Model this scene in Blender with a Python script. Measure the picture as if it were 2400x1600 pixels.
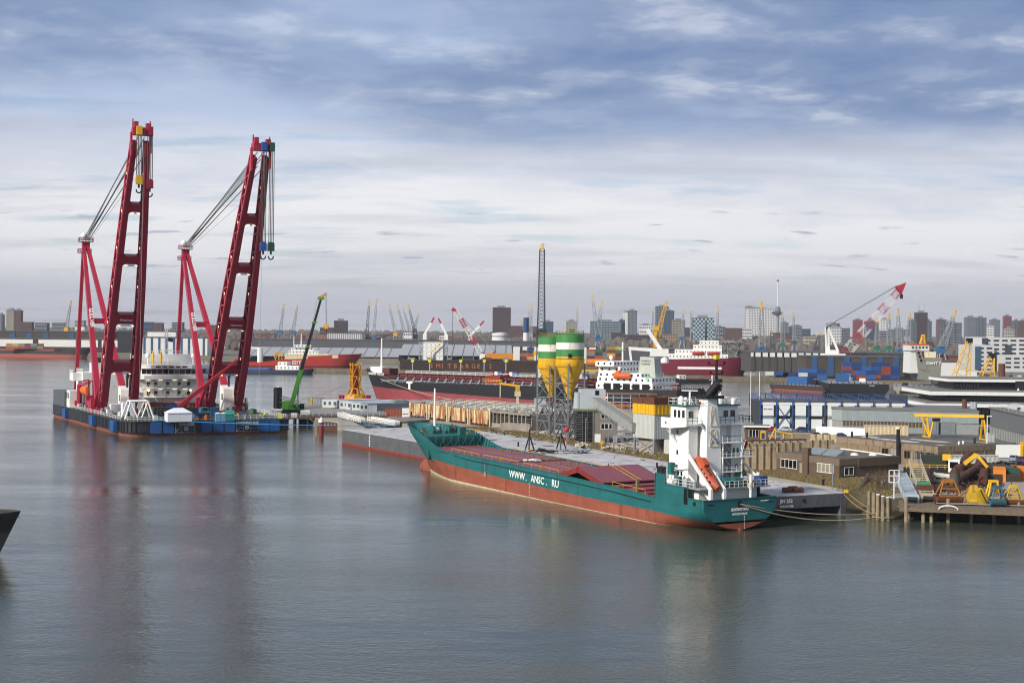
import bpy, math, random
from mathutils import Vector, Matrix
for _o in list(bpy.data.objects): bpy.data.objects.remove(_o)
SC = bpy.context.scene
COL = SC.collection
R = math.radians
# ---------------------------------------------------------------- camera, sky, sun, exposure
F, H, ROLL, VH = 3333., 33., R(.6), -30.          # focal length in photo pixels, eye height (m), roll, horizon offset
cam = bpy.data.cameras.new('camera'); cam.sensor_width = 36; cam.lens = F / 2400 * 36
cam.shift_x = 0; cam.shift_y = VH / 2400; cam.clip_start = 1; cam.clip_end = 30000
camo = bpy.data.objects.new('camera', cam); COL.objects.link(camo)
camo.location = (0, 0, H)
camo.rotation_euler = (Matrix.Rotation(R(90), 3, 'X') @ Matrix.Rotation(ROLL, 3, 'Z')).to_euler()
SC.camera = camo
SC.view_settings.view_transform = 'Standard'; SC.view_settings.look = 'None'
SC.view_settings.exposure = .3; SC.view_settings.gamma = 1
SC.cycles.use_denoising = True; SC.cycles.filter_width = 1.1
SC.cycles.max_bounces = 4; SC.cycles.diffuse_bounces = 2; SC.cycles.glossy_bounces = 2; SC.cycles.volume_bounces = 0
SC.cycles.caustics_reflective = False; SC.cycles.caustics_refractive = False

SUN_AZ, SUN_EL = R(229), R(30)                     # compass bearing of the sun (0 = +Y, clockwise) and height
SC.cycles.adaptive_threshold = .02
wd = bpy.data.worlds.new('World'); wd.cycles.sampling_method = 'MANUAL'; wd.cycles.sample_map_resolution = 512; SC.world = wd; wd.use_nodes = True
nt = wd.node_tree; nt.nodes.clear()
def WN(t, **k):
    n = nt.nodes.new(t)
    for a, b in k.items(): setattr(n, a, b)
    return n
def wl(a, b): nt.links.new(a, b)
def wmath(op, a, b=None, clamp=False):
    n = WN('ShaderNodeMath', operation=op, use_clamp=clamp)
    for i, x in enumerate((a, b)):
        if x is None: continue
        if isinstance(x, (int, float)): n.inputs[i].default_value = x
        else: wl(x, n.inputs[i])
    return n.outputs[0]
def wramp(fac, stops):
    n = WN('ShaderNodeValToRGB'); el = n.color_ramp.elements
    while len(el) < len(stops): el.new(.5)
    for e, (p, c) in zip(el, stops): e.position = p; e.color = (*c, 1) if len(c) == 3 else c
    n.color_ramp.interpolation = 'EASE'; wl(fac, n.inputs[0]); return n.outputs[0]
def wmix(f, a, b):
    n = WN('ShaderNodeMix', data_type='RGBA')
    for s, x in ((n.inputs[0], f), (n.inputs[6], a), (n.inputs[7], b)):
        if isinstance(x, (int, float)): s.default_value = x
        elif isinstance(x, tuple): s.default_value = (*x, 1)
        else: wl(x, s)
    return n.outputs[2]
tc = WN('ShaderNodeTexCoord'); sep = WN('ShaderNodeSeparateXYZ'); wl(tc.outputs['Generated'], sep.inputs[0])
dz = wmath('MAXIMUM', sep.outputs[2], 0.0)
inv = wmath('DIVIDE', 1.0, wmath('ADD', dz, .11))
cmb = WN('ShaderNodeCombineXYZ')
wl(wmath('MULTIPLY', sep.outputs[0], inv), cmb.inputs[0]); wl(wmath('MULTIPLY', sep.outputs[1], inv), cmb.inputs[1])
def wnoise(scale, detail, rough, dist, off, sx=1., sy=1.):
    mp = WN('ShaderNodeMapping'); mp.inputs['Location'].default_value = off; mp.inputs['Scale'].default_value = (sx, sy, 1)
    wl(cmb.outputs[0], mp.inputs[0])
    n = WN('ShaderNodeTexNoise'); n.inputs['Scale'].default_value = scale; n.inputs['Detail'].default_value = detail
    n.inputs['Roughness'].default_value = rough; n.inputs['Distortion'].default_value = dist
    wl(mp.outputs[0], n.inputs['Vector']); return n.outputs['Fac']
sky = WN('ShaderNodeTexSky'); sky.sky_type = 'NISHITA'; sky.sun_disc = False
sky.sun_elevation = SUN_EL; sky.sun_rotation = SUN_AZ; sky.air_density = 1.; sky.dust_density = 1.2; sky.ozone_density = 1.5
skm = WN('ShaderNodeMix', data_type='RGBA', blend_type='MULTIPLY'); skm.inputs[0].default_value = 1
wl(sky.outputs[0], skm.inputs[6]); skm.inputs[7].default_value = (.085, .095, .115, 1)
blue = skm.outputs[2]
n_big = wnoise(.6, 5, .55, .15, (3.1, 7.4, 0), 1., .9)
n_mid = wnoise(2.7, 9, .58, .12, (11.3, 2.2, 0), 1.0, 1.0)
n_fin = wnoise(2.2, 6, .6, .15, (5.7, 9.1, 0), .6, 1.3)
dzn = wmath('MAXIMUM', wmath('ADD', dz, wmath('MULTIPLY', wmath('ADD', wmath('SUBTRACT', n_big, .5), wmath('MULTIPLY', wmath('SUBTRACT', n_mid, .5), .5)), .13)), 0.0)
# thin high veil close to the horizon, then a broken blue-grey deck higher up
veil = wramp(dz, [(0, (.43, .435, .485)), (.02, (.46, .465, .515)), (.05, (.66, .66, .68)), (.085, (.72, .72, .74)), (.115, (.70, .715, .76)), (.15, (.44, .53, .70)), (.30, (.34, .44, .66)), (1, (.30, .40, .60))])
deck = wramp(n_mid, [(.34, (.135, .205, .375)), (.48, (.18, .25, .41)), (.56, (.25, .315, .46)), (.65, (.40, .45, .565)), (.78, (.66, .69, .74))])
m_hi = wramp(dzn, [(0, (0, 0, 0)), (.075, (.0, .0, .0)), (.115, (.35, .35, .35)), (.16, (.95, .95, .95))])
cov = wramp(n_big, [(.30, (.45,) * 3), (.50, (1,) * 3)])
mx = WN('ShaderNodeMath', operation='MULTIPLY', use_clamp=True); wl(m_hi, mx.inputs[0]); wl(cov, mx.inputs[1])
opened = wmix(wramp(n_fin, [(.52, (0,) * 3), (.68, (.5,) * 3)]), veil, blue)
deck = wmix(wramp(dz, [(.22, (0,) * 3), (.5, (.6,) * 3)]), deck, (.34, .365, .41))
skyc = wmix(mx.outputs[0], opened, deck)
# long grey streaks in the bright band
n_str = wnoise(.9, 7, .58, .2, (1.4, 4.2, 0), .55, 1.35)
st = wmath('MULTIPLY', wramp(n_str, [(.48, (0,) * 3), (.66, (.7,) * 3)]), wramp(dz, [(0, (.0,) * 3), (.02, (.35,) * 3), (.06, (.75,) * 3), (.12, (.8,) * 3), (.16, (.2,) * 3)]))
skyc = wmix(st, skyc, (.38, .40, .48))
n_puf = wnoise(3.6, 6, .55, .3, (8.3, 1.7, 0), .9, 1.6)
skyc = wmix(wmath('MULTIPLY', wramp(n_puf, [(.60, (0,) * 3), (.70, (.75,) * 3)]), wramp(dz, [(.02, (0,) * 3), (.045, (1,) * 3), (.075, (1,) * 3), (.10, (0,) * 3)])), skyc, (.31, .34, .43))
bg = WN('ShaderNodeBackground'); bg.inputs[1].default_value = 1.0; wl(skyc, bg.inputs[0])
wo = WN('ShaderNodeOutputWorld'); wl(bg.outputs[0], wo.inputs[0])
sun = bpy.data.lights.new('sun', 'SUN'); sun.energy = 4.2; sun.angle = R(9); sun.color = (1, .93, .82)
suno = bpy.data.objects.new('sun', sun); COL.objects.link(suno)
_sd = Vector((math.sin(SUN_AZ) * math.cos(SUN_EL), math.cos(SUN_AZ) * math.cos(SUN_EL), math.sin(SUN_EL)))
suno.rotation_euler = (-_sd).to_track_quat('-Z', 'Y').to_euler()

# ---------------------------------------------------------------- photo pixel (2400 x 1600) -> place
_c, _s = math.cos(ROLL), math.sin(ROLL)
def uv(px, py):
    dx, dy = px - 1200, py - 800
    return dx * _c + dy * _s, dy * _c - dx * _s - VH
def g(px, py, z=0.):
    u, v = uv(px, py); D = F * (H - z) / v
    return (u / F * D, D)
def w(px, py, Y):
    u, v = uv(px, py)
    return (u / F * Y, Y, H - v / F * Y)
def zat(px, py, Y): return w(px, py, Y)[2]

# ---------------------------------------------------------------- materials
def lin(h):
    if not isinstance(h, str): return tuple(h)
    h = h.lstrip('#'); o = []
    for i in (0, 2, 4):
        c = int(h[i:i + 2], 16) / 255
        o.append(c / 12.92 if c <= .04045 else ((c + .055) / 1.055) ** 2.4)
    return tuple(o)
_M = {}
def mat(name, col='#888888', rough=.6, metal=0., var=.18, scale=.6, streak=0., scol='#5a3018', sscale=1.2, bump=0., spec=.4, emit=None, plates=None):
    """procedural paint: base colour + blotchy wear + vertical run-off streaks"""
    if name in _M: return _M[name]
    m = bpy.data.materials.new(name); m.use_nodes = True; t = m.node_tree; N = t.nodes; L = t.links
    b = N['Principled BSDF']; b.inputs['Roughness'].default_value = rough; b.inputs['Metallic'].default_value = metal
    b.inputs['Specular IOR Level'].default_value = spec
    c = lin(col)
    if emit:
        b.inputs['Emission Color'].default_value = (*c, 1); b.inputs['Emission Strength'].default_value = emit
        b.inputs['Base Color'].default_value = (*c, 1); _M[name] = m; return m
    co = N.new('ShaderNodeTexCoord'); inf = N.new('ShaderNodeObjectInfo')
    ad = N.new('ShaderNodeVectorMath'); ad.operation = 'MULTIPLY_ADD'
    cb = N.new('ShaderNodeCombineXYZ')
    for i in range(3): L.new(inf.outputs['Random'], cb.inputs[i])
    L.new(cb.outputs[0], ad.inputs[0]); ad.inputs[1].default_value = (37, 23, 5); L.new(co.outputs['Object'], ad.inputs[2])
    n1 = N.new('ShaderNodeTexNoise'); n1.inputs['Scale'].default_value = scale; n1.inputs['Detail'].default_value = 6; n1.inputs['Roughness'].default_value = .65
    L.new(ad.outputs[0], n1.inputs['Vector'])
    mr = N.new('ShaderNodeMapRange'); mr.inputs[1].default_value = .25; mr.inputs[2].default_value = .75
    mr.inputs[3].default_value = 1 - var; mr.inputs[4].default_value = 1 + var; L.new(n1.outputs['Fac'], mr.inputs[0])
    mu = N.new('ShaderNodeVectorMath'); mu.operation = 'SCALE'; mu.inputs[0].default_value = c; L.new(mr.outputs[0], mu.inputs['Scale'])
    out = mu.outputs[0]
    if streak > 0:
        mp = N.new('ShaderNodeMapping'); mp.inputs['Scale'].default_value = (1, 1, .13); L.new(ad.outputs[0], mp.inputs[0])
        n2 = N.new('ShaderNodeTexNoise'); n2.inputs['Scale'].default_value = sscale; n2.inputs['Detail'].default_value = 8; n2.inputs['Roughness'].default_value = .7
        L.new(mp.outputs[0], n2.inputs['Vector'])
        rp = N.new('ShaderNodeMapRange'); rp.inputs[1].default_value = .64 - streak * .22; rp.inputs[2].default_value = .74 - streak * .20
        rp.inputs[4].default_value = min(1., .45 + streak * .5); L.new(n2.outputs['Fac'], rp.inputs[0])
        mx = N.new('ShaderNodeMix'); mx.data_type = 'RGBA'; L.new(rp.outputs[0], mx.inputs[0]); L.new(out, mx.inputs[6])
        mx.inputs[7].default_value = (*lin(scol), 1); out = mx.outputs[2]
    if plates:
        sx = N.new('ShaderNodeSeparateXYZ'); L.new(co.outputs['Object'], sx.inputs[0]); xa = N.new('ShaderNodeMath'); L.new(sx.outputs[0], xa.inputs[0]); L.new(sx.outputs[1], xa.inputs[1])
        cx = N.new('ShaderNodeCombineXYZ'); L.new(xa.outputs[0], cx.inputs[0]); L.new(sx.outputs[2], cx.inputs[1])
        bk = N.new('ShaderNodeTexBrick'); L.new(cx.outputs[0], bk.inputs['Vector']); bk.inputs['Scale'].default_value = 1; bk.inputs['Brick Width'].default_value = plates[0]; bk.inputs['Row Height'].default_value = plates[1]
        bk.inputs['Mortar Size'].default_value = .05; bk.inputs['Color1'].default_value = (1, 1, 1, 1); bk.inputs['Color2'].default_value = (.86, .86, .86, 1); bk.inputs['Mortar'].default_value = (.72, .72, .72, 1)
        mm_ = N.new('ShaderNodeMix'); mm_.data_type = 'RGBA'; mm_.blend_type = 'MULTIPLY'; mm_.inputs[0].default_value = 1; L.new(out, mm_.inputs[6]); L.new(bk.outputs['Color'], mm_.inputs[7]); out = mm_.outputs[2]
    L.new(out, b.inputs['Base Color'])
    if bump > 0:
        bp = N.new('ShaderNodeBump'); bp.inputs['Strength'].default_value = bump; bp.inputs['Distance'].default_value = .05
        n3 = N.new('ShaderNodeTexNoise'); n3.inputs['Scale'].default_value = scale * 6; n3.inputs['Detail'].default_value = 5
        L.new(ad.outputs[0], n3.inputs['Vector']); L.new(n3.outputs['Fac'], bp.inputs['Height']); L.new(bp.outputs[0], b.inputs['Normal'])
    _M[name] = m; return m

# ---------------------------------------------------------------- mesh builder
def V(*a): return Vector(a[0] if len(a) == 1 else a)
class B:
    def __init__(s): s.v = []; s.f = []
    def add(s, vs, fs):
        n = len(s.v); s.v += [tuple(p) for p in vs]; s.f += [tuple(i + n for i in f) for f in fs]; return s
    def box(s, x0, x1, y0, y1, z0, z1):
        return s.add([(x0, y0, z0), (x1, y0, z0), (x1, y1, z0), (x0, y1, z0), (x0, y0, z1), (x1, y0, z1), (x1, y1, z1), (x0, y1, z1)],
                     [(0, 3, 2, 1), (4, 5, 6, 7), (0, 1, 5, 4), (1, 2, 6, 5), (2, 3, 7, 6), (3, 0, 4, 7)])
    def cbox(s, c, sx, sy, sz, rz=0.):
        a, b = math.cos(rz), math.sin(rz); vs = []
        for z in (-sz / 2, sz / 2):
            for x, y in ((-1, -1), (1, -1), (1, 1), (-1, 1)):
                X, Y = x * sx / 2, y * sy / 2; vs.append((c[0] + X * a - Y * b, c[1] + X * b + Y * a, c[2] + z))
        return s.add(vs, [(0, 3, 2, 1), (4, 5, 6, 7), (0, 1, 5, 4), (1, 2, 6, 5), (2, 3, 7, 6), (3, 0, 4, 7)])
    def bar(s, p, q, w_, h_=None, up=(0, 0, 1)):
        p, q = V(p), V(q); d = q - p
        if d.length < 1e-6: return s
        d.normalize(); u = V(up)
        if abs(d.dot(u)) > .98: u = V(1, 0, 0) if abs(d.x) < .9 else V(0, 1, 0)
        a = d.cross(u).normalized() * (w_ / 2); b = a.cross(d).normalized() * ((h_ or w_) / 2)
        vs = [e + i * a + j * b for e in (p, q) for i, j in ((-1, -1), (1, -1), (1, 1), (-1, 1))]
        return s.add(vs, [(0, 3, 2, 1), (4, 5, 6, 7), (0, 1, 5, 4), (1, 2, 6, 5), (2, 3, 7, 6), (3, 0, 4, 7)])
    def tube(s, p, q, r, r2=None, n=8):
        p, q = V(p), V(q); d = (q - p)
        if d.length < 1e-6: return s
        d.normalize(); u = V(0, 0, 1) if abs(d.z) < .95 else V(1, 0, 0)
        a = d.cross(u).normalized(); b = a.cross(d); r2 = r if r2 is None else r2; vs = []
        for e, rr in ((p, r), (q, r2)):
            for i in range(n):
                t = 2 * math.pi * i / n; vs.append(e + a * (rr * math.cos(t)) + b * (rr * math.sin(t)))
        fs = [(i, (i + 1) % n, n + (i + 1) % n, n + i) for i in range(n)]
        fs += [tuple(range(n))[::-1], tuple(range(n, 2 * n))]
        return s.add(vs, fs)
    def path(s, pts, r, n=6):
        for a, b in zip(pts, pts[1:]): s.tube(a, b, r, None, n)
        return s
    def lathe(s, prof, n=24, c=(0, 0), a0=0., a1=2 * math.pi):
        full = abs(a1 - a0 - 2 * math.pi) < 1e-4; m = n if full else n + 1; vs = []
        for r, z in prof:
            for i in range(m):
                t = a0 + (a1 - a0) * i / n; vs.append((c[0] + r * math.cos(t), c[1] + r * math.sin(t), z))
        fs = []
        for k in range(len(prof) - 1):
            for i in range(n):
                j = (i + 1) % m; fs.append((k * m + i, k * m + j, (k + 1) * m + j, (k + 1) * m + i))
        return s.add(vs, fs)
    def prism(s, poly, z0, z1):
        n = len(poly); A = sum(poly[i][0] * poly[(i + 1) % n][1] - poly[(i + 1) % n][0] * poly[i][1] for i in range(n))
        if A < 0: poly = poly[::-1]
        vs = [(x, y, z0) for x, y in poly] + [(x, y, z1) for x, y in poly]
        return s.add(vs, [tuple(range(n))[::-1], tuple(range(n, 2 * n))] + [(i, (i + 1) % n, n + (i + 1) % n, n + i) for i in range(n)])
    def side(s, poly, o, ax, ay, t):
        """polygon (a,b) in the plane o+a*ax+b*ay, thickness t along ax x ay"""
        ax, ay, o = V(ax), V(ay), V(o); nn = ax.cross(ay).normalized() * t; n = len(poly)
        A = sum(poly[i][0] * poly[(i + 1) % n][1] - poly[(i + 1) % n][0] * poly[i][1] for i in range(n))
        if A < 0: poly = poly[::-1]
        base = [o + ax * a + ay * b for a, b in poly]
        return s.add(base + [p + nn for p in base], [tuple(range(n))[::-1], tuple(range(n, 2 * n))] + [(i, (i + 1) % n, n + (i + 1) % n, n + i) for i in range(n)])
    def grid(s, rows, close=False):
        n = len(rows[0]); vs = [p for r in rows for p in r]; fs = []
        for k in range(len(rows) - 1):
            for i in range(n if close else n - 1):
                j = (i + 1) % n; fs.append((k * n + i, k * n + j, (k + 1) * n + j, (k + 1) * n + i))
        return s.add(vs, fs)
    def lattice(s, p, q, w0, w1, seg, chord, lace, up=(0, 0, 1), d0=None, d1=None, tri=False):
        """four-chord lattice girder from p to q"""
        p, q = V(p), V(q); d = (q - p).normalized(); u = V(up)
        if abs(d.dot(u)) > .95: u = V(0, 1, 0)
        a = d.cross(u).normalized(); b = a.cross(d).normalized(); d0 = d0 or w0; d1 = d1 or w1
        cs = ((-1, -1), (1, -1), (1, 1), (-1, 1)); P = []
        for k in range(seg + 1):
            t = k / seg; e = p.lerp(q, t); ww = (w0 + (w1 - w0) * t) / 2; dd = (d0 + (d1 - d0) * t) / 2
            P.append([e + a * (i * ww) + b * (j * dd) for i, j in cs])
        for i in range(4): s.bar(P[0][i], P[-1][i], chord)
        for k in range(seg):
            for i in range(4):
                j = (i + 1) % 4
                s.bar(P[k][i] if k % 2 else P[k][j], P[k + 1][j] if k % 2 else P[k + 1][i], lace)
        return s
    def rail(s, pts, h=1.1, post=2., r=.05, mids=1):
        """railing along a polyline of 3-D points"""
        for a, b in zip(pts, pts[1:]):
            a, b = V(a), V(b); n = max(1, round((b - a).length / post))
            for k in range(n + 1):
                e = a.lerp(b, k / n); s.bar(e, e + V(0, 0, h), r)
            for m in range(mids + 1):
                zz = V(0, 0, h * (m + 1) / (mids + 1)); s.bar(a + zz, b + zz, r)
        return s
    def obj(s, name, m, parent=None, smooth=0):
        me = bpy.data.meshes.new(name); me.from_pydata(s.v, [], s.f); me.update()
        me.materials.append(m)
        if smooth:
            for p in me.polygons: p.use_smooth = True
            me.set_sharp_from_angle(angle=R(smooth))
        o = bpy.data.objects.new(name, me); COL.objects.link(o); o.parent = parent
        return o
def tag(o, label=None, cat=None, group=None, kind=None):
    for k, v in (('label', label), ('category', cat), ('group', group), ('kind', kind)):
        if v: o[k] = v
    return o
def thing(name, label, cat, loc=(0, 0, 0), rz=0., group=None):
    o = bpy.data.objects.new(name, None); COL.objects.link(o); o.empty_display_size = .5
    o.location = loc if len(loc) == 3 else (*loc, 0); o.rotation_euler = (0, 0, rz)
    return tag(o, label, cat, group)
def clone(root, loc, rz=None, label=None, parent=None, scale=None):
    c = root.copy(); COL.objects.link(c); c.parent = parent
    if loc is not None: c.location = loc if len(loc) == 3 else (*loc, 0)
    if rz is not None: c.rotation_euler = (0, 0, rz)
    if label: c['label'] = label
    if scale: c.scale = scale
    for ch in list(root.children): clone(ch, None, parent=c)
    return c
def stuff(o): o['kind'] = 'stuff'; return o
def struct(o): o['kind'] = 'structure'; return o
def text(body, size, m, parent, o, ax, ay, name='lettering', off=.0, ext=.02, align='LEFT', sx=1.):
    """flat painted lettering: baseline start o, reading along ax, upright along ay (parent's space)"""
    cu = bpy.data.curves.new('t', 'FONT'); cu.body = body; cu.size = size; cu.extrude = ext; cu.offset = off; cu.align_x = align; cu.resolution_u = 2
    ob = bpy.data.objects.new('t', cu); me = bpy.data.meshes.new_from_object(ob)
    bpy.data.objects.remove(ob); bpy.data.curves.remove(cu)
    ax, ay = V(ax).normalized(), V(ay).normalized(); az = ax.cross(ay).normalized(); ay = az.cross(ax); o = V(o)
    for v in me.vertices: v.co = o + ax * (v.co.x * sx) + ay * v.co.y + az * v.co.z
    me.materials.clear(); me.materials.append(m)
    t = bpy.data.objects.new(name, me); COL.objects.link(t); t.parent = parent
    return t
rnd = random.Random(7)
# common paints
WHITE = mat('white_paint', '#e4e4e0', .5, var=.08, streak=.20, scol='#9a8a72')
CREAM = mat('cream_paint', '#d8cfae', .55, var=.12, streak=.3, scol='#8a4a18')
BLACK = mat('black_paint', '#15161a', .5, var=.3)
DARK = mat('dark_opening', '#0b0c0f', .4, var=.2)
GLASS = mat('window_glass', '#11161b', .08, var=.25, spec=.8)
STEEL = mat('grey_steel', '#7c8288', .5, var=.2, streak=.2, scol='#5a4a3c')
GALV = mat('galvanised_steel', '#9aa2aa', .45, var=.15)
RUST = mat('rusty_steel', '#5e3a2c', .85, var=.35, scale=1.2, streak=.3, scol='#8a4a20', bump=.3)
YELLOW = mat('yellow_paint', '#d8a61a', .55, var=.16, streak=.3, scol='#7a5a14')
ORANGE = mat('orange_paint', '#d9622b', .5, var=.12)
REDP = mat('red_paint', '#a81f2c', .5, var=.15)
CABLE = mat('wire_rope', '#8b8e92', .5, var=.1)
DCABLE = mat('dark_wire_rope', '#3a3734', .6, var=.1)
ROPE = mat('mooring_rope', '#a59a7e', .85, var=.2)
CONC = mat('weathered_concrete', '#9a9186', .9, var=.25, scale=.4, streak=.35, scol='#5b5348', bump=.2)
LAMP = mat('lit_lamp', '#ffd9a0', emit=6.)
# ================================================================ PEOPLE (one skinned mesh, cloth by height)
def person_mesh():
    J = [((0, 0, .95), .15), ((0, 0, 1.2), .14), ((0, 0, 1.42), .15), ((0, 0, 1.52), .06), ((0, .01, 1.66), .095), ((0, 0, 1.77), .075),
         ((.19, 0, 1.42), .065), ((.25, .03, 1.14), .05), ((.24, .16, .92), .038), ((.24, .22, .84), .04),
         ((-.19, 0, 1.42), .065), ((-.27, 0, 1.14), .05), ((-.26, .1, .90), .038), ((-.25, .14, .81), .04),
         ((.1, 0, .88), .105), ((.11, .03, .48), .075), ((.11, -.02, .08), .05), ((.12, .14, .05), .045),
         ((-.1, 0, .88), .105), ((-.12, .0, .48), .075), ((-.13, -.06, .08), .05), ((-.14, .1, .05), .045)]
    E_ = [(0, 1), (1, 2), (2, 3), (3, 4), (4, 5), (2, 6), (6, 7), (7, 8), (8, 9), (2, 10), (10, 11), (11, 12), (12, 13), (0, 14), (14, 15), (15, 16), (16, 17), (0, 18), (18, 19), (19, 20), (20, 21)]
    me = bpy.data.meshes.new('p'); me.from_pydata([j[0] for j in J], E_, [])
    o = bpy.data.objects.new('p', me); COL.objects.link(o); o.modifiers.new('s', 'SKIN')
    for sv, j in zip(me.skin_vertices[0].data, J): sv.radius = (j[1], j[1])
    me.skin_vertices[0].data[0].use_root = True
    o.modifiers.new('u', 'SUBSURF').levels = 1
    dg = bpy.context.evaluated_depsgraph_get(); r = bpy.data.meshes.new_from_object(o.evaluated_get(dg))
    bpy.data.objects.remove(o); return r
_PM = person_mesh()
SKIN = mat('skin', '#b98a6e', .6, var=.1); HAIR = mat('dark_hair', '#2a211c', .8, var=.1)
def person(loc, rz, top, legs, label, hat=None):
    me = _PM.copy(); me.name = 'person'
    for m in (mat('cloth_' + top, top, .85), mat('cloth_' + legs, legs, .85), SKIN, mat('cloth_' + hat, hat, .6) if hat else HAIR): me.materials.append(m)
    for p in me.polygons:
        c = p.center; p.use_smooth = True
        p.material_index = 3 if c.z > 1.72 else 2 if c.z > 1.5 or (c.z < .88 and abs(c.x) > .2) else 0 if c.z > .92 else 1
    o = bpy.data.objects.new('person', me); COL.objects.link(o); o.location = loc; o.rotation_euler = (0, 0, rz)
    return tag(o, label, 'person')
# ================================================================ WATER, LAND, HAZE
def water_material():
    m = bpy.data.materials.new('harbour_water'); m.use_nodes = True; t = m.node_tree; N = t.nodes; L = t.links
    b = N['Principled BSDF']; b.inputs['Roughness'].default_value = .07; b.inputs['IOR'].default_value = 1.333
    b.inputs['Base Color'].default_value = (.050, .060, .045, 1)
    ge = N.new('ShaderNodeNewGeometry')
    def noise(sx, sy, sc, det, ro, off=0.):
        mp = N.new('ShaderNodeMapping'); mp.inputs['Scale'].default_value = (sx, sy, 1); mp.inputs['Location'].default_value = (off, off, 0)
        mp.inputs['Rotation'].default_value = (0, 0, R(12)); L.new(ge.outputs['Position'], mp.inputs[0])
        n = N.new('ShaderNodeTexNoise'); n.inputs['Scale'].default_value = sc; n.inputs['Detail'].default_value = det; n.inputs['Roughness'].default_value = ro
        L.new(mp.outputs[0], n.inputs['Vector']); return n.outputs['Fac']
    a = noise(.75, 1., 1.5, 4, .6); c = noise(.6, 1., .22, 3, .5, 7.); d = noise(.35, 1., .03, 4, .55, 3.)
    mr = N.new('ShaderNodeMapRange'); mr.inputs[1].default_value = .32; mr.inputs[2].default_value = .68; mr.inputs[3].default_value = .35; mr.inputs[4].default_value = 1.55
    L.new(d, mr.inputs[0])
    m1 = N.new('ShaderNodeMath'); m1.operation = 'MULTIPLY'; L.new(a, m1.inputs[0]); L.new(mr.outputs[0], m1.inputs[1])
    m2 = N.new('ShaderNodeMath'); m2.operation = 'MULTIPLY_ADD'; L.new(c, m2.inputs[0]); m2.inputs[1].default_value = 1.3; L.new(m1.outputs[0], m2.inputs[2])
    bp = N.new('ShaderNodeBump'); bp.inputs['Strength'].default_value = 1.; bp.inputs['Distance'].default_value = .068
    L.new(m2.outputs[0], bp.inputs['Height']); L.new(bp.outputs[0], b.inputs['Normal'])
    return m
WATER = water_material()
struct(B().add([(-9000, -300, 0), (9000, -300, 0), (9000, 9000, 0), (-9000, 9000, 0)], [(0, 1, 2, 3)]).obj('water', WATER))
GROUND = mat('yard_ground', '#8d8880', .95, var=.3, scale=.12, bump=.2)
ASPH = mat('asphalt', '#55575a', .9, var=.2, scale=.2)
SAND = mat('dusty_concrete_ground', '#b3aca2', .95, var=.25, scale=.15, bump=.2)
QUAYM = mat('quay_wall', '#6a6152', .9, var=.3, scale=.3, streak=.5, scol='#2e2a22')
GRASS = mat('winter_grass', '#6a6040', .95, var=.45, scale=.8, bump=.4)
ZQ = 3.
def land(name, pts, z1=ZQ, m=None, z0=-2): return struct(B().prism(pts, z0, z1).obj(name, m or GROUND))
# peninsula in the middle: yard on the right, silos, tank sections and cabins towards the left
land('ground', [g(700, 972, 3), g(800, 988, 3), g(960, 992, 3), g(1060, 1000, 3), g(1144, 1008, 3), g(1287, 1030, 3), g(1420, 1054, 3), g(1700, 1100, 3), g(1975, 1146, 3), g(2062, 1168, 3), g(2130, 1166, 3), g(2420, 1176, 3), g(2700, 1185, 3),
      g(2700, 905, 3), g(2400, 912, 3), g(2160, 950, 3), g(1780, 985, 3), g(1600, 978, 3), g(1400, 948, 3), g(1000, 938, 3), g(760, 936, 3), g(706, 948, 3)])
SLOPE = [g(x, y, 3) for x, y in ((1975, 1146), (2062, 1168), (2130, 1166), (2420, 1176), (2700, 1185))]
struct(B().grid([[(x, y, 3.02) for x, y in SLOPE], [(x - .8, y - 3.2, 1.2) for x, y in SLOPE], [(x - 1.4, y - 6.5, -.6) for x, y in SLOPE]]).obj('bank_slope', mat('muddy_bank', '#4f4834', .95, var=.4, scale=.8, bump=.5)))
# long narrow mole between the two basins
MOLE = [(-168., 1100.), (40., 985.), (262., 862.), (330., 800.), (420, 760.)]
land('mole', [g(734, 872), g(1100, 880), g(1450, 887), g(1840, 895), g(2190, 905)] + [g(2190, 897, 3), g(1840, 884.5, 3), g(1450, 877, 3), g(1100, 870, 3), g(734, 862, 3)], 3., QUAYM)
# far bank with quays and town, reaching the horizon
FQ = [g(-300, 826), g(110, 834.5), g(480, 842), g(890, 851), g(1300, 861), g(1750, 868), g(2080, 878), g(2230, 893), g(2400, 899), g(2700, 905)]
land('far_bank', FQ + [(9000, 900), (9000, 8900), (-9000, 8900), (-9000, 2400)], 3.5, mat('far_ground', '#6c675c', .95, var=.35, scale=.02))
def haze_box():
    m = bpy.data.materials.new('haze'); m.use_nodes = True; N = m.node_tree.nodes; N.clear()
    v = N.new('ShaderNodeVolumePrincipled'); v.inputs['Density'].default_value = HAZE_D; v.inputs['Color'].default_value = (.80, .85, .95, 1)
    v.inputs['Anisotropy'].default_value = .068
    o = N.new('ShaderNodeOutputMaterial'); m.node_tree.links.new(v.outputs[0], o.inputs['Volume'])
    return stuff(B().box(-8990, 8990, -290, 8890, -3, 215).obj('haze', m))
HAZE_D = .00005
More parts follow.
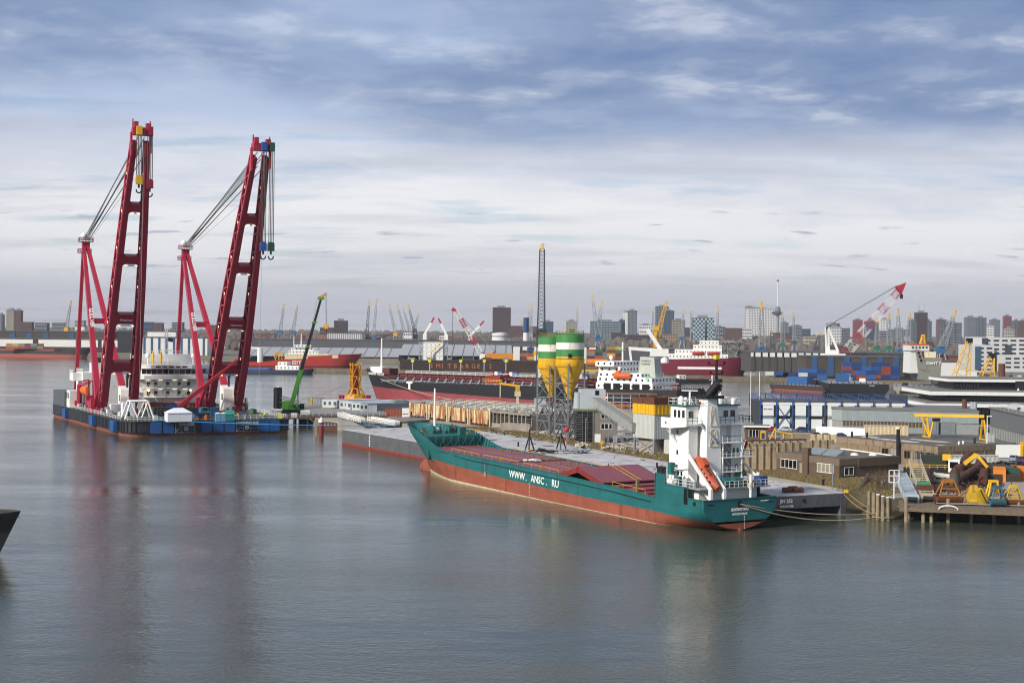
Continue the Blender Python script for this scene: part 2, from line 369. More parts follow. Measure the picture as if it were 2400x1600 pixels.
# ================================================================ GREEN CARGO SHIP (moored in front)
CO = (38.12, 235.49); CA = R(120.64)
TEAL = mat('teal_hull', '#1f6466', .5, var=.22, scale=.35, streak=.30, scol='#16403f', sscale=.7, plates=(7., 1.9))
TEALD = mat('teal_deck', '#1b5e5a', .6, var=.2, scale=.8, streak=.15, scol='#6e4a28')
REDL = mat('red_lead_bottom', '#8f4d3a', .75, var=.2, scale=.3, streak=.36, scol='#5b2d20', sscale=.6, plates=(7., 1.9))
BOOT = mat('cream_boot_stripe', '#b7a887', .8, var=.25, scale=.8)
MAROON = mat('maroon_hatch', '#7a414a', .5, var=.14, scale=.35, streak=.1, scol='#4d2a2c')
MAROOND = mat('maroon_coaming', '#7c2a28', .55, var=.2)
ship = thing('cargo_ship', 'teal green cargo ship with maroon hatches moored alongside the long grey pontoon', 'ship', CO, CA)
HB = 7.7
def pw(x, pts):
    if x <= pts[0][0]: return pts[0][1]
    for (a, b), (c, d) in zip(pts, pts[1:]):
        if x <= c: return b + (d - b) * (x - a) / (c - a)
    return pts[-1][1]
SHEER = [(0, 5.3), (4.2, 5.3), (4.25, 7.), (10.4, 7.), (10.45, 8.7), (13.2, 8.7), (13.25, 4.45), (23, 5.), (63, 6.), (91, 6.35), (94, 6.9), (102.5, 9.7), (108, 10.2), (122, 10.8)]
ZB = [(0, 1.5), (6, 1.9), (13, 2.15), (32, 2.15), (68, 2.9), (98, 4.0), (122, 4.6)]
STEM = [(-2, 112.), (0, 112.2), (3., 112.6), (5.5, 114.5), (8., 117.3), (11, 120.6)]
def hull_y(t, z, x):
    """half breadth; x measured along the ship, t = 0..1 inside the tapering bow"""
    if x < 20 and t <= 0:
        k = x / 20.; zt = 4.2 - 5.2 * k; zk = .15 - 4.5 * k
        if z >= zt: return HB
        q = max(0., (z - zk) / (zt - zk)); return HB * (1 - (1 - q) ** 2.) ** .62 if q > 0 else 0.
    if t <= 0: return HB
    p = 1.25 + max(0, min(1, (z - .5) / 8.)) * 1.9
    return HB * max(0., 1 - t ** p) ** (.85 - .25 * max(0, min(1, z / 9.)))
def station(i):
    XS = [0, .6, 1.5, 3, 4.2, 4.25, 6, 8, 10.4, 10.45, 12, 13.2, 13.25, 16, 20, 26, 34, 44, 54, 64, 74, 84]
    return (XS[i], 0.) if i < len(XS) else (None, (i - len(XS) + 1) / 22.)
NS = 22 + 22
def hp(i, z):
    x, t = station(i)
    if x is None:
        s = pw(z, STEM); x = 84 + (s - 84) * (1 - (1 - t) ** 1.35)
        t = (x - 84) / (s - 84)
    return x, hull_y(t, z, x)
def hull_band(zlo, zhi, n, sgn, off=0.):
    rows = []
    for i in range(NS):
        xr = hp(i, 6.)[0]; a, b = zlo(xr), zhi(xr); r = []
        for k in range(n + 1):
            z = a + (b - a) * k / n; x, y = hp(i, z); r.append((x, sgn * (y + off * (1 if y > .05 else 0)), z))
        rows.append(r if sgn > 0 else r[::-1])
    return rows
sheer = lambda x: pw(x, SHEER); zb = lambda x: pw(x, ZB)
b = B(); b2 = B(); b3 = B()
for sg in (1, -1):
    b.grid(hull_band(zb, sheer, 8, sg)); b2.grid(hull_band(lambda x: -1.6, zb, 6, sg))
    b3.grid(hull_band(lambda x: .0 if x > 50 else -.3, lambda x: .10 + .62 * max(0, (x - 50) / 62.), 1, sg, .03))
# transom closing plate
tr = [(0, hull_y(0, z, 0), z) for z in [.16 + (5.3 - .16) * k / 14 for k in range(15)]]
up = [p for p in tr if p[2] >= 1.5]; lo = [p for p in tr if p[2] <= 1.6]
b.grid([[(0, -y, z) for _, y, z in up], [(0, y, z) for _, y, z in up]])
b2.grid([[(-.01, -y, z) for _, y, z in lo], [(-.01, y, z) for _, y, z in lo]])
hull = b.obj('hull_side', TEAL, ship, 35); bott = b2.obj('hull_bottom', REDL, ship, 35); b3.obj('boot_stripe', BOOT, bott, 35)
B().prism([(-.3, -.35), (5, -.5), (5, .5), (-.3, .35)], -1.6, .5).obj('skeg', REDL, bott)
bu = B(); rows = []
for k in range(13):
    t = k / 12.; x = 106 + 9.6 * t; r = 2.75 * math.sqrt(max(0., 1 - (max(0, t - .35) / .65) ** 2.2)); rows.append([(x, .8 * r * math.cos(a * math.pi / 8), .15 + r * math.sin(a * math.pi / 8)) for a in range(16)])
bu.grid(rows, True); bu.obj('bulbous_bow', REDL, bott, 60)
rb = B()
for sg in (1, -1):
    pr = None
    for i in range(NS):
        xr = hp(i, 6)[0]; z = sheer(xr); x, y = hp(i, z); p = (x, sg * y, z)
        if pr: rb.bar(pr, p, .22, .12)
        pr = p
rb.bar((0, -HB, 5.3), (0, HB, 5.3), .22, .12)
rb.obj('bulwark_rail', TEALD, hull)
# rubbing strake on the port and starboard side
for sg in (1, -1):
    s_ = B()
    for a, c in ((14.5, 26), (26, 44), (44, 64), (64, 80), (80, 92)):
        s_.bar((a, sg * (HB + .03), sheer(a) - .95), (c, sg * (hull_y(max(0, (c - 84) / 32), 5.4, c) + .04), sheer(c) - (.95 if c < 90 else .5)), .10, .14)
    s_.obj('rubbing_strake', BLACK, hull)
# decks
B().prism([(13.2, -HB + .1), (88, -HB + .1), (100, -6.2), (100, 6.2), (88, HB - .1), (13.2, HB - .1)], 3.4, 3.6).obj('main_deck', TEALD, ship)
fc = [hp(i, 9.)[:2] for i in range(22, NS)]
fcp = [(99.6, 6.9)] + [(x, max(.0, y - .08)) for x, y in fc if x > 100] ; fcp = fcp + [(x, -y) for x, y in fcp[::-1]]
B().prism(fcp, 8.55, 8.75).obj('forecastle_deck', TEALD, ship)
blk = B().box(99.5, 99.9, -6.9, 6.9, 3.6, 8.6).obj('forecastle_bulkhead', TEALD, ship)
for k in range(8):
    y = -6.6 + 13.2 * k / 7
    B().bar((99.3, y, 4.0), (99.3, y, 8.5), .3).obj('stanchion', TEAL, blk)
    if k < 7:
        y2 = y + 13.2 / 7
        B().bar((99.2, y, 5.6), (99.2, y2, 8.3), .14).obj('brace', TEAL, blk); B().bar((99.1, y2, 5.6), (99.1, y, 8.3), .14).obj('brace', TEAL, blk)
# inner bulwark frames on the starboard (far) side and the forecastle
for k in range(46):
    x = 15 + k * 1.7; z = sheer(x)
    B().bar((x, -HB + .05, z - .15), (x, -HB + .55, 3.7), .12, .12).obj('bulwark_frame', TEAL, hull)
for k in range(22):
    x = 94.5 + k * 1.05; z = sheer(x) - .1; t = lambda zz: (x - 84) / (pw(zz, STEM) - 84)
    yt, yb = hull_y(t(z), z, x), hull_y(t(8.), 8., x)
    for sg in (1, -1):
        zl = 8.75 if x > 100 else 4.; yb2 = yb if x > 100 else hull_y(t(4.5), 4.5, x)
        if yt > .5: B().bar((x, sg * (yt - .05), z), (x, sg * max(.15, min(yt, yb2) - .55), zl), .13, .13).obj('bulwark_frame', TEAL, hull)
# hatches: coaming and panels; the second from aft stands folded up like a tent
cm = B()
for a, c in ((14.2, 46.5), (46.5, 64.2), (64.2, 78), (78, 92.2)):
    za, zc = sheer(a) - .35, sheer(c) - .35
    for sg in (1, -1): cm.add([(a, sg * 6.7, 3.6), (c, sg * 6.7, 3.6), (c, sg * 6.7, zc), (a, sg * 6.7, za), (a, sg * 6.5, 3.6), (c, sg * 6.5, 3.6), (c, sg * 6.5, zc), (a, sg * 6.5, za)], [(0, 1, 2, 3), (7, 6, 5, 4), (3, 2, 6, 7), (0, 3, 7, 4), (1, 5, 6, 2)])
cm.obj('hatch_coaming', MAROOND, ship)
B().box(14, 14.3, -6.6, 6.6, 3.6, 4.4).obj('hold_end', DARK, ship); B().box(14.3, 92, -6.45, 6.45, 3.6, 3.62).obj('hold_floor', DARK, ship)
def slab(bb, a, c, za, zc, th=.35, yy=6.85, y2=None):
    y2 = y2 or yy
    d = V(c - a, 0, zc - za).normalized(); n = V(-d.z, 0, d.x) * th
    q = [(a, za), (c, zc), (c + n.x, zc + n.z), (a + n.x, za + n.z)]
    Y = [yy, y2, y2, yy]; bb.add([(x, -k, z) for (x, z), k in zip(q, Y)] + [(x, k, z) for (x, z), k in zip(q, Y)], [(0, 1, 2, 3), (7, 6, 5, 4), (0, 4, 5, 1), (1, 5, 6, 2), (2, 6, 7, 3), (3, 7, 4, 0)])
    return bb
HZ = lambda x: sheer(x) - .38
for a, c in ((78.3, 98.6), (64.6, 77.9), (46.3, 63.6)):
    p_ = slab(B(), a, c, HZ(a), min(6.1, HZ(c)), y2=5.4 if a > 78 else 6.85).obj('hatch_cover', MAROON, ship)
    for k in range(14):
        x = a + .8 + rnd.random() * (c - a - 1.6); y = rnd.choice((-5., -3.9, -1.9, 1.9, 3.9, 5.)); B().cbox((x, y, min(6.1, HZ(x)) + .42), .55, .35, .2).obj('lashing_socket', mat('ochre_fitting', '#8a5a24', .8), p_)
    B().bar((a + .2, 0, HZ(a) + .37), (c - .2, 0, min(6.1, HZ(c)) + .37), .25, .03).obj('seam', mat('ochre_seam', '#9a6b55', .8), p_)
t1 = slab(B(), 38.6, 45.6, 7.0, 5.1).obj('hatch_cover', MAROON, ship); t2 = slab(B(), 30.2, 38.4, 4.95, 7.0).obj('hatch_cover', MAROON, ship)
for t_, a, c, za, zc in ((t1, 38.6, 45.6, 7.0, 5.1), (t2, 30.2, 38.4, 4.95, 7.0)):
    for sg in (1, -1): B().bar((a, sg * 6.9, za - .2), (c, sg * 6.9, zc - .2), .2, .9).obj('edge_beam', MAROOND, t_)
B().bar((30.3, -.4, 5.45), (38.2, -.4, 7.42), .12, .04).obj('seam', YELLOW, t2); B().bar((30.3, -1.6, 5.45), (38.2, -1.6, 7.42), .12, .04).obj('seam', YELLOW, t2)
h4 = slab(B(), 14.6, 29.4, 4.05, 4.5).obj('hatch_cover', MAROON, ship)
for x in (17, 21, 25.5): B().bar((x, -6.6, pw(x, [(14.6, 4.55), (29.4, 5.)])), (x, 6.6, pw(x, [(14.6, 4.55), (29.4, 5.)])), .5, .35).obj('stiffener', MAROOND, h4)
rub = B()
for k in range(60): rub.cbox((64.0 + rnd.uniform(-.7, .9), rnd.uniform(-6.3, 3.5), HZ(64) + .42), rnd.uniform(.2, .7), rnd.uniform(.2, .8), .16, rnd.random() * 3)
stuff(rub.obj('rust_debris', RUST, ship))
tp = B()
for k in range(9): tp.cbox((63.6 + rnd.uniform(-.6, .6), 1.4 + rnd.uniform(-1.6, 1.6), HZ(64) + .6 + rnd.random() * .2), rnd.uniform(.7, 1.3), rnd.uniform(.7, 1.3), rnd.uniform(.2, .5), rnd.random() * 3)
tag(tp.obj('tarpaulin_heap', mat('white_tarp', '#d5d8df', .6), None), 'crumpled white tarpaulin heap lying on the maroon hatch joint', 'tarpaulin').matrix_world = Matrix.Translation((*CO, 0)) @ Matrix.Rotation(CA, 4, 'Z')
# yellow handrails along the coaming
for sg in (1, -1):
    for a, c in ((45, 58), (60, 74), (76, 88), (17, 27)):
        r_ = B(); za, zc = HZ(a) + .15, HZ(c) + .15; r_.rail([(a, sg * 7.05, za), (c, sg * 7.05, zc)], .9, 3.2, .06, 0)
        r_.obj('handrail', YELLOW, ship)
# forecastle outfit
mast = B().tube((109.5, 0, 8.7), (109.6, 0, 19.), .33, .2, 10).obj('foremast', WHITE, ship)
B().bar((109.6, -.8, 16.6), (109.6, .8, 16.6), .1).bar((109.6, -.55, 17.8), (109.6, .55, 17.8), .08).obj('crosstree', WHITE, mast); B().cbox((109.6, 0, 19.1), .25, .25, .35).obj('masthead_light', BLACK, mast)
for y in (-2.6, 1.5):
    wn = B().tube((106., y - .9, 9.7), (106., y + .9, 9.7), .55, None, 12).obj('windlass', WHITE if y > 0 else mat('red_drum', '#9c2737', .6), ship)
    for yy in (-1., -.55, .55, 1.): B().tube((106., y + yy - .07, 9.7), (106., y + yy + .07, 9.7), .95, None, 14).obj('flange', TEALD, wn)
    B().cbox((106., y, 9.05), 1.6, 2.4, .6).obj('bed', TEALD, wn)
B().cbox((100.5, -2.2, 9.6), 1.4, 1.5, 1.8).obj('deck_locker', TEALD, ship)
for x, y in ((112.5, 1.6), (112.5, -1.8), (110, 4.), (103, 5.6), (103, -5.2), (115, .2), (108, -4.6)):
    bo = B().cbox((x, y, 8.9), 1.5, .6, .2).obj('bollard', mat('ochre_deck_fitting', '#8d6a2a', .8), ship)
    B().tube((x - .4, y, 8.9), (x - .4, y, 9.5), .2).tube((x + .4, y, 8.9), (x + .4, y, 9.5), .2).obj('post', TEALD, bo)
B().rail([(99, -6.4, 8.75), (106, -5.9, 8.75)], 1., 2.3, .07, 0).obj('handrail', YELLOW, ship)
# accommodation tower
hx0, hx1, hy = 7.2, 11.9, 5.8
B().box(3.2, 13, -6.2, 6.2, 3.6, 6.85).obj('lower_house', WHITE, ship)
poop = B().box(1.2, 13.2, -7.55, 7.55, 6.85, 7.05).obj('poop_deck', mat('grey_deck', '#8b8f8e', .7), ship)
B().box(0.2, 13, -7.4, 7.4, 3.45, 3.6).obj('mooring_deck', TEALD, ship)
house = B().box(hx0 + .8, hx1, -hy, hy, 7.05, 17.).box(hx0 - .6, hx0 + .8, 3.9, hy, 7.05, 17.).box(hx0 - .3, hx0 + .8, -hy, -3.6, 7.05, 17.).obj('accommodation', WHITE, ship)
for y, z in ((5.82, 15.9), (5.82, 12.4), (5.82, 8.9)):
    for x in ((9.6,) if z > 9 else (8.4, 9.3)): wi = B().cbox((x, y, z), .5, .06, .75).obj('window', GLASS, house); B().cbox((x, y - .01, z), .66, .05, .92).obj('frame', WHITE, wi)
for y, z in ((-4.2, 12.6), (-5., 12.6), (-4.8, 9.9)): B().cbox((hx0 - .33, y, z), .06, .4, .75).obj('window', GLASS, house)
wing = B().prism([(6.2, -7.9), (11.2, -7.9), (12, -5.5), (12, 5.5), (11.2, 7.9), (9.2, 8.2), (6.2, 6.5)], 17., 17.3).obj('bridge_deck', WHITE, ship)
B().add([(11.2, 8.15, 16.6), (8.6, 8.25, 16.6), (6.2, 6.6, 16.9), (6.2, 6.6, 18.2), (8.6, 8.25, 18.35), (11.2, 8.15, 18.35), (11.2, 8.0, 16.6), (8.6, 8.1, 16.6), (6.3, 6.5, 16.9), (6.3, 6.5, 18.2), (8.6, 8.1, 18.35), (11.2, 8., 18.35)],
        [(0, 1, 4, 5), (1, 2, 3, 4), (6, 11, 10, 7), (7, 10, 9, 8), (5, 4, 10, 11), (4, 3, 9, 10), (0, 5, 11, 6), (0, 6, 7, 1), (1, 7, 8, 2), (2, 8, 9, 3)]).obj('wing_bulwark', WHITE, wing)
B().cbox((9.7, 8.27, 17.5), .35, .04, .35).obj('red_star', REDP, wing)
B().bar((9.8, 5.9, 14.2), (10.4, 7.9, 16.7), .2).obj('wing_brace', WHITE, wing)
B().rail([(6.3, 6.2, 17.3), (6.25, 3.3, 17.3)], 1.1, 1., .07, 1).obj('railing', TEALD, wing); B().rail([(6.3, .2, 17.3), (6.3, -7.8, 17.3), (10.9, -7.8, 17.3)], 1.1, 1., .07, 1).obj('railing', TEALD, wing)
wh = B().prism([(7.6, -5.6), (11.9, -5.6), (12.4, -3), (12.4, 3), (11.9, 5.6), (7.6, 5.6)], 17.3, 20.2).obj('wheelhouse', WHITE, ship)
for x in (8.3, 9.5, 10.6): wi = B().cbox((x, 5.62, 18.9), .7, .06, 1.25).obj('window', GLASS, wh); B().cbox((x, 5.6, 18.9), .9, .05, 1.45).obj('frame', WHITE, wi)
for y in (4.6, -2.9, -4.4): wi = B().cbox((7.58, y, 18.9), .06, 1.0, 1.05).obj('window', GLASS, wh); B().cbox((7.6, y, 18.9), .05, 1.2, 1.25).obj('frame', WHITE, wi)
top = B().box(7.3, 12.3, -5.9, 5.9, 20.2, 20.4).obj('monkey_deck', TEALD, wh)
B().rail([(7.4, 5.8, 20.4), (12.2, 5.8, 20.4), (12.2, -5.8, 20.4), (7.4, -5.8, 20.4), (7.4, 5.8, 20.4)], 1.1, 1.2, .06, 1).obj('railing', WHITE, top)
for x, y, r_, h_ in ((10.6, 4.4, .5, 1.5), (10.8, -4.2, .6, 1.7), (8.2, -5., .35, 1.2)): B().lathe([(r_, 20.4), (r_, 20.4 + h_ * .6), (r_ * .8, 20.4 + h_ * .85), (0, 20.4 + h_)], 12, (x, y)).obj('antenna_dome', WHITE, top, 50)
rd = B().tube((9.2, 3.6, 20.4), (9.2, 3.6, 22.6), .18).bar((9.2, 3.6, 21.8), (8.5, 3.2, 20.4), .08).bar((9.2, 3.6, 21.8), (9.9, 4., 20.4), .08).obj('radar_post', WHITE, top); B().bar((8.2, 2.6, 22.8), (10.2, 4.6, 22.8), .2, .16).obj('radar_scanner', WHITE, rd)
B().tube((8.6, 5.0, 20.4), (8.6, 5., 21.3), .28).tube((8.6, 5, 21.2), (8.2, 5.3, 21.5), .3).obj('ventilator', WHITE, top)
mm = B().tube((8.6, -1.6, 20.4), (8.6, -1.6, 28.2), .34, .22, 8).obj('mainmast', BLACK, ship)
for z, l in ((22.6, .9), (24.2, 1.), (25.6, 1.3), (27.2, 1.7)): B().bar((8.6, -1.6 - l, z), (8.6, -1.6 + l, z), .12).bar((7.9, -1.6, z), (9.2, -1.6, z), .1).cbox((8.6, -1.6 - l, z + .3), .3, .3, .5).cbox((8.6, -1.6 + l, z + .3), .3, .3, .4).obj('yard_arm', BLACK, mm)
B().cbox((8.6, -1.6, 28.5), .7, .7, .7).obj('lantern', mat('lantern_yellow', '#d8c21a', .5), mm)
B().tube((8.5, -.6, 20.4), (8.5, -.6, 25.4), .12).bar((8.5, -1.2, 24.6), (8.5, 0, 24.6), .1).obj('signal_pole', WHITE, mm)
B().lathe([(.02, 0), (.45, .12), (.8, .4)], 14).obj('satellite_dish', mat('cream_dish', '#cfc9b8', .6), top, 40).matrix_local = Matrix.Translation((9.6, -3.4, 23.2)) @ Matrix.Rotation(R(75), 4, 'Y')
B().tube((9.7, -3.4, 20.4), (9.7, -3.4, 23.2), .07).obj('dish_pole', WHITE, top)
# funnel
fu = B(); q = lambda z, a: [(4.9 + a, 3.3 - a), (7.8, 3.3 - a), (7.8, .2 + a), (4.9 + a, .2 + a)]
fu.grid([[(x, y, z) for x, y in q(z, a)] for z, a in ((7.05, -.05), (13., 0), (17.3, .25), (21.6, .6))], True); funnel = fu.obj('funnel', WHITE, ship)
B().prism([(5.0, 3.2), (8.1, 3.2), (8.1, -.1), (4.6, -.1)], 21.6, 22.1).obj('funnel_cap', BLACK, funnel)
ex = B().tube((6.7, 1.5, 22.1), (5.2, .6, 24.2), .75, .8, 16).obj('exhaust_pipe', BLACK, funnel, 40)
for dx, dy in ((7.6, 2.2), (7.2, 2.7), (7.4, 1.6)): B().tube((dx, dy, 22.1), (dx + .4, dy + .4, 23.2), .22, None, 8).obj('small_exhaust', BLACK, funnel)
for z0, z1 in ((13.6, 16.4), (17., 20.2)):
    a0, a1 = pw(z0, [(13, 0), (17.3, .25), (21.6, .6)]), pw(z1, [(13, 0), (17.3, .25), (21.6, .6)])
    P = [(4.82 + a0, 2.7 - a0, z0), (4.82 + a1, 2.5 - a1, z1), (4.82 + a1, 1. + a1, z1), (4.82 + a0, .8 + a0, z0)]
    pb = B()
    for i in range(4): pb.bar(P[i], P[(i + 1) % 4], .1)
    pb.bar(P[0], P[2], .09).bar(P[1], P[3], .09); pb.obj('panel_stiffener', mat('old_white', '#cfc6ae', .6), funnel)
text('OJSC', .95, mat('logo_teal', '#1d7a80', .5), funnel, (7.7, 2.82, 20.3), (-1, 0, 0), (0, -.14, 1), 'funnel_lettering', ext=.03)
B().side([(0, 0), (.55, 0), (.55, .55), (0, .55)], (7.75, 2.86, 20.5), (-1, 0, 0), (0, -.14, 1), .03).obj('funnel_emblem', REDP, funnel)
# aft platforms, stairs, posts
for k, z in enumerate((14.2, 11.7, 9.3)):
    pf = B().box(4.6, 8., -4.2 if k == 0 else -6.9 if k == 1 else -4.2, .1, z - .15, z).obj('aft_platform', WHITE, house)
    ya = -4.1 if k != 1 else -6.8
    B().rail([(4.7, .1, z), (4.7, ya, z)] + ([(8., ya, z)] if k == 1 else []), 1.05, 1., .06, 1).obj('railing', WHITE, pf)
    B().bar((4.7, .1, z + 1.06), (4.7, ya, z + 1.06), .09).obj('top_rail', TEALD, pf)
    zb_ = (11.7, 9.3, 7.05)[k]; st_ = B()
    for dx in (0, .7): st_.bar((5.4 + dx, -.6, z), (5.4 + dx, -3.2, zb_), .07, .22)
    for n_ in range(9):
        e = n_ / 9.; st_.cbox((5.75, -.6 - 2.6 * e, z - (z - zb_) * e), .7, .24, .04)
    st_.obj('stair', GALV, pf)
    B().cbox((7.95, -2.6, zb_ + 1.1), .1, .6, .6).obj('fire_box', REDP, pf); B().cbox((7.97, -1.4, zb_ + 1.), .1, .8, 1.9).obj('door', GLASS if k == 1 else STEEL, pf)
for y in (-.05, -4.15): B().bar((4.75, y, 7.05), (4.75, y, 14.1), .18).obj('platform_post', WHITE, house)
st_ = B()
for dy in (0, .75): st_.bar((6.0, 4.1 - dy, 17.4), (4.5, 1.6 - dy, 14.2), .08, .25)
for n_ in range(12):
    e = n_ / 12.; st_.cbox((6. - 1.5 * e, 3.72 - 2.5 * e, 17.4 - 3.2 * e), .8, .3, .05)
st_.obj('upper_stair', GALV, house)
B().box(6.2, 7.2, -6.4, -4.4, 8.2, 8.3).add([(6, -6.6, 8.3), (7., -6.6, 9.2), (7., -4.3, 9.2), (6, -4.3, 8.3)], [(0, 1, 2, 3)]).obj('awning', TEALD, house)
# flag aft
fl = B().bar((4.6, -3.9, 11.7), (4.0, -4.3, 14.6), .07).obj('flagstaff', WHITE, house)
B().add([(4.05, -4.28, 14.5), (4.1, -5.0, 14.0), (4.3, -4.6, 12.9), (4.25, -4.1, 13.4)], [(0, 1, 2, 3)]).obj('flag', mat('flag_red', '#8a2531', .8), fl)
# free-fall lifeboat and its launching ramp
ra = V(7.4, 0, 12.7); rb_ = V(.6, 0, 6.8)
rampo = B().bar((7.4, 5.7, 12.7), (7.4, 2.9, 12.7), .4).obj('ramp_cross_beam', WHITE, ship)
for y in (5.7, 2.9): B().bar((ra.x, y, ra.z), (rb_.x, y, rb_.z), .42, .5).obj('ramp_rail', WHITE, rampo)
B().bar((7.2, 5.1, 12.), (7.2, 3.5, 12.), .22).bar((7.2, 5.1, 12.), (7.1, 5.1, 11.3), .12).bar((7.2, 3.5, 12), (7.1, 3.5, 11.), .12).obj('hook_frame', REDP, rampo)
for y in (5.7, 2.9):
    B().bar((.7, y, 6.9), (.7, y, 3.6), .5, .6).obj('ramp_leg', WHITE, rampo); B().bar((3., y, 6.9), (.7, y, 5.), .3).obj('ramp_strut', WHITE, rampo); B().bar((7.2, y, 12.4), (7.2, y, 7.), .3).obj('ramp_leg', WHITE, rampo)
    B().bar((6.6, y, 8.8), (1.4, y, 5.6), .28).obj('guide_rail', WHITE, rampo)
for t in (.3, .65): p = ra.lerp(rb_, t); B().cbox((p.x, 2.8, p.z + .3), .7, .6, .6).obj('winch_box', WHITE, rampo)
def lifeboat(name, parent, L, Wd, Ht, m, cab=True):
    rows = []
    for k in range(13):
        t = k / 12.; e = math.sin(math.pi * min(.98, max(.02, t))) ** .45; rows.append([(L * (t - .5), e * Wd / 2 * math.cos(a), Ht * (.42 + (.30 if math.sin(a) > 0 else .42) * math.sin(a)) * (1 if math.sin(a) > 0 else 1)) for a in [2 * math.pi * i / 14 for i in range(14)]])
    bb = B().grid(rows, True); bb.add(rows[0], [tuple(range(14))]); bb.add(rows[-1], [tuple(range(14))[::-1]])
    o = bb.obj(name, m, parent, 50)
    if cab:
        B().prism([(L * .12, -Wd * .26), (L * .34, -Wd * .22), (L * .34, Wd * .22), (L * .12, Wd * .26)], Ht * .6, Ht * .98).obj('conning_tower', m, o)
        B().prism([(L * .343, -Wd * .2), (L * .35, -Wd * .2), (L * .35, Wd * .2), (L * .343, Wd * .2)], Ht * .75, Ht * .93).obj('window', GLASS, o)
    for i in range(4): B().cbox((L * (-.3 + i * .13), Wd * .43, Ht * .55), .35, .12, .22).obj('porthole', GLASS, o)
    return o
lb = thing('lifeboat', 'orange free-fall lifeboat sloping stern-down on the white ramp', 'lifeboat')
lbody = lifeboat('hull', lb, 7.2, 2.1, 2.1, mat('lifeboat_orange', '#a84c30', .55, var=.18, scale=1.))
sl = math.atan2(ra.z - rb_.z, ra.x - rb_.x)
lb.matrix_world = Matrix.Translation((*CO, 0)) @ Matrix.Rotation(CA, 4, 'Z') @ Matrix.Translation((4.0, 4.3, 8.7)) @ Matrix.Rotation(-sl, 4, 'Y')
text('CBT.81', .62, mat('letter_dark', '#23242a', .7), lbody, (.6, .36, 1.52), (-1, 0, 0), (0, -1, 0), 'lettering', off=.02)
# stern equipment
for x, y, sx, sy, sz, m_, z in ((2.4, -6.4, 1.6, 1.6, 1.5, mat('blue_cover', '#27406e', .8), 7.05), (9.8, 6.9, .9, .9, 2., TEALD, 8.7), (12.6, 6.9, 1.4, .9, 1.2, BLACK, 8.6), (2.2, -1., 1.3, 1.6, 1.4, TEALD, 7.05), (2.4, -3.6, 1., 2., .9, mat('crate_wood', '#8a6a44', .9), 7.05), (5.6, 6.9, 1., .7, 1.3, GALV, 7.05), (7.6, 6.9, .8, .6, 1.5, TEALD, 7.05), (3.6, 6.6, .9, .6, 1., STEEL, 7.05), (1.2, -4.6, 1.4, 1.6, 1., TEALD, 3.6), (1.2, -1.2, 1.2, 1.2, .9, mat('ochre_deck_fitting', '#8d6a2a'), 3.6)):
    B().cbox((x, y, z + sz / 2), sx, sy, sz).obj('deck_gear', m_, ship)
B().tube((2.2, .9, 7.9), (2.2, 2.1, 7.9), .75, None, 14).obj('rope_drum', TEALD, ship); B().tube((8.9, 7., 7.5), (10.6, 7., 7.5), .45, None, 12).obj('liferaft_canister', WHITE, ship)
B().rail([(1.3, 2.2, 7.05), (1.3, -7.4, 7.05), (12, -7.4, 7.05)], 1.05, 1., .06, 1).obj('poop_railing', WHITE, poop)
B().rail([(3., 7.4, 7.05), (10.2, 7.4, 7.05)], 1.05, 1., .05, 1).obj('poop_railing', WHITE, poop)
B().tube((1., -3., 3.6), (1., -3., 9.), .22).rail([(.8, -3.4, 6.8), (.8, -2.4, 6.8)], .9, .5, .06, 1).obj('stern_light_mast', WHITE, ship)
B().bar((8.4, -6.8, 11.), (3.8, -7.2, 7.9), .3).tube((3.8, -7., 7.), (3.8, -7, 9.), .3).obj('stores_crane', WHITE, ship)
B().bar((11.2, 6.6, 7.), (10.8, 6.7, 9.6), .16).bar((11., 6.6, 9.6), (6., 6.5, 10.2), .14).bar((10.8, 6.7, 9.), (7., 6.5, 10.1), .1).obj('davit', WHITE, ship)
B().cbox((-.02, .1, 4.4), .1, .9, 1.).obj('fairlead', BLACK, hull); B().tube((2.4, HB - .05, 4.55), (2.4, HB + .06, 4.55), .38, None, 12).obj('fairlead', BLACK, hull)
B().cbox((4.75, HB - .02, 5.5), 1., .12, 2.6).obj('side_opening', DARK, hull)
for y in (6.3, -6.3): B().cbox((-.03, y, 4.55), .06, 1.4, .2).obj('freeing_port', BLACK, hull)
B().bar((19.5, 6.9, 4.6), (19.5, 6.9, 7.), .5).obj('timber_post', mat('old_timber', '#7a6650', .9), ship)
LW = mat('letter_white', '#e6e8e4', .6, var=.05)
zt_ = lambda x: 3.3 - (62 - x) * .015
text('WWW', 1.95, LW, hull, (62.3, HB + .03, 3.34), (-1, 0, -.02), (0, 0, 1), 'side_lettering', off=.018, sx=1.0)
text('.', 1.95, LW, hull, (55.9, HB + .03, 3.2), (-1, 0, -.02), (0, 0, 1), 'side_lettering', off=.018)
text('ANSC', 1.95, LW, hull, (53.9, HB + .03, 3.17), (-1, 0, -.02), (0, 0, 1), 'side_lettering', off=.018, sx=.95)
text('.', 1.95, LW, hull, (48.4, HB + .03, 3.07), (-1, 0, -.02), (0, 0, 1), 'side_lettering', off=.018)
text('RU', 1.95, LW, hull, (46.3, HB + .03, 3.03), (-1, 0, -.02), (0, 0, 1), 'side_lettering', off=.018, sx=1.0)
text('ХОЛМОГОРЫ', .62, LW, hull, (-.04, .1, 3.3), (0, -1, 0), (0, 0, 1), 'name_lettering', off=.012, align='CENTER', sx=.9)
text('АРХАНГЕЛЬСК', .48, LW, hull, (-.04, .1, 2.6), (0, -1, 0), (0, 0, 1), 'port_lettering', off=.01, align='CENTER', sx=.9)
text('IMO 9109081', .3, LW, hull, (-.04, -5.2, 4.6), (0, -1, 0), (0, 0, 1), 'number_lettering', align='CENTER')
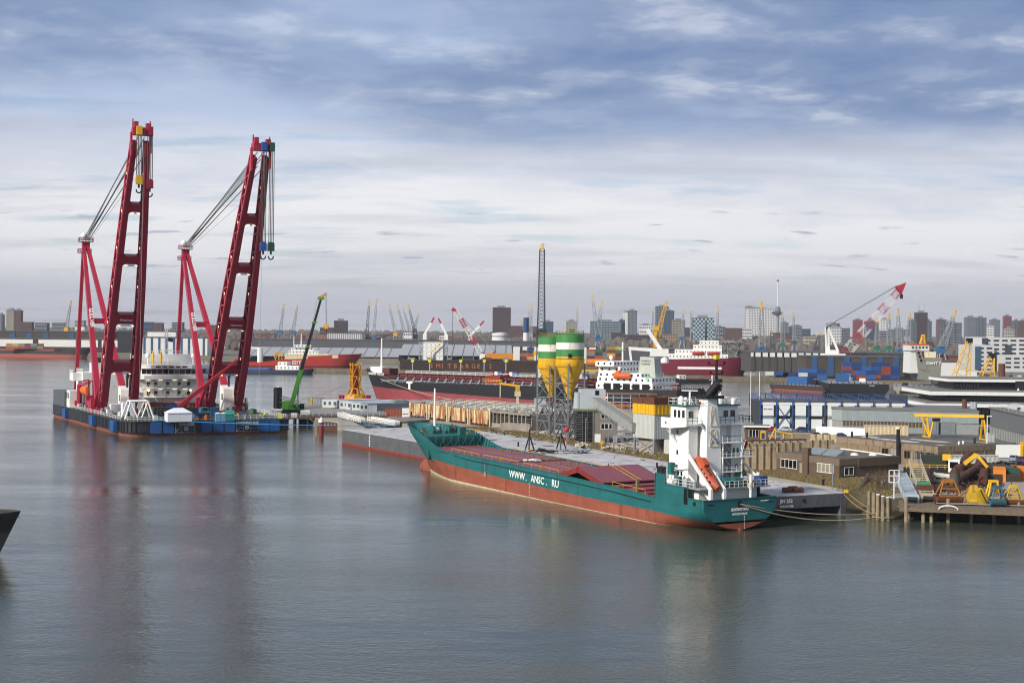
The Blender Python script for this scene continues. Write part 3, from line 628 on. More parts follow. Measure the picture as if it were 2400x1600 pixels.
text('КОЛМОГОРЫ', .6, LW, hull, (113.6, 4.7, 8.2), (-.86, .5, 0), (-.1, -.25, 1), 'bow_lettering', off=.01)
dm = B()
for k in range(9): dm.cbox((-.05, -.9, .3 + k * .26), .04, .16, .1)
stuff(dm.obj('draught_marks', LW, hull)); dm = B()
for k in range(10): dm.cbox((54.5, HB + .02, .5 + k * .26), .14, .04, .1)
stuff(dm.obj('draught_marks', LW, hull))
B().bar((72, HB + .3, 5.1), (71.6, HB + .25, 3.4), .05).bar((71.6, HB + .25, 3.4), (71.4, HB + .25, 2.5), .3).obj('rope_fender', ROPE, hull)
def shiploc(x, y, z): return tuple(Matrix.Translation((*CO, 0)) @ Matrix.Rotation(CA, 4, 'Z') @ V(x, y, z))
person(shiploc(47.5, -6.2, 5.1), 1.2, '#20242c', '#1b1d24', 'crew member in dark clothing standing by the far rail of the green ship')
person(shiploc(6.6, 6.6, 7.05), 2.2, '#2a4a86', '#23345c', 'crew member in blue overalls on the green ship beside the lifeboat')
# ================================================================ CRANE VESSEL WITH TWO RED SHEAR-LEG CRANES
GO = g(291, 1023); GA = R(25.5)
CRIM = mat('crimson_steel', '#a61f3a', .42, var=.12, scale=.25, streak=.08, scol='#5a1020', plates=(3., 6.))
CRIML = mat('crimson_lacing', '#b8485a', .45, var=.1)
GHULL = mat('charcoal_hull', '#25282e', .55, var=.25, scale=.5, streak=.2, scol='#4a4038')
GGREY = mat('grey_raised_hull', '#50565c', .55, var=.15)
GBLUE = mat('blue_fender', '#1d4f8c', .6, var=.14, scale=.7, streak=.1, scol='#2b3440')
GDECK = mat('dark_green_deck', '#39463f', .85, var=.35, scale=.5)
GRED = mat('red_brown_bottom', '#7d4a3d', .75, var=.2, streak=.2, scol='#4a3a30')
LX = lambda y: -.062 * y
gv = thing('crane_vessel', 'charcoal crane vessel with blue fender boxes and two tall crimson shear-leg cranes', 'crane vessel', GO, GA)
GM = Matrix.Translation((*GO, 0)) @ Matrix.Rotation(GA, 4, 'Z')
GW, GL = 50., 103.
def gplan(i):  # outline with rounded front-left corner
    pts = [(LX(GL) + i, GL - i), (0 + i, 5)]
    for k in range(7):
        a = math.pi + k * math.pi / 12; pts.append((5 + (5 - i) * math.cos(a), 5 + (5 - i) * math.sin(a)))
    return pts + [(GW - i, 0 + i), (GW - i, GL - i)]
gh = B().prism(gplan(0), 1.0, 4.3).obj('hull', GHULL, gv); B().prism(gplan(.25), -1.5, 1.0).obj('hull_bottom', GRED, gv)
gdk = B().prism(gplan(.3), 4.3, 4.42).obj('deck', GDECK, gv)
for z in (1.05, 4.2): 
    bb = B(); q = gplan(-.12)
    for a, c in zip(q[1:-1], q[2:]): bb.bar((*a, z), (*c, z), .25)
    bb.bar((*q[0], z), (*q[1], z), .25); bb.obj('rubbing_bar', BLACK, gh)
for k in range(52):
    y = 6 + k * 1.85
    if not any(abs(y - c_) < 4.4 for c_ in (13, 41, 82)): B().bar((LX(y) + .2, y, 1.2), (LX(y) + .2, y, 4.1), .22).obj('hull_rib', BLACK, gh)
for k in range(5):
    a = math.pi + (k + .8) * math.pi / 12; B().bar((5 + 5.1 * math.cos(a), 5 + 5.1 * math.sin(a), 1.2), (5 + 5.1 * math.cos(a), 5 + 5.1 * math.sin(a), 4.1), .25).obj('hull_rib', BLACK, gh)
def tyre(bb, p, r): bb.tube((p[0] - .3, p[1], p[2]), (p[0] + .05, p[1], p[2]), r, None, 10)
for yc in (13., 41., 82.):
    for k in range(3): B().box(LX(yc) - .75, LX(yc) + .4, yc - 4.2 + k * 2.3, yc - 2.1 + k * 2.3, .9, 4.0).obj('fender_box', GBLUE, gh)
    B().box(LX(yc) - .7, LX(yc) + .4, yc + 2.9, yc + 5., .8, 4.2).obj('fender_backing', BLACK, gh)
for x0 in (7.7, 11.4, 22.8, 26.3, 29.8, 40.5, 43.8): B().box(x0, x0 + 3.1, -.75, -.1, .75, 4.1).obj('fender_box', GBLUE, gh)
text('GULLIVER', 1.05, LW, gh, (16., -.15, 3.0), (1, 0, 0), (0, 0, 1), 'name_lettering', off=.02)
text('LUXEMBOURG', 1.02, LW, gh, (33.5, -.15, 3.1), (1, 0, 0), (0, 0, 1), 'port_lettering', off=.02)
for cx in (18.2, 36.8):
    em = B().lathe([(.62, 0), (.62, .05), (.45, .05), (.45, 0)], 18).obj('emblem', LW, gh); em.matrix_local = Matrix.Translation((cx, -.12, 2.0)) @ Matrix.Rotation(R(90), 4, 'X')
    B().cbox((cx, -.16, 2.), .12, .05, 1.).cbox((cx, -.16, 2.), .9, .05, .12).obj('emblem_cross', LW, gh)
def scaffold(x0, x1):
    s_ = B()
    for k in range(5): s_.bar((x0, -1.2, 1. + k * .85), (x1, -1.2, 1. + k * .85), .08)
    for k in range(4): x = x0 + (x1 - x0) * k / 3; s_.bar((x, -1.2, .6), (x, -1.2, 6.), .08); s_.bar((x, -1.2, 5.9), (x, .4, 5.9), .08)
    s_.bar((x0, -1.25, 1), ((x0 + x1) / 2, -1.25, 4.4), .07).bar((x0, -1.2, 5.2), (x1, -1.2, 5.2), .08)
    return s_.obj('scaffold', GALV, gv)
scaffold(14.8, 20.6); scaffold(33.2, 40.)
# raised grey after part on the port side
B().prism([(LX(84) + .1, 84), (LX(GL) + .1, GL - .1), (4, GL - .1), (4, 84)], 4.3, 9.6).obj('raised_side', GGREY, gv)
B().box(-4.4, 0., 77, 84, 4.42, 10.2).obj('deck_cabin', WHITE, gv)
for y in (79, 82): B().box(-4.47, -4.4, y, y + 1.4, 7.4, 9.4).obj('cabin_window', GLASS, gv)
# aft white house (port) with railing and funnel
h1 = B().box(0.4, 16, 80, 95, 4.4, 16.2).obj('aft_house', CREAM if False else WHITE, gv)
B().rail([(.5, 80.1, 16.2), (16, 80.1, 16.2)], 1.2, 2., .1, 1).rail([(.5, 80.1, 16.2), (.5, 95, 16.2)], 1.2, 2., .1, 1).obj('railing', WHITE, h1)
B().box(3.5, 8, 82, 86, 16.2, 19.6).obj('funnel_block', WHITE, h1)
for x in (4.6, 6.6): B().tube((x, 84, 19.6), (x - .4, 83.2, 21.2), .7, None, 10).obj('exhaust', BLACK, h1)
B().box(-2.6, .4, 82, 90, 13.4, 16.).rail([(-2.6, 82, 16), (-2.6, 90, 16)], 1.1, 2., .1, 1).obj('side_wing', WHITE, h1)
for k in range(2): B().box(.3, .45, 83 + k * 3, 84.6 + k * 3, 12.2, 13.8).obj('window', GLASS, h1)
# accommodation and bridge amidships aft
ac = B().box(18.5, 45, 81, 99, 4.4, 13.9).obj('accommodation', WHITE, gv)
for k, z in enumerate((7.6, 10.8)):
    B().box(21, 38, 79.2, 81, z - .25, z).obj('balcony', WHITE, ac); B().rail([(21, 79.3, z), (38, 79.3, z)], 1.1, 2., .08, 1).obj('railing', WHITE, ac)
    for x in (22.4, 25., 29.2, 33.2, 36.6):
        wi = B().box(x, x + 1.1, 80.9, 81, z + .5, z + 2.).obj('window', GLASS, ac)
    for x in (22, 26.4, 31.4, 35.): B().box(x, x + 1.5, 80.7, 80.95, z + 2.6, z + 2.75).obj('strip_light', mat('strip_light', '#ffeec8', emit=.9), ac)
for a, c in (((24, 79.4, 13.9), (28.4, 79.3, 10.8)), ((37.5, 79.4, 13.9), (33.4, 79.3, 10.8)), ((24.5, 79.2, 10.8), (28.5, 78.6, 7.6)), ((37.6, 79.2, 10.8), (33.8, 78.6, 7.6)), ((24.6, 78.8, 7.6), (27., 78, 4.4)), ((37.4, 78.8, 7.6), (34.5, 78, 4.4))):
    B().bar(a, c, .8, .25).obj('stair', GALV, ac)
for x in (22.6, 37.4): B().lathe([(0, -.45), (.45, 0), (0, .45)], 8, (x, 79.)).obj('flood_light', LAMP, ac).location = (0, 0, 9.9)
B().tube((27.6, 78.2, 5.4), (34.5, 78.2, 5.4), .6, None, 8).obj('rescue_boat', ORANGE, ac)
br = B().prism([(18.5, 80), (21, 78.6), (40, 78.6), (45, 81), (45, 92), (18.5, 92)], 13.9, 15.2).obj('bridge_base', WHITE, gv)
bw = B(); Pn = [(20.5, 81), (23.5, 79.2), (37.5, 79.2), (43.5, 82)]
brw = B().prism([(20.5, 81), (23.5, 79.2), (37.5, 79.2), (43.5, 82), (43.5, 91), (20.5, 91)], 15.2, 17.6).obj('bridge_wall', WHITE, br)
for (a, c), n in zip(zip(Pn, Pn[1:]), (2, 7, 3)):
    for k in range(n):
        p, q = V(*a).lerp(V(*c), (k + .06) / n), V(*a).lerp(V(*c), (k + .94) / n); d = (q - p).normalized(); nn = V(d.y, -d.x) * .08
        B().add([(p.x + nn.x, p.y + nn.y, 15.7), (q.x + nn.x, q.y + nn.y, 15.7), (q.x + 3 * nn.x, q.y + 3 * nn.y, 17.4), (p.x + 3 * nn.x, p.y + 3 * nn.y, 17.4)], [(0, 1, 2, 3)]).obj('bridge_window', GLASS, brw)
B().prism([(20, 80.6), (23.3, 78.6), (37.8, 78.6), (44.2, 81.6), (44.2, 91.5), (20, 91.5)], 17.6, 18.9).obj('bridge_roof', WHITE, br)
for k in range(5): B().box(25. + k * 2.3, 26.7 + k * 2.3, 78.5, 78.6, 18.0, 18.5).obj('roof_window', GLASS, br)
B().rail([(19.5, 80, 18.9), (44, 80.6, 18.9)], 1.2, 2.2, .1, 1).obj('railing', WHITE, br)
B().box(20, 42, 93, 99, 18.9, 22.4).rail([(20, 93, 22.4), (42, 93, 22.4)], 1.2, 2.2, .1, 1).obj('top_house', WHITE, br)
pm = B().lattice((31, 90, 18.9), (31, 90, 31.5), 1.2, .7, 6, .14, .1).obj('signal_mast', WHITE, gv)
for z, l in ((24, 3), (27, 2.4), (29.5, 1.4)): B().bar((31 - l, 90, z), (31 + l, 90, z), .15).obj('yard_arm', WHITE, pm)
B().add([(31.6, 90, 28.5), (33.4, 89.8, 28.2), (33.2, 89.8, 26.8), (31.5, 90, 27.2)], [(0, 1, 2, 3)]).obj('flag', mat('flag_blue', '#23346c', .8), pm)
for x, y, r_ in ((39.6, 85, .9), (24, 88, .9), (41, 88, .7)): B().tube((x, y, 18.9), (x, y, 21.3), .25).lathe([(0, 21.1), (r_ * .8, 21.4), (r_, 22.), (r_ * .75, 22.6), (0, 22.9)], 14, (x, y)).obj('antenna_dome', WHITE, br, 50)
for x in (26.5, 29.3): B().tube((x, 91, 18.9), (x, 91, 23.2), .4).obj('vent_post', YELLOW if x < 28 else mat('ochre', '#c89a3c'), br)
# ---------------------------------------------------------------- the two cranes
def boxleg(bb, p, q, w0, w1, d0, d1, fwd):
    """tapered box leg between p and q; fwd = boom-plane normal"""
    p, q = V(p), V(q); d = (q - p).normalized(); f = V(fwd) - d * V(fwd).dot(d); f.normalize(); a = d.cross(f).normalized()
    P = lambda e, ww, dd: [e + a * (i * ww / 2) + f * (j * dd / 2) for i, j in ((-1, -1), (1, -1), (1, 1), (-1, 1))]
    A, C = P(p, w0, d0), P(q, w1, d1)
    return bb.add(A + C, [(0, 3, 2, 1), (4, 5, 6, 7), (0, 1, 5, 4), (1, 2, 6, 5), (2, 3, 7, 6), (3, 0, 4, 7)])
def shear_crane(xc, yb, lean, zt, mtop, blocks, label):
    C = thing('shear_leg_crane', label, 'crane', GO, GA)
    foot, tip = V(xc, yb, 6.), V(xc, yb - lean, zt); ax = (tip - foot).normalized(); fw = V(0, -1, 0); n = fw - ax * fw.dot(ax); n.normalize()
    hw0, hw1 = 4.7, 1.75                                  # half spread of the legs at foot and tip
    at = lambda t, s, o=0.: foot.lerp(tip, t) + V(s * (hw0 + (hw1 - hw0) * t ** 1.7), 0, 0) + n * o
    boom = None
    for s in (-1, 1):
        # each leg: an open channel - front plate, rear plate, inner web, laced outer side
        wl = lambda t: 2.3 - .9 * t ** 1.2; dl = lambda t: min(5.6 - 2.4 * t, 2.4 + 30 * t)
        fp, rp = B(), B(); ts = [0, .04, .2, .45, .7, .97]
        rows = []
        for t in ts:
            ww, dd = (wl(t), dl(t)) if t > .03 else (1.6, 2.)
            c_ = at(t, s); rows.append([c_ + V(-ww / 2, 0, 0) + n * (dd / 2), c_ + V(ww / 2, 0, 0) + n * (dd / 2), c_ + V(ww / 2, 0, 0) - n * (dd / 2), c_ + V(-ww / 2, 0, 0) - n * (dd / 2)])
        leg = B().grid([[r_[0], r_[1], r_[2], r_[3]] for r_ in rows]).obj('boom_leg', CRIM, C)
        nn = 26
        for k in range(nn):
            ta, tb = .05 + .9 * k / nn, .05 + .9 * (k + 1) / nn
            e = lambda t, o: at(t, s, o * dl(t) / 2) + V(-wl(t) / 2, 0, 0)
            B().bar(e(ta, 1 if k % 2 else -1), e(tb, -1 if k % 2 else 1), .3).obj('lacing', CRIML, leg)
        for o in (1, -1):
            ch = B()
            for ta, tb in zip(ts[1:], ts[2:]): ch.bar(at(ta, s, o * dl(ta) / 2) + V(-wl(ta) / 2, 0, 0), at(tb, s, o * dl(tb) / 2) + V(-wl(tb) / 2, 0, 0), .45)
            ch.obj('chord', CRIML, leg)
        for t in (.2, .33, .46, .6, .73, .86):
            p = at(t, s) + V(-(wl(t) / 2 + .12), 0, 0); B().cbox(p, .16, .2, .7).obj('leg_light', mat('leg_light', '#ffe9b8', emit=1.), leg)
        B().cbox(foot + V(s * hw0, 0, -.9), 2.6, 3.4, 2.2).obj('foot_block', CRIM, C)
    for t in (.165, .345, .56, .745):
        a, c_ = at(t, -1), at(t, 1); hh = 3.2 if t < .5 else 2.6; cw = 2.2
        inn = lambda t_: hw0 + (hw1 - hw0) * t_ ** 1.7 - (2.3 - .9 * t_ ** 1.2) / 2
        th = hh / 2 / (tip - foot).length
        cb = B()
        P = lambda t_, x_, o: foot.lerp(tip, t_) + V(x_, 0, 0) + n * o
        for o in (-1.2, 1.2):
            poly = [(t - 1.9 * th, -inn(t)), (t - 1.3 * th, -inn(t) + .25), (t - th, -inn(t) + .9), (t - th, inn(t) - .9), (t - 1.3 * th, inn(t) - .25), (t - 1.9 * th, inn(t)), (t - 1.9 * th, inn(t) + .6), (t + 1.9 * th, inn(t) + .6), (t + 1.9 * th, inn(t)), (t + 1.3 * th, inn(t) - .25), (t + th, inn(t) - .9), (t + th, -inn(t) + .9), (t + 1.3 * th, -inn(t) + .25), (t + 1.9 * th, -inn(t)), (t + 1.9 * th, -inn(t) - .6), (t - 1.9 * th, -inn(t) - .6)]
            cb.add([P(tt, xx, o) for tt, xx in poly], [tuple(range(16))])
        m_ = [(t - th, -inn(t) + .9), (t - th, inn(t) - .9), (t + th, inn(t) - .9), (t + th, -inn(t) + .9)]
        for i, j in ((0, 1), (2, 3)): cb.add([P(*m_[i], -1.2), P(*m_[j], -1.2), P(*m_[j], 1.2), P(*m_[i], 1.2)], [(0, 1, 2, 3)])
        cbo = cb.obj('cross_beam', CRIM, C)
        for sx in (-1, 1): B().cbox(P(t - th * 1.35, sx * (inn(t) - 1.), 1.3), .5, .4, .3).obj('beam_light', mat('beam_light', '#ffe2a8', emit=1.3), cbo)
        B().bar(P(t - th * 1.25, -inn(t) + 1.8, 1.2), P(t - th * 1.25, inn(t) - 1.8, 1.2), .5, .4).obj('walkway', GALV, cbo)
        if abs(t - .345) < .01: text('Huisman', 1.1, LW, cbo, P(t - th * .35, 0, 1.24), (1, 0, 0), ax, 'maker_lettering', off=.02, align='CENTER')
    # head with sheaves
    hd = B().cbox(tip + V(0, -.3, .3), 5.6, 3.0, 2.2).cbox(tip + V(-1.8, -1., 2.), 1.2, 1.6, 2.2).cbox(tip + V(1.8, -1., 1.8), 1.4, 1.8, 1.8).bar(tip + V(-2.6, 0, 1), tip + V(-2.6, -.4, 4), .3).bar(tip + V(2.4, 0, 1), tip + V(2.5, -.4, 3.6), .3).obj('boom_head', CRIM, C)
    jib = at(.97, 0)
    B().cbox(tip + V(-2.9, .5, -3.4), .5, 1.6, 7.).obj('head_frame', CRIM, hd); B().cbox(tip + V(2.8, .3, -3.), .5, 1.4, 6.).obj('head_frame', CRIM, hd)
    for (dx, dy, colr, drop, hook) in blocks:
        m_ = mat('block_' + colr, colr, .5, var=.15)
        sh = B().cbox(tip + V(dx, dy, .3), 1.5, 1.5, 2.6).obj('upper_block', m_, hd)
        blk_ = thing('hook_block', '%s hoisting hook block hanging below the crimson boom head' % hook, 'hook block', tuple(GM @ (tip + V(dx, dy, -drop))), GA)
        B().cbox((0, 0, 0), 1.9, 1.3, 2.3).tube((-.95, 0, 0), (.95, 0, 0), .5, None, 12).obj('sheave_housing', m_, blk_)
        B().cbox((0, 0, 1.3), 1.5, 1.1, .5).obj('top_plate', m_, blk_)
        B().tube((0, 0, -1.), (0, 0, -2.2), .3).obj('shank', BLACK, blk_); hk = B(); pr = None
        for a in range(-20, 201, 20):
            p = (.75 * math.cos(R(-a)), 0, -2.9 + .75 * math.sin(R(-a)))
            if pr: hk.tube(pr, p, .22, None, 6)
            pr = p
        hk.obj('hook', BLACK, blk_)
        for i in range(4):
            x_ = dx - .7 + 1.4 * i / 3; B().tube(tip + V(x_, dy, -.8), tip + V(x_, dy, -drop + 1.2), .13, None, 5).obj('hoist_rope', DCABLE, C)
    B().tube(tip + V(.4, -2., 0), V(xc + .5, yb - lean + 2, 9.), .05, None, 4).obj('whip_line', CABLE, C)
    # mast (backstay frame)
    T = V(*mtop)
    for s in (-1, 1):
        o = boxleg(B(), V(xc + s * 4.6, yb + 8, 5.5), T + V(s * .7, 0, -2.), 2., 1.1, 2.2, 1.5, (0, -1, 0)).obj('mast_leg', CRIM, C)
    boxleg(B(), V(T.x - 3., T.y + 1, 5.), T + V(-.7, .5, -2.), 1.3, 1.1, 1.3, 1.1, (0, -1, 0)).obj('mast_rear_leg', CRIM, C)
    pA, pB = V(xc - 4.6, yb + 8, 5.5).lerp(T + V(-.7, 0, -2), .52), V(xc + 4.6, yb + 8, 5.5).lerp(T + V(.7, 0, -2), .52)
    B().bar(pA, pB, 1.6, 1.9).obj('mast_beam', CRIM, C)
    hd2 = B().cbox(T + V(0, 0, -1.6), 2.6, 1.8, 3.2).obj('mast_head', CRIM, C)
    B().rail([T + V(-2.4, -1.5, 0), T + V(2.4, -1.5, 0), T + V(2.4, 1.5, 0), T + V(-2.4, 1.5, 0), T + V(-2.4, -1.5, 0)], 1.3, 1.2, .14, 1).cbox(T + V(0, 0, -.1), 4.8, 3, .15).obj('mast_platform', CRIM, hd2)
    B().rail([T + V(-2.6, -1.5, -4), T + V(1.8, -1.5, -4), T + V(1.8, 1.5, -4), T + V(-2.6, 1.5, -4), T + V(-2.6, -1.5, -4)], 1.3, 1.2, .14, 1).cbox(T + V(-.4, 0, -4.1), 4.4, 3, .15).obj('mast_platform', CRIM, hd2)
    B().lathe([(.5, 1.2), (1., 1.6), (1.15, 2.4), (.9, 3.1), (0, 3.5)], 14, (T.x - .6, T.y)).obj('radome', WHITE, hd2, 50).location = (0, 0, T.z - .2)
    for i in range(7):
        f_ = i / 6.; B().tube(T + V(-.9 + 1.8 * f_, -.6, .6 + .5 * (i % 2)), at(.93 + .05 * (i % 3) / 2, -1 + 2 * f_, -1.4), .16, None, 5).obj('luffing_rope', CABLE if i != 3 else DCABLE, C)
    B().tube(T + V(1., -.8, 0), at(.80, -1, -1.4), .06, None, 4).obj('luffing_rope', CABLE, C)
    text('GULLIVER', 1.9, LW, C, V(xc - 4.6, yb + 8, 5.5).lerp(T + V(-.7, 0, -2), .60) + V(-.4, -1.3, 0), (T + V(-.7, 0, -2) - V(xc - 4.6, yb + 8, 5.5)) * -1, (1, 0, .0), 'mast_lettering', off=.03, sx=1.1)
    # luffing cylinders / foot struts
    for s in (-1, 1):
        B().tube(V(xc + s * 6.2, yb + 8.5, 6), at(.17, s, -1.), .55, .4, 8).obj('strut', CRIM, C)
        B().cbox((xc + s * 6.2, yb + 8.5, 6.5), 2., 2., 5.).obj('strut_base', CRIM, C)
    return C
shear_crane(4.8, 37.5, 34, 90.2, (3.9, 99.5, 62.6), [(-1.1, -2.6, '#d8a818', 14.5, 'yellow'), (2.1, -2.6, '#8c1a30', 15.5, 'crimson')], 'crimson shear-leg crane nearest the left edge standing on the crane vessel')
shear_crane(39., 38., 43, 86.8, (39, 96.7, 61.), [(.2, -2.6, '#1f4f94', 30., 'blue'), (2.6, -2.6, '#214d3c', 30., 'dark green')], 'crimson shear-leg crane leaning further over, right of the bridge, standing on the crane vessel')
# winch houses between the boom legs
for xc in (9.5, 43.):
    wh_ = B().add([(xc - 3, 41, 4.4), (xc + 4, 41, 4.4), (xc + 4, 47, 4.4), (xc - 3, 47, 4.4), (xc - 3, 42, 12.), (xc + 4, 41.2, 11), (xc + 4, 47, 13), (xc - 3, 47, 13)], [(0, 1, 5, 4), (1, 2, 6, 5), (2, 3, 7, 6), (3, 0, 4, 7), (4, 5, 6, 7)]).obj('winch_house', WHITE, gv)
    B().box(xc - 3.06, xc - 2.95, 43, 44.6, 8.2, 10.2).obj('window', GLASS, wh_); B().lathe([(0, -.5), (.5, 0), (0, .5)], 8, (xc + 1, 41.)).obj('flood_light', LAMP, wh_).location = (0, -.2, 10.3)
    B().tube((xc - .5, 45, 12.4), (xc - .5, 45, 15.6), .35).tube((xc - .5, 45, 15.6), (xc - .2, 44.8, 17.2), .5).obj('exhaust_stack', BLACK, wh_)
# deck gear (each a thing resting on the deck)
def gput(o): o.matrix_world = GM @ o.matrix_world; return o
def container_mesh(L=6.06, W=2.44, Hh=2.6):
    b_ = B(); n = int(L / .55)
    for s in (-1, 1):
        pts = []
        for k in range(n):
            x0, x1 = -L / 2 + .1 + (L - .2) * k / n, -L / 2 + .1 + (L - .2) * (k + .5) / n; pts += [(x0, s * (W / 2 - (.09 if k % 2 else .02))), (x1, s * (W / 2 - (.09 if k % 2 else .02)))]
        b_.add([(x, y, .12) for x, y in pts] + [(x, y, Hh - .1) for x, y in pts], [(i, i + 1, len(pts) + i + 1, len(pts) + i) for i in range(len(pts) - 1)])
    b_.box(-L / 2 + .03, L / 2 - .03, -W / 2 + .1, W / 2 - .1, .05, Hh - .03)
    for x in (-L / 2 + .06, L / 2 - .06):
        for y in (-W / 2 + .06, W / 2 - .06): b_.box(x - .06, x + .06, y - .06, y + .06, 0, Hh)
    for s in (-1, 1):
        b_.box(-L / 2, L / 2, s * W / 2 - .06, s * W / 2 + .06 - .06, 0, .14).box(-L / 2, L / 2, s * W / 2 - .06, s * W / 2, Hh - .12, Hh)
        b_.box(s * L / 2 - .05, s * L / 2, -W / 2, W / 2, Hh - .12, Hh)
    return b_
def container(loc, rz, col, label, L=6.06, W=2.44, Hh=2.6, group=None, doors=True, name='shipping_container'):
    m_ = mat('box_' + col, col, .6, var=.15, scale=.7, streak=.22, scol='#4a3426')
    t_ = thing(name, label, 'container', loc, rz, group); bd = container_mesh(L, W, Hh).obj('body', m_, t_)
    if doors:
        for s in (-1, 1):
            dr = B().box(L / 2, L / 2 + .05, s * W / 4 - W / 4 + .05, s * W / 4 + W / 4 - .05, .15, Hh - .15).obj('door', m_, t_)
            B().bar((L / 2 + .08, s * W / 5, .2), (L / 2 + .08, s * W / 5, Hh - .2), .05).obj('lock_rod', GALV, dr)
    return t_
def gp(x, y, z=4.42): return tuple(GM @ V(x, y, z))
def gx(px, py, z=4.42): return (*g(px, py, z), z)
container(gx(490, 974), GA + R(8), '#2f5f92', 'mid-blue container on the crane vessel deck before the winch drums')
container(gx(405, 963), GA, '#234f86', 'blue container beside the black truck on the crane vessel deck')
container(gx(381, 975), GA + R(3), '#33373b', 'dark grey container behind the white tent on the crane vessel', Hh=2.9)
container(gx(366, 960), GA, '#7a3e22', 'brown container furthest back on the crane vessel deck', L=12.2)
container(gx(462, 961), GA, '#5c3426', 'rust brown container under the right crane boom', L=12.2)
tn = thing('tent', 'white peaked party tent on the crane vessel deck edge', 'tent', gx(418, 987), GA)
WTARP = mat('white_canvas', '#d9dbe2', .7, var=.06)
B().box(-3.6, 3.6, -2.2, 2.2, 0, 2.6).obj('wall', WTARP, tn); B().add([(-3.8, -2.4, 2.6), (3.8, -2.4, 2.6), (3.8, 2.4, 2.6), (-3.8, 2.4, 2.6), (-1.4, 0, 4.), (1.4, 0, 4.)], [(0, 1, 5, 4), (1, 2, 5), (2, 3, 4, 5), (3, 0, 4)]).obj('roof', WTARP, tn)
for i, (x, lab) in enumerate(((511.0, 'left of two pale blue portable toilets on the crane vessel'), (523.0, 'right of two pale blue portable toilets on the crane vessel'))):
    t_ = thing('portable_toilet', lab, 'toilet', gx(x, 987.5), GA); B().box(-.75, .75, -.75, .75, 0, 2.4).obj('cabin', mat('toilet_blue', '#5b86a6', .6), t_); B().box(-.5, .5, -.8, -.75, .15, 2.1).obj('door', mat('toilet_door', '#6f9ab8', .6), t_); B().add([(-.85, -.85, 2.4), (.85, -.85, 2.4), (.85, .85, 2.4), (-.85, .85, 2.4), (0, 0, 2.75)], [(0, 1, 4), (1, 2, 4), (2, 3, 4), (3, 0, 4)]).obj('roof', WHITE, t_)
t_ = thing('storage_hut', 'small teal peaked storage hut right of the portable toilets', 'hut', gx(536, 985), GA); TEALH = mat('teal_hut', '#2d8478', .7)
B().box(-1.5, 1.5, -1.2, 1.2, 0, 1.9).obj('wall', TEALH, t_); B().add([(-1.6, -1.3, 1.9), (1.6, -1.3, 1.9), (1.6, 1.3, 1.9), (-1.6, 1.3, 1.9), (-1.6, 0, 3.1), (1.6, 0, 3.1)], [(0, 1, 5, 4), (2, 3, 4, 5), (1, 2, 5), (3, 0, 4)]).obj('roof', TEALH, t_)
# truck crane on deck with long red telescopic boom
tc_ = thing('truck_crane', 'black truck crane with long red telescopic boom on the crane vessel deck', 'truck crane', gx(452, 979), GA + R(-6))
B().box(-5, 5, -1.25, 1.25, .8, 1.5).obj('chassis', BLACK, tc_)
for x in (-4, -2.6, 2.2, 3.8):
    for y in (-1.1, 1.1): B().tube((x, y - .2, .55), (x, y + .2, .55), .55, None, 12).obj('wheel', BLACK, tc_)
cbn = B().add([(2.6, -1.2, 1.5), (5, -1.2, 1.5), (5, 1.2, 1.5), (2.6, 1.2, 1.5), (2.6, -1.2, 3.3), (4.5, -1.2, 3.3), (4.5, 1.2, 3.3), (2.6, 1.2, 3.3)], [(0, 1, 5, 4), (1, 2, 6, 5), (2, 3, 7, 6), (3, 0, 4, 7), (4, 5, 6, 7)]).obj('cab', mat('truck_teal', '#3a5a63', .4), tc_)
B().box(4.7, 4.85, -1, 1, 2.3, 3.1).obj('windscreen', GLASS, cbn); B().box(3., 4.3, -1.25, -1.2, 2.3, 3.1).obj('side_window', GLASS, cbn)
B().box(-4.6, 1.6, -1., 1., 1.5, 3.2).obj('crane_house', mat('black_house', '#1a1b20', .5), tc_)
ba, bc = V(-4.2, 0, 3.6), V(14., 3.6, 17.8)
B().bar(ba, ba.lerp(bc, .42), 1.05, 1.2).obj('boom_section', REDP, tc_); B().bar(ba.lerp(bc, .42), ba.lerp(bc, .74), .8, .9).obj('boom_section', REDP, tc_); B().bar(ba.lerp(bc, .74), bc, .6, .7).obj('boom_section', REDP, tc_)
B().tube((-1.5, 0, 2.6), ba.lerp(bc, .17) - V(0, 0, .4), .22, None, 8).obj('luffing_cylinder', REDP, tc_)
# winches: two big pale drums and the one beyond
for i, (x, lab) in enumerate(((540, 'left large pale winch drum by the right crane'), (566, 'right large pale winch drum by the right crane'))):
    t_ = thing('winch_drum', lab, 'winch', gx(x, 963), GA)
    B().tube((-1.3, 0, 2.3), (1.3, 0, 2.3), 1.5, None, 14).obj('drum', mat('rope_brown', '#6b573c', .9), t_)
    for xx in (-1.6, 1.6): B().tube((xx - .22, 0, 2.3), (xx + .22, 0, 2.3), 2.2, None, 16).obj('flange', mat('pale_winch', '#b5b1a8', .6, streak=.3), t_)
    B().box(-1.9, 1.9, -1.4, 1.4, 0, .6).obj('bed', GGREY, t_)
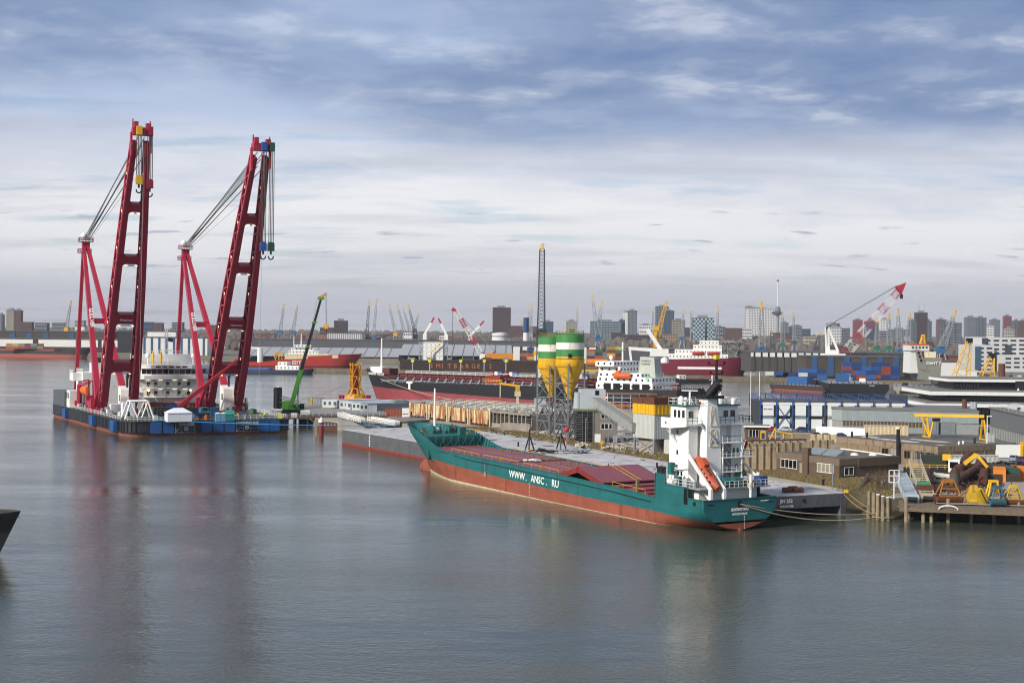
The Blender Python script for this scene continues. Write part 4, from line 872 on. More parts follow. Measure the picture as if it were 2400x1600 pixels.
# lifting frame, wrapped cargo
fr_ = thing('lifting_frame', 'white tubular lifting frame near the rounded corner of the crane vessel', 'frame', gx(323, 979), GA)
Pf = {(s, t): (s * 2.6, t * 2.4, 5.2) for s in (-1, 1) for t in (-1, 1)}
for (s, t), p in Pf.items(): B().tube(p, (s * 4.3, t * 3., 0), .28, None, 8).obj('leg', WHITE, fr_); B().tube(p, (s * .6, t * 3.2, .2), .22, None, 8).obj('brace', WHITE, fr_)
for a, c in (((-1, -1), (1, -1)), ((1, -1), (1, 1)), ((1, 1), (-1, 1)), ((-1, 1), (-1, -1))): B().tube(Pf[a], Pf[c], .26, None, 8).obj('top_beam', WHITE, fr_)
for x, y, sx, sy, sz, lab in ((275, 968, 4.5, 3.4, 3., 'low white shrink-wrapped crate beside the lifting frame'), (300, 975, 3.8, 3.4, 4.2, 'tall white shrink-wrapped crate beside the lifting frame')):
    t_ = thing('wrapped_crate', lab, 'crate', gx(x, y), GA); B().cbox((0, 0, sz / 2), sx, sy, sz).obj('wrapping', WTARP, t_); B().cbox((0, 0, .1), sx + .3, sy + .3, .2).obj('pallet', mat('pallet_wood', '#8a6f4a', .9), t_)
    
# orange enclosed lifeboat on its davits at the port side
t_ = thing('lifeboat', 'bright orange enclosed lifeboat hanging on crimson davits at the crane vessel side', 'lifeboat', gp(-1.4, 64, 9.4), GA + R(90)); lifeboat('hull', t_, 8.6, 3.2, 4., mat('bright_orange', '#e0671f', .45, var=.1), False)
for y in (60, 69): B().bar((.8, y, 4.4), (.6, y, 14.2), .5).bar((.6, y, 14.2), (-2., y, 13.6), .4).obj('davit', CRIM, gv)
B().tube((-1.6, 74, 4.4), (-1.6, 74, 12.5), 1., .9, 10).bar((-1.6, 74, 12.3), (-1., 58, 13.6), .9).obj('deck_crane', CRIM, gv)
B().box(-2, 1.4, 50, 56, 4.4, 8.).obj('machinery_block', CRIM, gv); B().box(-2., .4, 57, 59, 4.4, 9.5).obj('machinery_block', CRIM, gv)
for k in range(40): y = rnd.uniform(30, 78); B().cbox((LX(y) + rnd.uniform(1., 5), y, 4.9 + rnd.random()), rnd.uniform(.4, 1.6), rnd.uniform(.4, 1.6), rnd.uniform(.8, 2.6), rnd.random()).obj('deck_machinery', rnd.choice((CRIM, WHITE, STEEL, BLACK, CRIML)), gv)
# railings round the deck edge
B().rail([(LX(6) + .4, 6, 4.42), (LX(76) + .4, 76, 4.42)], 1.2, 2., .09, 1).obj('deck_railing', WHITE, gdk); B().rail([(.6, 3.2, 4.42), (2., 1.2, 4.42), (5, .5, 4.42), (12, .5, 4.42)], 1.2, 1.2, .09, 1).obj('deck_railing', WHITE, gdk)
B().rail([(28.5, .5, 4.42), (49.6, .5, 4.42), (49.6, 30, 4.42)], 1.2, 2., .09, 1).obj('deck_railing', WHITE, gdk)
for k in range(70):
    x, y = rnd.uniform(2, 48), rnd.uniform(1.5, 34)
    if 12 < x < 20 and y < 8 or x < 9 and y < 20 or 12 < x < 34 and y > 9: continue
    sx, sy, sz = rnd.uniform(.5, 2.), rnd.uniform(.5, 1.6), rnd.uniform(.4, 1.7); cl = rnd.choice(['#2e5f4c', '#c4c6c2', '#8a4b25', '#34383c', '#2f6aa8', '#b8b02c', '#6e6a60', '#5b3a28', '#d7d8d4'])
    bb = B().cbox((0, 0, sz / 2), sx, sy, sz); 
    if k % 2: bb.cbox((0, 0, sz + .1), sx * .6, sy * .6, .2)
    o = bb.obj('deck_cargo', mat('gear_' + cl, cl, .7), gv); o.location = (x, y, 4.42); o.rotation_euler = (0, 0, rnd.random() * 3)
for x, y, c1, c2, lab in ((12.5, 2.2, '#d8a21a', '#2a3a5c', 'worker in yellow jacket by the front railing of the crane vessel'), (30., 79.9, '#20283a', '#1c2230', 'crew member in dark clothing on the upper balcony of the crane vessel')):
    person(gp(x, y, 4.42 if y < 50 else 10.8), 2., c1, c2, lab, '#e8e8e8')
# ================================================================ LONG PONTOON behind the green ship
PNL, PNR, PFR, PFL = V(-47.5, 400.5), V(41.6, 246.4), V(60.3, 255.4), V(-18., 418.)
PGREY = mat('grey_pontoon_side', '#54565a', .7, var=.2, scale=.4, streak=.35, scol='#37322e')
PDECK = mat('pale_pontoon_deck', '#aeaeb2', .85, var=.28, scale=.25, streak=.6, scol='#857c74', sscale=.35)
pont = thing('pontoon_barge', 'long flat grey pontoon barge with pale deck behind the green ship', 'barge', (0, 0, 0))
def lp(a, b_, t, z): p = a.lerp(b_, t); return (p.x, p.y, z)
B().add([lp(PNL, PNR, 0, -1), lp(PNL, PNR, .86, -1), lp(PNL, PNR, 1, 1.9), lp(PNL, PNR, 1, 4.1), lp(PNL, PNR, 0, 4.1), lp(PFL, PFR, 0, -1), lp(PFL, PFR, .86, -1), lp(PFL, PFR, 1, 1.9), lp(PFL, PFR, 1, 4.1), lp(PFL, PFR, 0, 4.1)],
        [(0, 1, 2, 3, 4), (9, 8, 7, 6, 5), (4, 9, 5, 0), (3, 2, 7, 8), (2, 1, 6, 7)]).obj('hull', PGREY, pont)
B().add([lp(PNL, PNR, 0, 4.1), lp(PNL, PNR, 1, 4.1), lp(PFL, PFR, 1, 4.1), lp(PFL, PFR, 0, 4.1)] + [lp(PNL, PNR, 0, 4.2), lp(PNL, PNR, 1, 4.2), lp(PFL, PFR, 1, 4.2), lp(PFL, PFR, 0, 4.2)], [(4, 5, 6, 7), (0, 1, 5, 4), (1, 2, 6, 5), (2, 3, 7, 6), (3, 0, 4, 7)]).obj('deck', PDECK, pont)
d_ = (PNR - PNL).normalized(); nn_ = V(-d_.y, d_.x) * -1
e0, e1 = PNL - nn_ * 0 + V(-.05, -.05), PNL.lerp(PNR, .6) + V(-.05, -.05)
B().add([(e0.x, e0.y, -.2), (e1.x, e1.y, -.2), (e1.x, e1.y, .55), (e0.x, e0.y, .55), (PFL.x - .05, PFL.y, -.2), (PFL.x - .05, PFL.y, .55)], [(0, 1, 2, 3), (4, 0, 3, 5)]).obj('red_boot_top', mat('boot_red', '#7e2f24', .8, var=.3), pont)
sd = (PFR - PNR).normalized()
text('JIN 252', .9, LW, pont, (*(PNR.lerp(PFR, .30) + V(.02, -.08)), 2.95), (sd.x, sd.y, 0), (0, 0, 1), 'name_lettering', off=.015)
text('SINGAPORE', .55, LW, pont, (*(PNR.lerp(PFR, .30) + V(.02, -.08)), 2.15), (sd.x, sd.y, 0), (0, 0, 1), 'port_lettering', off=.01)
B().tube((*(PNR.lerp(PFR, .55) + V(.05, -.12)), 3.2), (*(PNR.lerp(PFR, .55) + V(-.05, .1)), 3.2), .3, None, 10).obj('fairlead', BLACK, pont)
dmk = PNL.lerp(PNR, .105) + V(-.05, -.03)
for k in range(7): B().cbox((dmk.x, dmk.y, .9 + k * .45), .8 if k % 2 else .5, .05, .22, math.atan2(d_.y, d_.x)).obj('draught_mark', LW, pont)
B().add([lp(PNL, PNR, .965, -1), lp(PFL, PFR, .965, -1), lp(PFL, PFR, .965, 3), lp(PNL, PNR, .965, 3)], [(0, 1, 2, 3)]).obj('stern_shade_plate', DARK, pont); sk_ = PFR - sd * .6; B().cbox((sk_.x - d_.x * 4, sk_.y - d_.y * 4, 1.5), 8, 1.2, 5., math.atan2(d_.y, d_.x)).obj('stern_skeg', PGREY, pont)  # inboard plate painted near-black for the shade under the raked stern
B().cbox((*PFR, 4.45), .7, .7, .5).obj('bollard', YELLOW, pont)
def at_(px, py, z=4.2): return (*g(px, py, z), z)
# gear standing on the pontoon
for px, py, lab in ((1241, 1057, 'black pipe tripod on the pontoon left of the red float'), (1315, 1052, 'black pipe tripod on the pontoon right beside the red float')):
    t_ = thing('pipe_tripod', lab, 'tripod', at_(px, py), .4)
    for a in (0, 2.1, 4.2): B().tube((1.3 * math.cos(a), 1.3 * math.sin(a), 0), (.15 * math.cos(a), .15 * math.sin(a), 3.4), .17).obj('leg', BLACK, t_)
    B().tube((0, 0, 3.), (0, 0, 5.2 if px < 1300 else 3.9), .2).obj('post', BLACK, t_)
t_ = thing('buoy_post', 'red round float on a thin post beside the pontoon tripods', 'post', at_(1328, 1048)); B().tube((0, 0, 0), (0, 0, 4.3), .06).obj('post', STEEL, t_); B().lathe([(0, 3.6), (.55, 3.9), (.65, 4.4), (.4, 4.9), (0, 5.)], 12).obj('float', REDP, t_, 50)
for px, py, lab in ((1272, 1062, 'left heap of black hoses and fenders on the pontoon'), (1350, 1062, 'right heap of grey hoses and gear on the pontoon')):
    t_ = thing('hose_heap', lab, 'hoses', at_(px, py))
    for k in range(9):
        a = rnd.random() * 6; c = V(rnd.uniform(-3, 3), rnd.uniform(-1.5, 1.5), .3 + rnd.random() * .5); B().path([c + V(1.1 * math.cos(a + q_ * .8), 1. * math.sin(a + q_ * .8), .1 * q_ % .3) for q_ in range(7)], .16, 5).obj('hose', BLACK if px < 1300 else STEEL, t_)
    B().cbox((1.8, .5, .4), 1.6, 1., .8, .5).obj('crate', STEEL, t_)
for i, (px, py) in enumerate(((1845, 1154), (1858, 1151), (1872, 1154))):
    t_ = thing('steel_drum', ('left', 'middle', 'right')[i] + ' of three short rusty pipe pieces on the pontoon end', 'pipe', at_(px, py), .3); B().tube((-.8, 0, .5), (.8, 0, .5), .48, None, 12).obj('drum', RUST, t_); B().cbox((0, 0, .06), 1.9, 1.1, .12).obj('skid', mat('skid_wood', '#6b5a45', .9), t_)
for i, (px, py) in enumerate(((1215, 1046), (1060, 1002), (1540, 1096), (1680, 1122), (1930, 1136))): B().tube((*g(px, py, 4.2), 4.2), (*g(px, py, 4.2), 5.3), .22).obj('deck_bollard', BLACK, pont)
# ================================================================ PEBBLY BANK + DUSTY YARD
bank = [g(1060, 1000, 3.05), g(1144, 1008, 3.05), g(1287, 1030, 3.05), g(1420, 1054, 3.05), g(1620, 1087, 3.05), g(1800, 1115, 3.05), g(1972, 1144, 3.05), g(2062, 1168, 3.05), g(2115, 1150, 3.05), g(2060, 1130, 3.05), g(1985, 1112, 3.05), g(1880, 1096, 3.05), g(1780, 1085, 3.05), g(1700, 1080, 3.05), g(1420, 1040, 3.05), g(1290, 1019, 3.05), g(1140, 1000, 3.05)]
struct(B().prism(bank, 2.9, 3.06).obj('grass_bank', GRASS))
struct(B().prism([g(1150, 1000, 3.05), g(1290, 1018, 3.05), g(1420, 1038, 3.05), g(1700, 1078, 3.05), g(1745, 1060, 3.05), g(1600, 1010, 3.05), g(1480, 990, 3.05), g(1200, 970, 3.05)], 2.9, 3.03).obj('dusty_yard', SAND))
gs = B(); r2 = random.Random(3)
def tuft(bb, x, y, z, h, n=3):
    for _ in range(n):
        a = r2.random() * 6.28; dx, dy = math.cos(a) * .07, math.sin(a) * .07; lx, ly = r2.uniform(-.25, .25), r2.uniform(-.25, .25); bb.add([(x - dx, y - dy, z), (x + dx, y + dy, z), (x + lx, y + ly, z + h)], [(0, 1, 2)])
def inpoly(x, y, P):
    c = False; n = len(P)
    for i in range(n):
        (x1, y1), (x2, y2) = P[i], P[i - 1]
        if (y1 > y) != (y2 > y) and x < (x2 - x1) * (y - y1) / (y2 - y1) + x1: c = not c
    return c
k = 0
while k < 15000:
    x, y = r2.uniform(-15, 75), r2.uniform(235, 440)
    if inpoly(x, y, bank): tuft(gs, x, y, 3.04, r2.uniform(.1, .38)); k += 1
stuff(tag(gs.obj('grass', mat('dry_grass', '#7a6c46', .95, var=.4, scale=2.)), 'dry winter grass growing on the bank behind the pontoon', 'grass'))
for i, (px, py, rr, lab) in enumerate(((1440, 1052, 3.5, 'rubble heap at the foot of the brick control building'), (1365, 1045, 2.2, 'small heap of broken stone left of the control building'), (1480, 1018, 3., 'sand coloured rubble heap under the conveyor'))):
    rb2 = B()
    for k in range(60):
        a, q_ = r2.random() * 6.28, rr * math.sqrt(r2.random()); s_ = r2.uniform(.25, .8); rb2.cbox((q_ * math.cos(a), q_ * math.sin(a) * .7, max(0, (1 - q_ / rr)) * .8 + s_ * .2), s_, s_ * .8, s_ * .6, a)
    o = rb2.obj('rubble_heap', SAND); o.location = at_(px, py, 3.03); stuff(tag(o, lab, 'rubble'))
# ================================================================ SILOS
SG, SW, SY = mat('silo_green', '#3f8046', .5, var=.15, scale=.5, streak=.45, scol='#35583a'), mat('silo_white', '#dddcd2', .5, var=.1, streak=.5, scol='#a89878'), mat('silo_yellow', '#d6a41a', .5, var=.14, scale=.4, streak=.5, scol='#9a7a24')
SLG = mat('silo_frame', '#6d7276', .55, var=.2, streak=.25, scol='#4a4640')
def silo(cx, cy, r_, zt, bands, zc0, zc1, rot, label, window):
    S = thing('cement_silo', label, 'silo', (cx, cy, 3.)); o = -3.
    names = ('shell_ring',) * 4
    for (a, c), m in zip(zip(bands, bands[1:]), (SG, SW, SG, SY)):
        B().lathe([(r_, a + o), (r_, c + o)], 32).obj('shell_ring', m, S, 40)
        B().lathe([(r_ + .05, c + o + .06), (r_ + .05, c + o - .06)], 32).obj('weld_seam', m, S, 40)
    B().lathe([(r_, bands[0] + o), (r_ * .5, bands[0] + o + .5), (0, bands[0] + o + .7)], 32).obj('roof', SG, S, 40)
    B().lathe([(r_ + .12, zc0 + 1.6 + o), (r_ + .16, zc0 + .2 + o), (r_ + .02, zc0 + o)], 32).obj('skirt_ring', SY, S, 40)
    B().lathe([(r_ - .05, zc0 + .3 + o), (.75, zc1 + 1.2 + o), (.7, zc1 + o)], 32).obj('cone', SY, S, 40); B().lathe([(.95, zc1 + .5 + o), (.95, zc1 + o)], 14).obj('outlet_flange', SY, S)
    for e in (.35, .7): q_ = r_ + (.75 - r_) * e; zz = zc0 + (zc1 + 1.2 - zc0) * e + o; B().lathe([(q_ + .06, zz + .08), (q_ + .06, zz - .08)], 32).obj('cone_seam', SY, S, 40)
    B().rail([(r_ * .97 * math.cos(t), r_ * .97 * math.sin(t), bands[0] + o) for t in [2 * math.pi * i / 20 for i in range(21)]], 1.1, 1.3, .08, 1).obj('roof_railing', YELLOW, S)
    B().cbox((.5, .2, bands[0] + o + 1.), 1.6, 1.6, 1.).obj('roof_filter', mat('filter_green', '#4d6650'), S)
    la = rot + R(195); B().bar((r_ * 1.02 * math.cos(la), r_ * 1.02 * math.sin(la), bands[0] + o), (r_ * 1.02 * math.cos(la), r_ * 1.02 * math.sin(la), zc0 + o + 1), .16).obj('cable_duct', BLACK, S)
    if window: a = R(268); B().cbox((r_ * math.cos(a), r_ * math.sin(a), zc0 + o + 2.9), .95, .25, 1.05).obj('hatch_opening', DARK, S); B().lathe([(r_ + .1, zc0 + o + 2.2), (r_ + .1, zc0 + o + 2.05)], 32).obj('dark_band', mat('band_dark', '#5a4a20'), S)
    # legs and bracing
    P = [(1.04 * r_ * math.cos(rot + i * math.pi / 2), 1.04 * r_ * math.sin(rot + i * math.pi / 2)) for i in range(4)]
    lev = [.0, 4.3, 8.3, 10.9, 15.4, zc0 + o + .6]
    for i in range(4):
        (x, y), (x2, y2) = P[i], P[(i + 1) % 4]
        lg = B().bar((x, y, 0), (x, y, zc0 + o + .8), .45).obj('leg', SLG, S); B().cbox((x, y, .15), .9, .9, .3).obj('base_plate', CONC, lg)
        for z in lev[1:-1]: B().bar((x, y, z), (x2, y2, z), .22).obj('girt', SLG, S)
        for k, (za, zc) in enumerate(zip(lev, lev[1:])):
            mx, my = (x + x2) / 2, (y + y2) / 2
            if k < 3: B().bar((x, y, za), (mx, my, zc), .2).obj('brace', SLG, S); B().bar((x2, y2, za), (mx, my, zc), .2).obj('brace', SLG, S)
            elif i in (2, 3): B().bar((x, y, za), (x2, y2, zc), .16).obj('brace', SLG, S); B().bar((x2, y2, za), (x, y, zc), .16).obj('brace', SLG, S)
    return S
def bandz(ys, D, px): return [zat(px, y, D) for y in ys]
z1_ = bandz((784, 802, 818, 834.5, 858), 388, 1338); z2_ = bandz((790.5, 806.5, 823, 838.5, 863), 401, 1290)
silo(15.9, 388, 3.85, 0, z1_, z1_[4], zat(1338, 936, 388), R(262), 'larger front cement silo with green, white and yellow bands and a dark hatch', True)
silo(11.2, 401, 3.75, 0, z2_, z2_[4], zat(1298, 931, 401), R(262), 'smaller rear cement silo with green, white and yellow bands, left of the larger', False)
# ================================================================ CONTROL BUILDING, CONVEYOR, HOPPER
BRICK = mat('grey_brick', '#7c756d', .9, var=.14, scale=1.5, bump=.3)
cbx = g(1393, 1037, 3); cb_ = thing('control_building', 'two-storey grey brick control building with dark glazed corner stair', 'building', (*cbx, 3), R(4))
B().box(-.5, 6.2, 0, 7, 0, 8.4).obj('wall', BRICK, cb_)
roof_ = B().box(-5., 6.6, -.4, 7.4, 8.4, 8.9).obj('roof_slab', mat('green_fascia', '#6f7a58', .8), cb_)
gl_ = B().prism([(-.5, -.1), (-.5, 7), (-4.6, 7), (-4.6, 1.6), (-3.2, -.1)], 0, 8.4).obj('glazed_stair', mat('dark_glass_block', '#14161a', .2, var=.3), cb_)
for k in range(13): B().prism([(-.5, -.18), (-.5, 6), (-4.68, 6), (-4.68, 1.56), (-3.24, -.18)], .3 + k * .64, .36 + k * .64).obj('glazing_bar', mat('bar_grey', '#6a6a66'), gl_)
for x in (-1.9, -3.2, -.5): B().bar((x, -.16, 0), (x, -.16, 8.4), .08).obj('mullion', mat('bar_grey', '#6a6a66'), gl_)
for z in (3.6, 6.4):
    wi = B().box(1.8, 4.7, -.04, .02, z, z + 1.5).obj('window', GLASS, cb_)
    for x in (1.75, 2.75, 3.7, 4.7): B().box(x - .06, x + .06, -.08, -.03, z, z + 1.5).obj('mullion', WHITE, wi)
    for zz in (z, z + 1.5): B().box(1.7, 4.8, -.09, -.03, zz - .06, zz + .06).obj('frame', WHITE, wi)
B().box(0., 1.7, -.06, 0, 0, 2.3).obj('door', WHITE, cb_); B().bar((.0, -.1, 0), (-.25, -.1, 8.4), .12).obj('downpipe', GALV, cb_)
for k in range(3): B().tube((2.9 + k * .6, -.5, 0), (2.9 + k * .6, -.5, 1.5), .2, None, 8).obj('gas_bottle', mat('bottle_blue', '#23406f'), cb_)
B().box(5, 6, -.9, -.2, .2, 2.).obj('meter_cabinet', GALV, cb_)
up_ = B().box(-3.6, 3., .6, 6.6, 8.9, 14.).obj('upper_plant_room', mat('pale_cladding', '#aab0b5', .6, var=.08, streak=.15, scol='#7c7a74'), cb_)
B().tube((-4.2, 3, 8.9), (-4.2, 3, 13.2), 1.2, .9, 16).obj('dust_collector', GALV, cb_); B().box(.2, 1.2, .5, .62, 12.6, 13.8).obj('vent', DARK, cb_)
cv = thing('conveyor_gallery', 'sloping grey enclosed conveyor gallery from control building down to the hopper', 'conveyor', (0, 0, 0))
c0, c1 = V(w(1384, 933, 383)), V(w(1490, 1003, 349))
B().bar(c0, c1, 1.9, 2.1).obj('gallery', mat('gallery_grey', '#8d8f8c', .6, streak=.2, scol='#5c5850'), cv)
B().bar(c0 + V(0, 0, 1.2), c1 + V(0, 0, 1.2), 2.2, .2).obj('roof', STEEL, cv); B().bar(c0 + V(.9, -.5, 1.5), c1 + V(.9, -.5, 1.5), .12).obj('handrail', YELLOW, cv)
for k in range(12): t = (k + .5) / 12; p = c0.lerp(c1, t); B().bar(p + V(-.6, -1., -1.0), p + V(-.6, -1., 1.0), .14).obj('rib', STEEL, cv)
for k in range(9): t = k / 9; p, q = c0.lerp(c1, t) - V(0, 0, 1.1), c0.lerp(c1, t + .11) - V(0, 0, 1.1); B().bar(p - V(0, 0, .9 if k % 2 else 0), q - V(0, 0, 0 if k % 2 else .9), .12).obj('truss_member', STEEL, cv)
B().bar(c0 - V(0, 0, 2.), c1 - V(0, 0, 2.), .15).obj('truss_chord', STEEL, cv)
p = c0.lerp(c1, .5)
for s in (-1, 1): B().bar((p.x + s, p.y, 3), (p.x + s * .6, p.y, p.z - 1.4), .25).obj('trestle_leg', STEEL, cv)
hp0 = g(1533, 1065, 3); ha = math.atan2(4.3, 6.6)
hpo = thing('aggregate_hopper', 'pale clad hopper building with yellow band and rusty open bins on legs', 'hopper', (*hp0, 3), ha)
HC = mat('pale_cladding2', '#b4b6b2', .6, var=.08, scale=.5, streak=.2, scol='#8a8378')
hw_ = B().box(0, 9, 0, 8.2, 3.7, 9.6).obj('body', HC, hpo)
for k in range(18): B().box(.02 + k * .5, .08 + k * .5, -.06, 0, 3.7, 9.6).obj('cladding_rib', HC, hw_); 
for k in range(16): B().box(-.06, 0, .1 + k * .5, .16 + k * .5, 3.7, 9.6).obj('cladding_rib', HC, hw_)
yb_ = B().box(-.15, 9.15, -.15, 8.35, 9.6, 12.1).obj('yellow_band', YELLOW, hpo)
for k in range(8): B().box(k * 1.15, .16 + k * 1.15, -.26, -.15, 9.6, 12.1).obj('band_rib', YELLOW, yb_); B().box(-.26, -.15, k * 1.05, .16 + k * 1.05, 9.6, 12.1).obj('band_rib', YELLOW, yb_)
for i in range(2):
    for j in range(2):
        x0, y0 = -.5 + i * 4.9, -.5 + j * 4.5; P0 = [(x0, y0), (x0 + 4.9, y0), (x0 + 4.9, y0 + 4.5), (x0, y0 + 4.5)]; c_ = (x0 + 2.45, y0 + 2.25)
        bb = B(); bb.grid([[(*p, 13.6) for p in P0], [(c_[0] + (p[0] - c_[0]) * .35, c_[1] + (p[1] - c_[1]) * .35, 11.6) for p in P0]], True); bb.grid([[(*p, 13.7) for p in P0], [(c_[0] + (p[0] - c_[0]) * .92, c_[1] + (p[1] - c_[1]) * .92, 12.1) for p in P0]], True)
        bb.obj('open_bin', RUST, hpo)
for x, y in ((.3, .3), (8.7, .3), (8.7, 7.9), (.3, 7.9)): B().bar((x, y, 0), (x, y, 3.8), .45).obj('leg', STEEL, hpo)
B().bar((.3, .3, .2), (.3, 7.9, 3.6), .2).obj('brace', STEEL, hpo); B().bar((.3, 7.9, .2), (.3, .3, 3.6), .2).obj('brace', STEEL, hpo)
B().box(1.4, 7.4, 1.6, 7.6, 0, 3.7).obj('concrete_base', CONC, hpo); B().box(3.2, 8.2, -2.2, .2, 0, 3.6).obj('lean_to', HC, hpo)
for px, py, c_, lab in ((1402, 1054, 'yellow', 'yellow mooring bollard by the rubble heap'), (1318, 1046, 'yellow', 'yellow and red sign post at the silo feet')):
    t_ = thing('marker_post', lab, 'post', at_(px + 8, py, 3.03)); B().tube((0, 0, 0), (0, 0, 1.6), .15).obj('post', YELLOW, t_); B().cbox((0, 0, 1.9), .9, .3, .8).obj('sign', YELLOW if px > 1350 else REDP, t_)
t_ = thing('street_lamp', 'thin grey lamp post beside the glazed stair of the control building', 'lamp post', at_(1373, 1041, 3)); B().tube((0, 0, 0), (0, 0, 6.6), .11).obj('post', STEEL, t_); B().cbox((0, -.4, 6.7), .5, 1.3, .2).obj('lamp_head', STEEL, t_)
t_ = thing('concrete_wall', 'low weathered concrete wall in front of the tank sections', 'wall', at_(1173, 1009, 3), R(-3)); B().box(0, 8, 0, .8, 0, 2.3).obj('slab', CONC, t_); B().box(8, 8.8, .1, 5, 0, 2.2).obj('return_slab', CONC, t_)
# ================================================================ RUSTY TANK SECTIONS
TCR = mat('rusty_cream_plate', '#cbbb90', .65, var=.2, scale=.6, streak=1., scol='#84431a', sscale=1.1)
TGR = mat('rusty_grey_plate', '#8d867a', .7, var=.15, scale=.5, streak=.5, scol='#6a4226', sscale=1.)
tank0 = V(*g(961, 977, 3)); tank1 = V(*g(1153, 1001, 3)); td = (tank1 - tank0).normalized(); ta_ = math.atan2(td.y, td.x); tl = (tank1 - tank0).length
def railing_grid(x0, x1, y0, y1, z, name, par, m, n=5):
    for k in range(n):
        y = y0 + (y1 - y0) * k / max(1, n - 1); B().rail([(x0, y, z), (x1, y, z)], 1.1, 1.5, .09, 1).obj(name, m, par)
ordn = ('leftmost', 'second', 'third', 'rightmost')
for i in range(4):
    p = tank0 + td * (tl * i / 4); ww = tl / 4 - 1.1
    t_ = thing('tank_section', ordn[i] + ' of four rusty cream tank sections with open tops behind the green bow', 'tank section', (p.x, p.y, 3), ta_)
    fp_ = B().box(0, ww, 0, .3, .7, 4.9).obj('front_plate', TCR, t_); B().box(.0, ww, .3, 24, .9, 4.6).obj('body', TGR, t_)
    for x in (0, ww): B().bar((x, -.1, 0), (x, -.1, 5.), .35).obj('corner_post', CREAM, fp_)
    B().box(.7, 1.6, -.1, .02, .8, 1.9).obj('notch', DARK, fp_); B().box(ww - 1.3, ww - .4, -.1, .02, .8, 2.1).obj('notch', DARK, fp_)
    for k in range(5): B().cbox((ww * (k + .5) / 5, 0, .45), .7, .8, .5).obj('timber_block', RUST, t_)
    railing_grid(0, ww, .2, 22, 4.8, 'top_railing', t_, CREAM if i % 2 else GALV, 6)
    for k in range(26):
        x, y = rnd.uniform(.3, ww - .3), rnd.uniform(1, 23); o = B().cbox((x, y, 4.9), rnd.uniform(.3, 1.6), rnd.uniform(.2, 1.4), rnd.uniform(.3, 1.1), rnd.choice((0, 1.57))).obj('deck_fitting', rnd.choice((TGR, RUST, CREAM, GALV)), t_)
    B().rail([(ww + .2, 0, 4.6), (ww + .2, 22, 4.6)], 1.1, 1.5, .09, 1).obj('top_railing', GALV, t_)
for i in range(2):
    p = tank1 + td * .6 + V(-td.y, td.x) * (-.5) + td * (i * 9.6)
    t_ = thing('hull_section', ('left', 'right')[i] + ' grey cut-off hull section with row of arched web frames', 'hull section', (p.x, p.y, 3), ta_ + R(12))
    B().box(0, 9, 1., 20, .2, 4.7).obj('body', TGR, t_)
    for k in range(5):
        x = .3 + k * 1.7; B().box(x, x + .35, .2, 1., .1, 5.).obj('web_frame', TGR, t_)
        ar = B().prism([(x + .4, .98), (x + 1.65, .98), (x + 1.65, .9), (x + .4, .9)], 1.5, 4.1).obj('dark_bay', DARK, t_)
        for q_ in range(3): B().box(x + .35, x + 1.7, .6, .95, 2. + q_ * .7, 2.12 + q_ * .7).obj('bay_stiffener', TGR, t_)
    B().box(0, 9, .1, 1., 4.5, 5.1).obj('top_chord', TGR, t_); B().box(0, 9, .1, 1., .1, 1.4).obj('bottom_chord', TGR, t_)
    railing_grid(0, 9, .4, 18, 5.0, 'top_railing', t_, GALV, 5)
    for k in range(30): B().cbox((rnd.uniform(.3, 8.7), rnd.uniform(1.5, 19), 5.), rnd.uniform(.3, 1.6), rnd.uniform(.3, 1.3), rnd.uniform(.3, 1.2), rnd.choice((0, 1.57))).obj('deck_fitting', rnd.choice((TGR, RUST, CREAM, GALV)), t_)
t_ = thing('stiff_leg_davit', 'yellow davit crane arm standing among the rusty tank sections', 'davit', at_(1213, 962, 3)); B().bar((0, 0, 0), (0, 0, 5.5), 1.1).cbox((0, 0, 6.2), 2.2, 1.8, 1.8).obj('post', CREAM, t_)
B().bar((.6, 0, 9.), (-6.6, 1.2, 9.9), .9, .8).obj('arm', YELLOW, t_); B().cbox((0, 0, 8.2), 1.6, 1.4, 2.2).obj('head', YELLOW, t_); B().bar((-6.4, 1.2, 4.8), (-6.4, 1.2, 9.7), .35).obj('rest', CREAM, t_)
# ================================================================ GREEN LATTICE TOWER CRANE behind the silos
t_ = thing('lattice_crane', 'tall dark green lattice crane rising behind the silos', 'crane', (*g(1266, 946, 3), 3)); Dg = g(1266, 946, 3)[1]; k_ = Dg / F
GRN = mat('dark_green_steel', '#1f3a36', .6, var=.15); GLAT = mat('lattice_grey_green', '#323e46', .6, var=.1)
zt1, zt2 = zat(1266, 775, Dg) - 3, zat(1267, 585, Dg) - 3
B().lattice((0, 0, 2), (0, 0, zt1), 3.2, 2.9, 9, .38, .2).obj('tower', GRN, t_); B().lattice((.1, 0, zt1), (.2, 0, zt2), 2.7, 1.9, 22, .42, .22).obj('boom', GLAT, t_)
B().lattice((.2, 0, zt2), (.4, -.5, zt2 + 2.4), 1.6, .7, 3, .22, .16).cbox((.2, -1, zt2 + .4), 1.6, 2., .5).obj('boom_head', YELLOW, t_)
B().cbox((-2., 0, zt1 - 9), 1.6, 2., 1.8).obj('cab', YELLOW, t_); B().box(-2.4, 2.4, -2.4, 2.4, 0, 2.2).obj('base', GALV, t_); B().cbox((.3, -1.6, zt1 - .5), 4.2, 1.2, 2.6).obj('slewing_frame', GRN, t_)
B().lattice((1.2, 0, 2), (4., 0, 14), 1.6, 1.6, 5, .25, .15).obj('stair_tower', GRN, t_)
for x in (-1.6, 1.9): B().tube((x, -.6, zt1), (x * .5 + .2, -.4, zt2), .06, None, 4).obj('hoist_rope', DCABLE, t_)
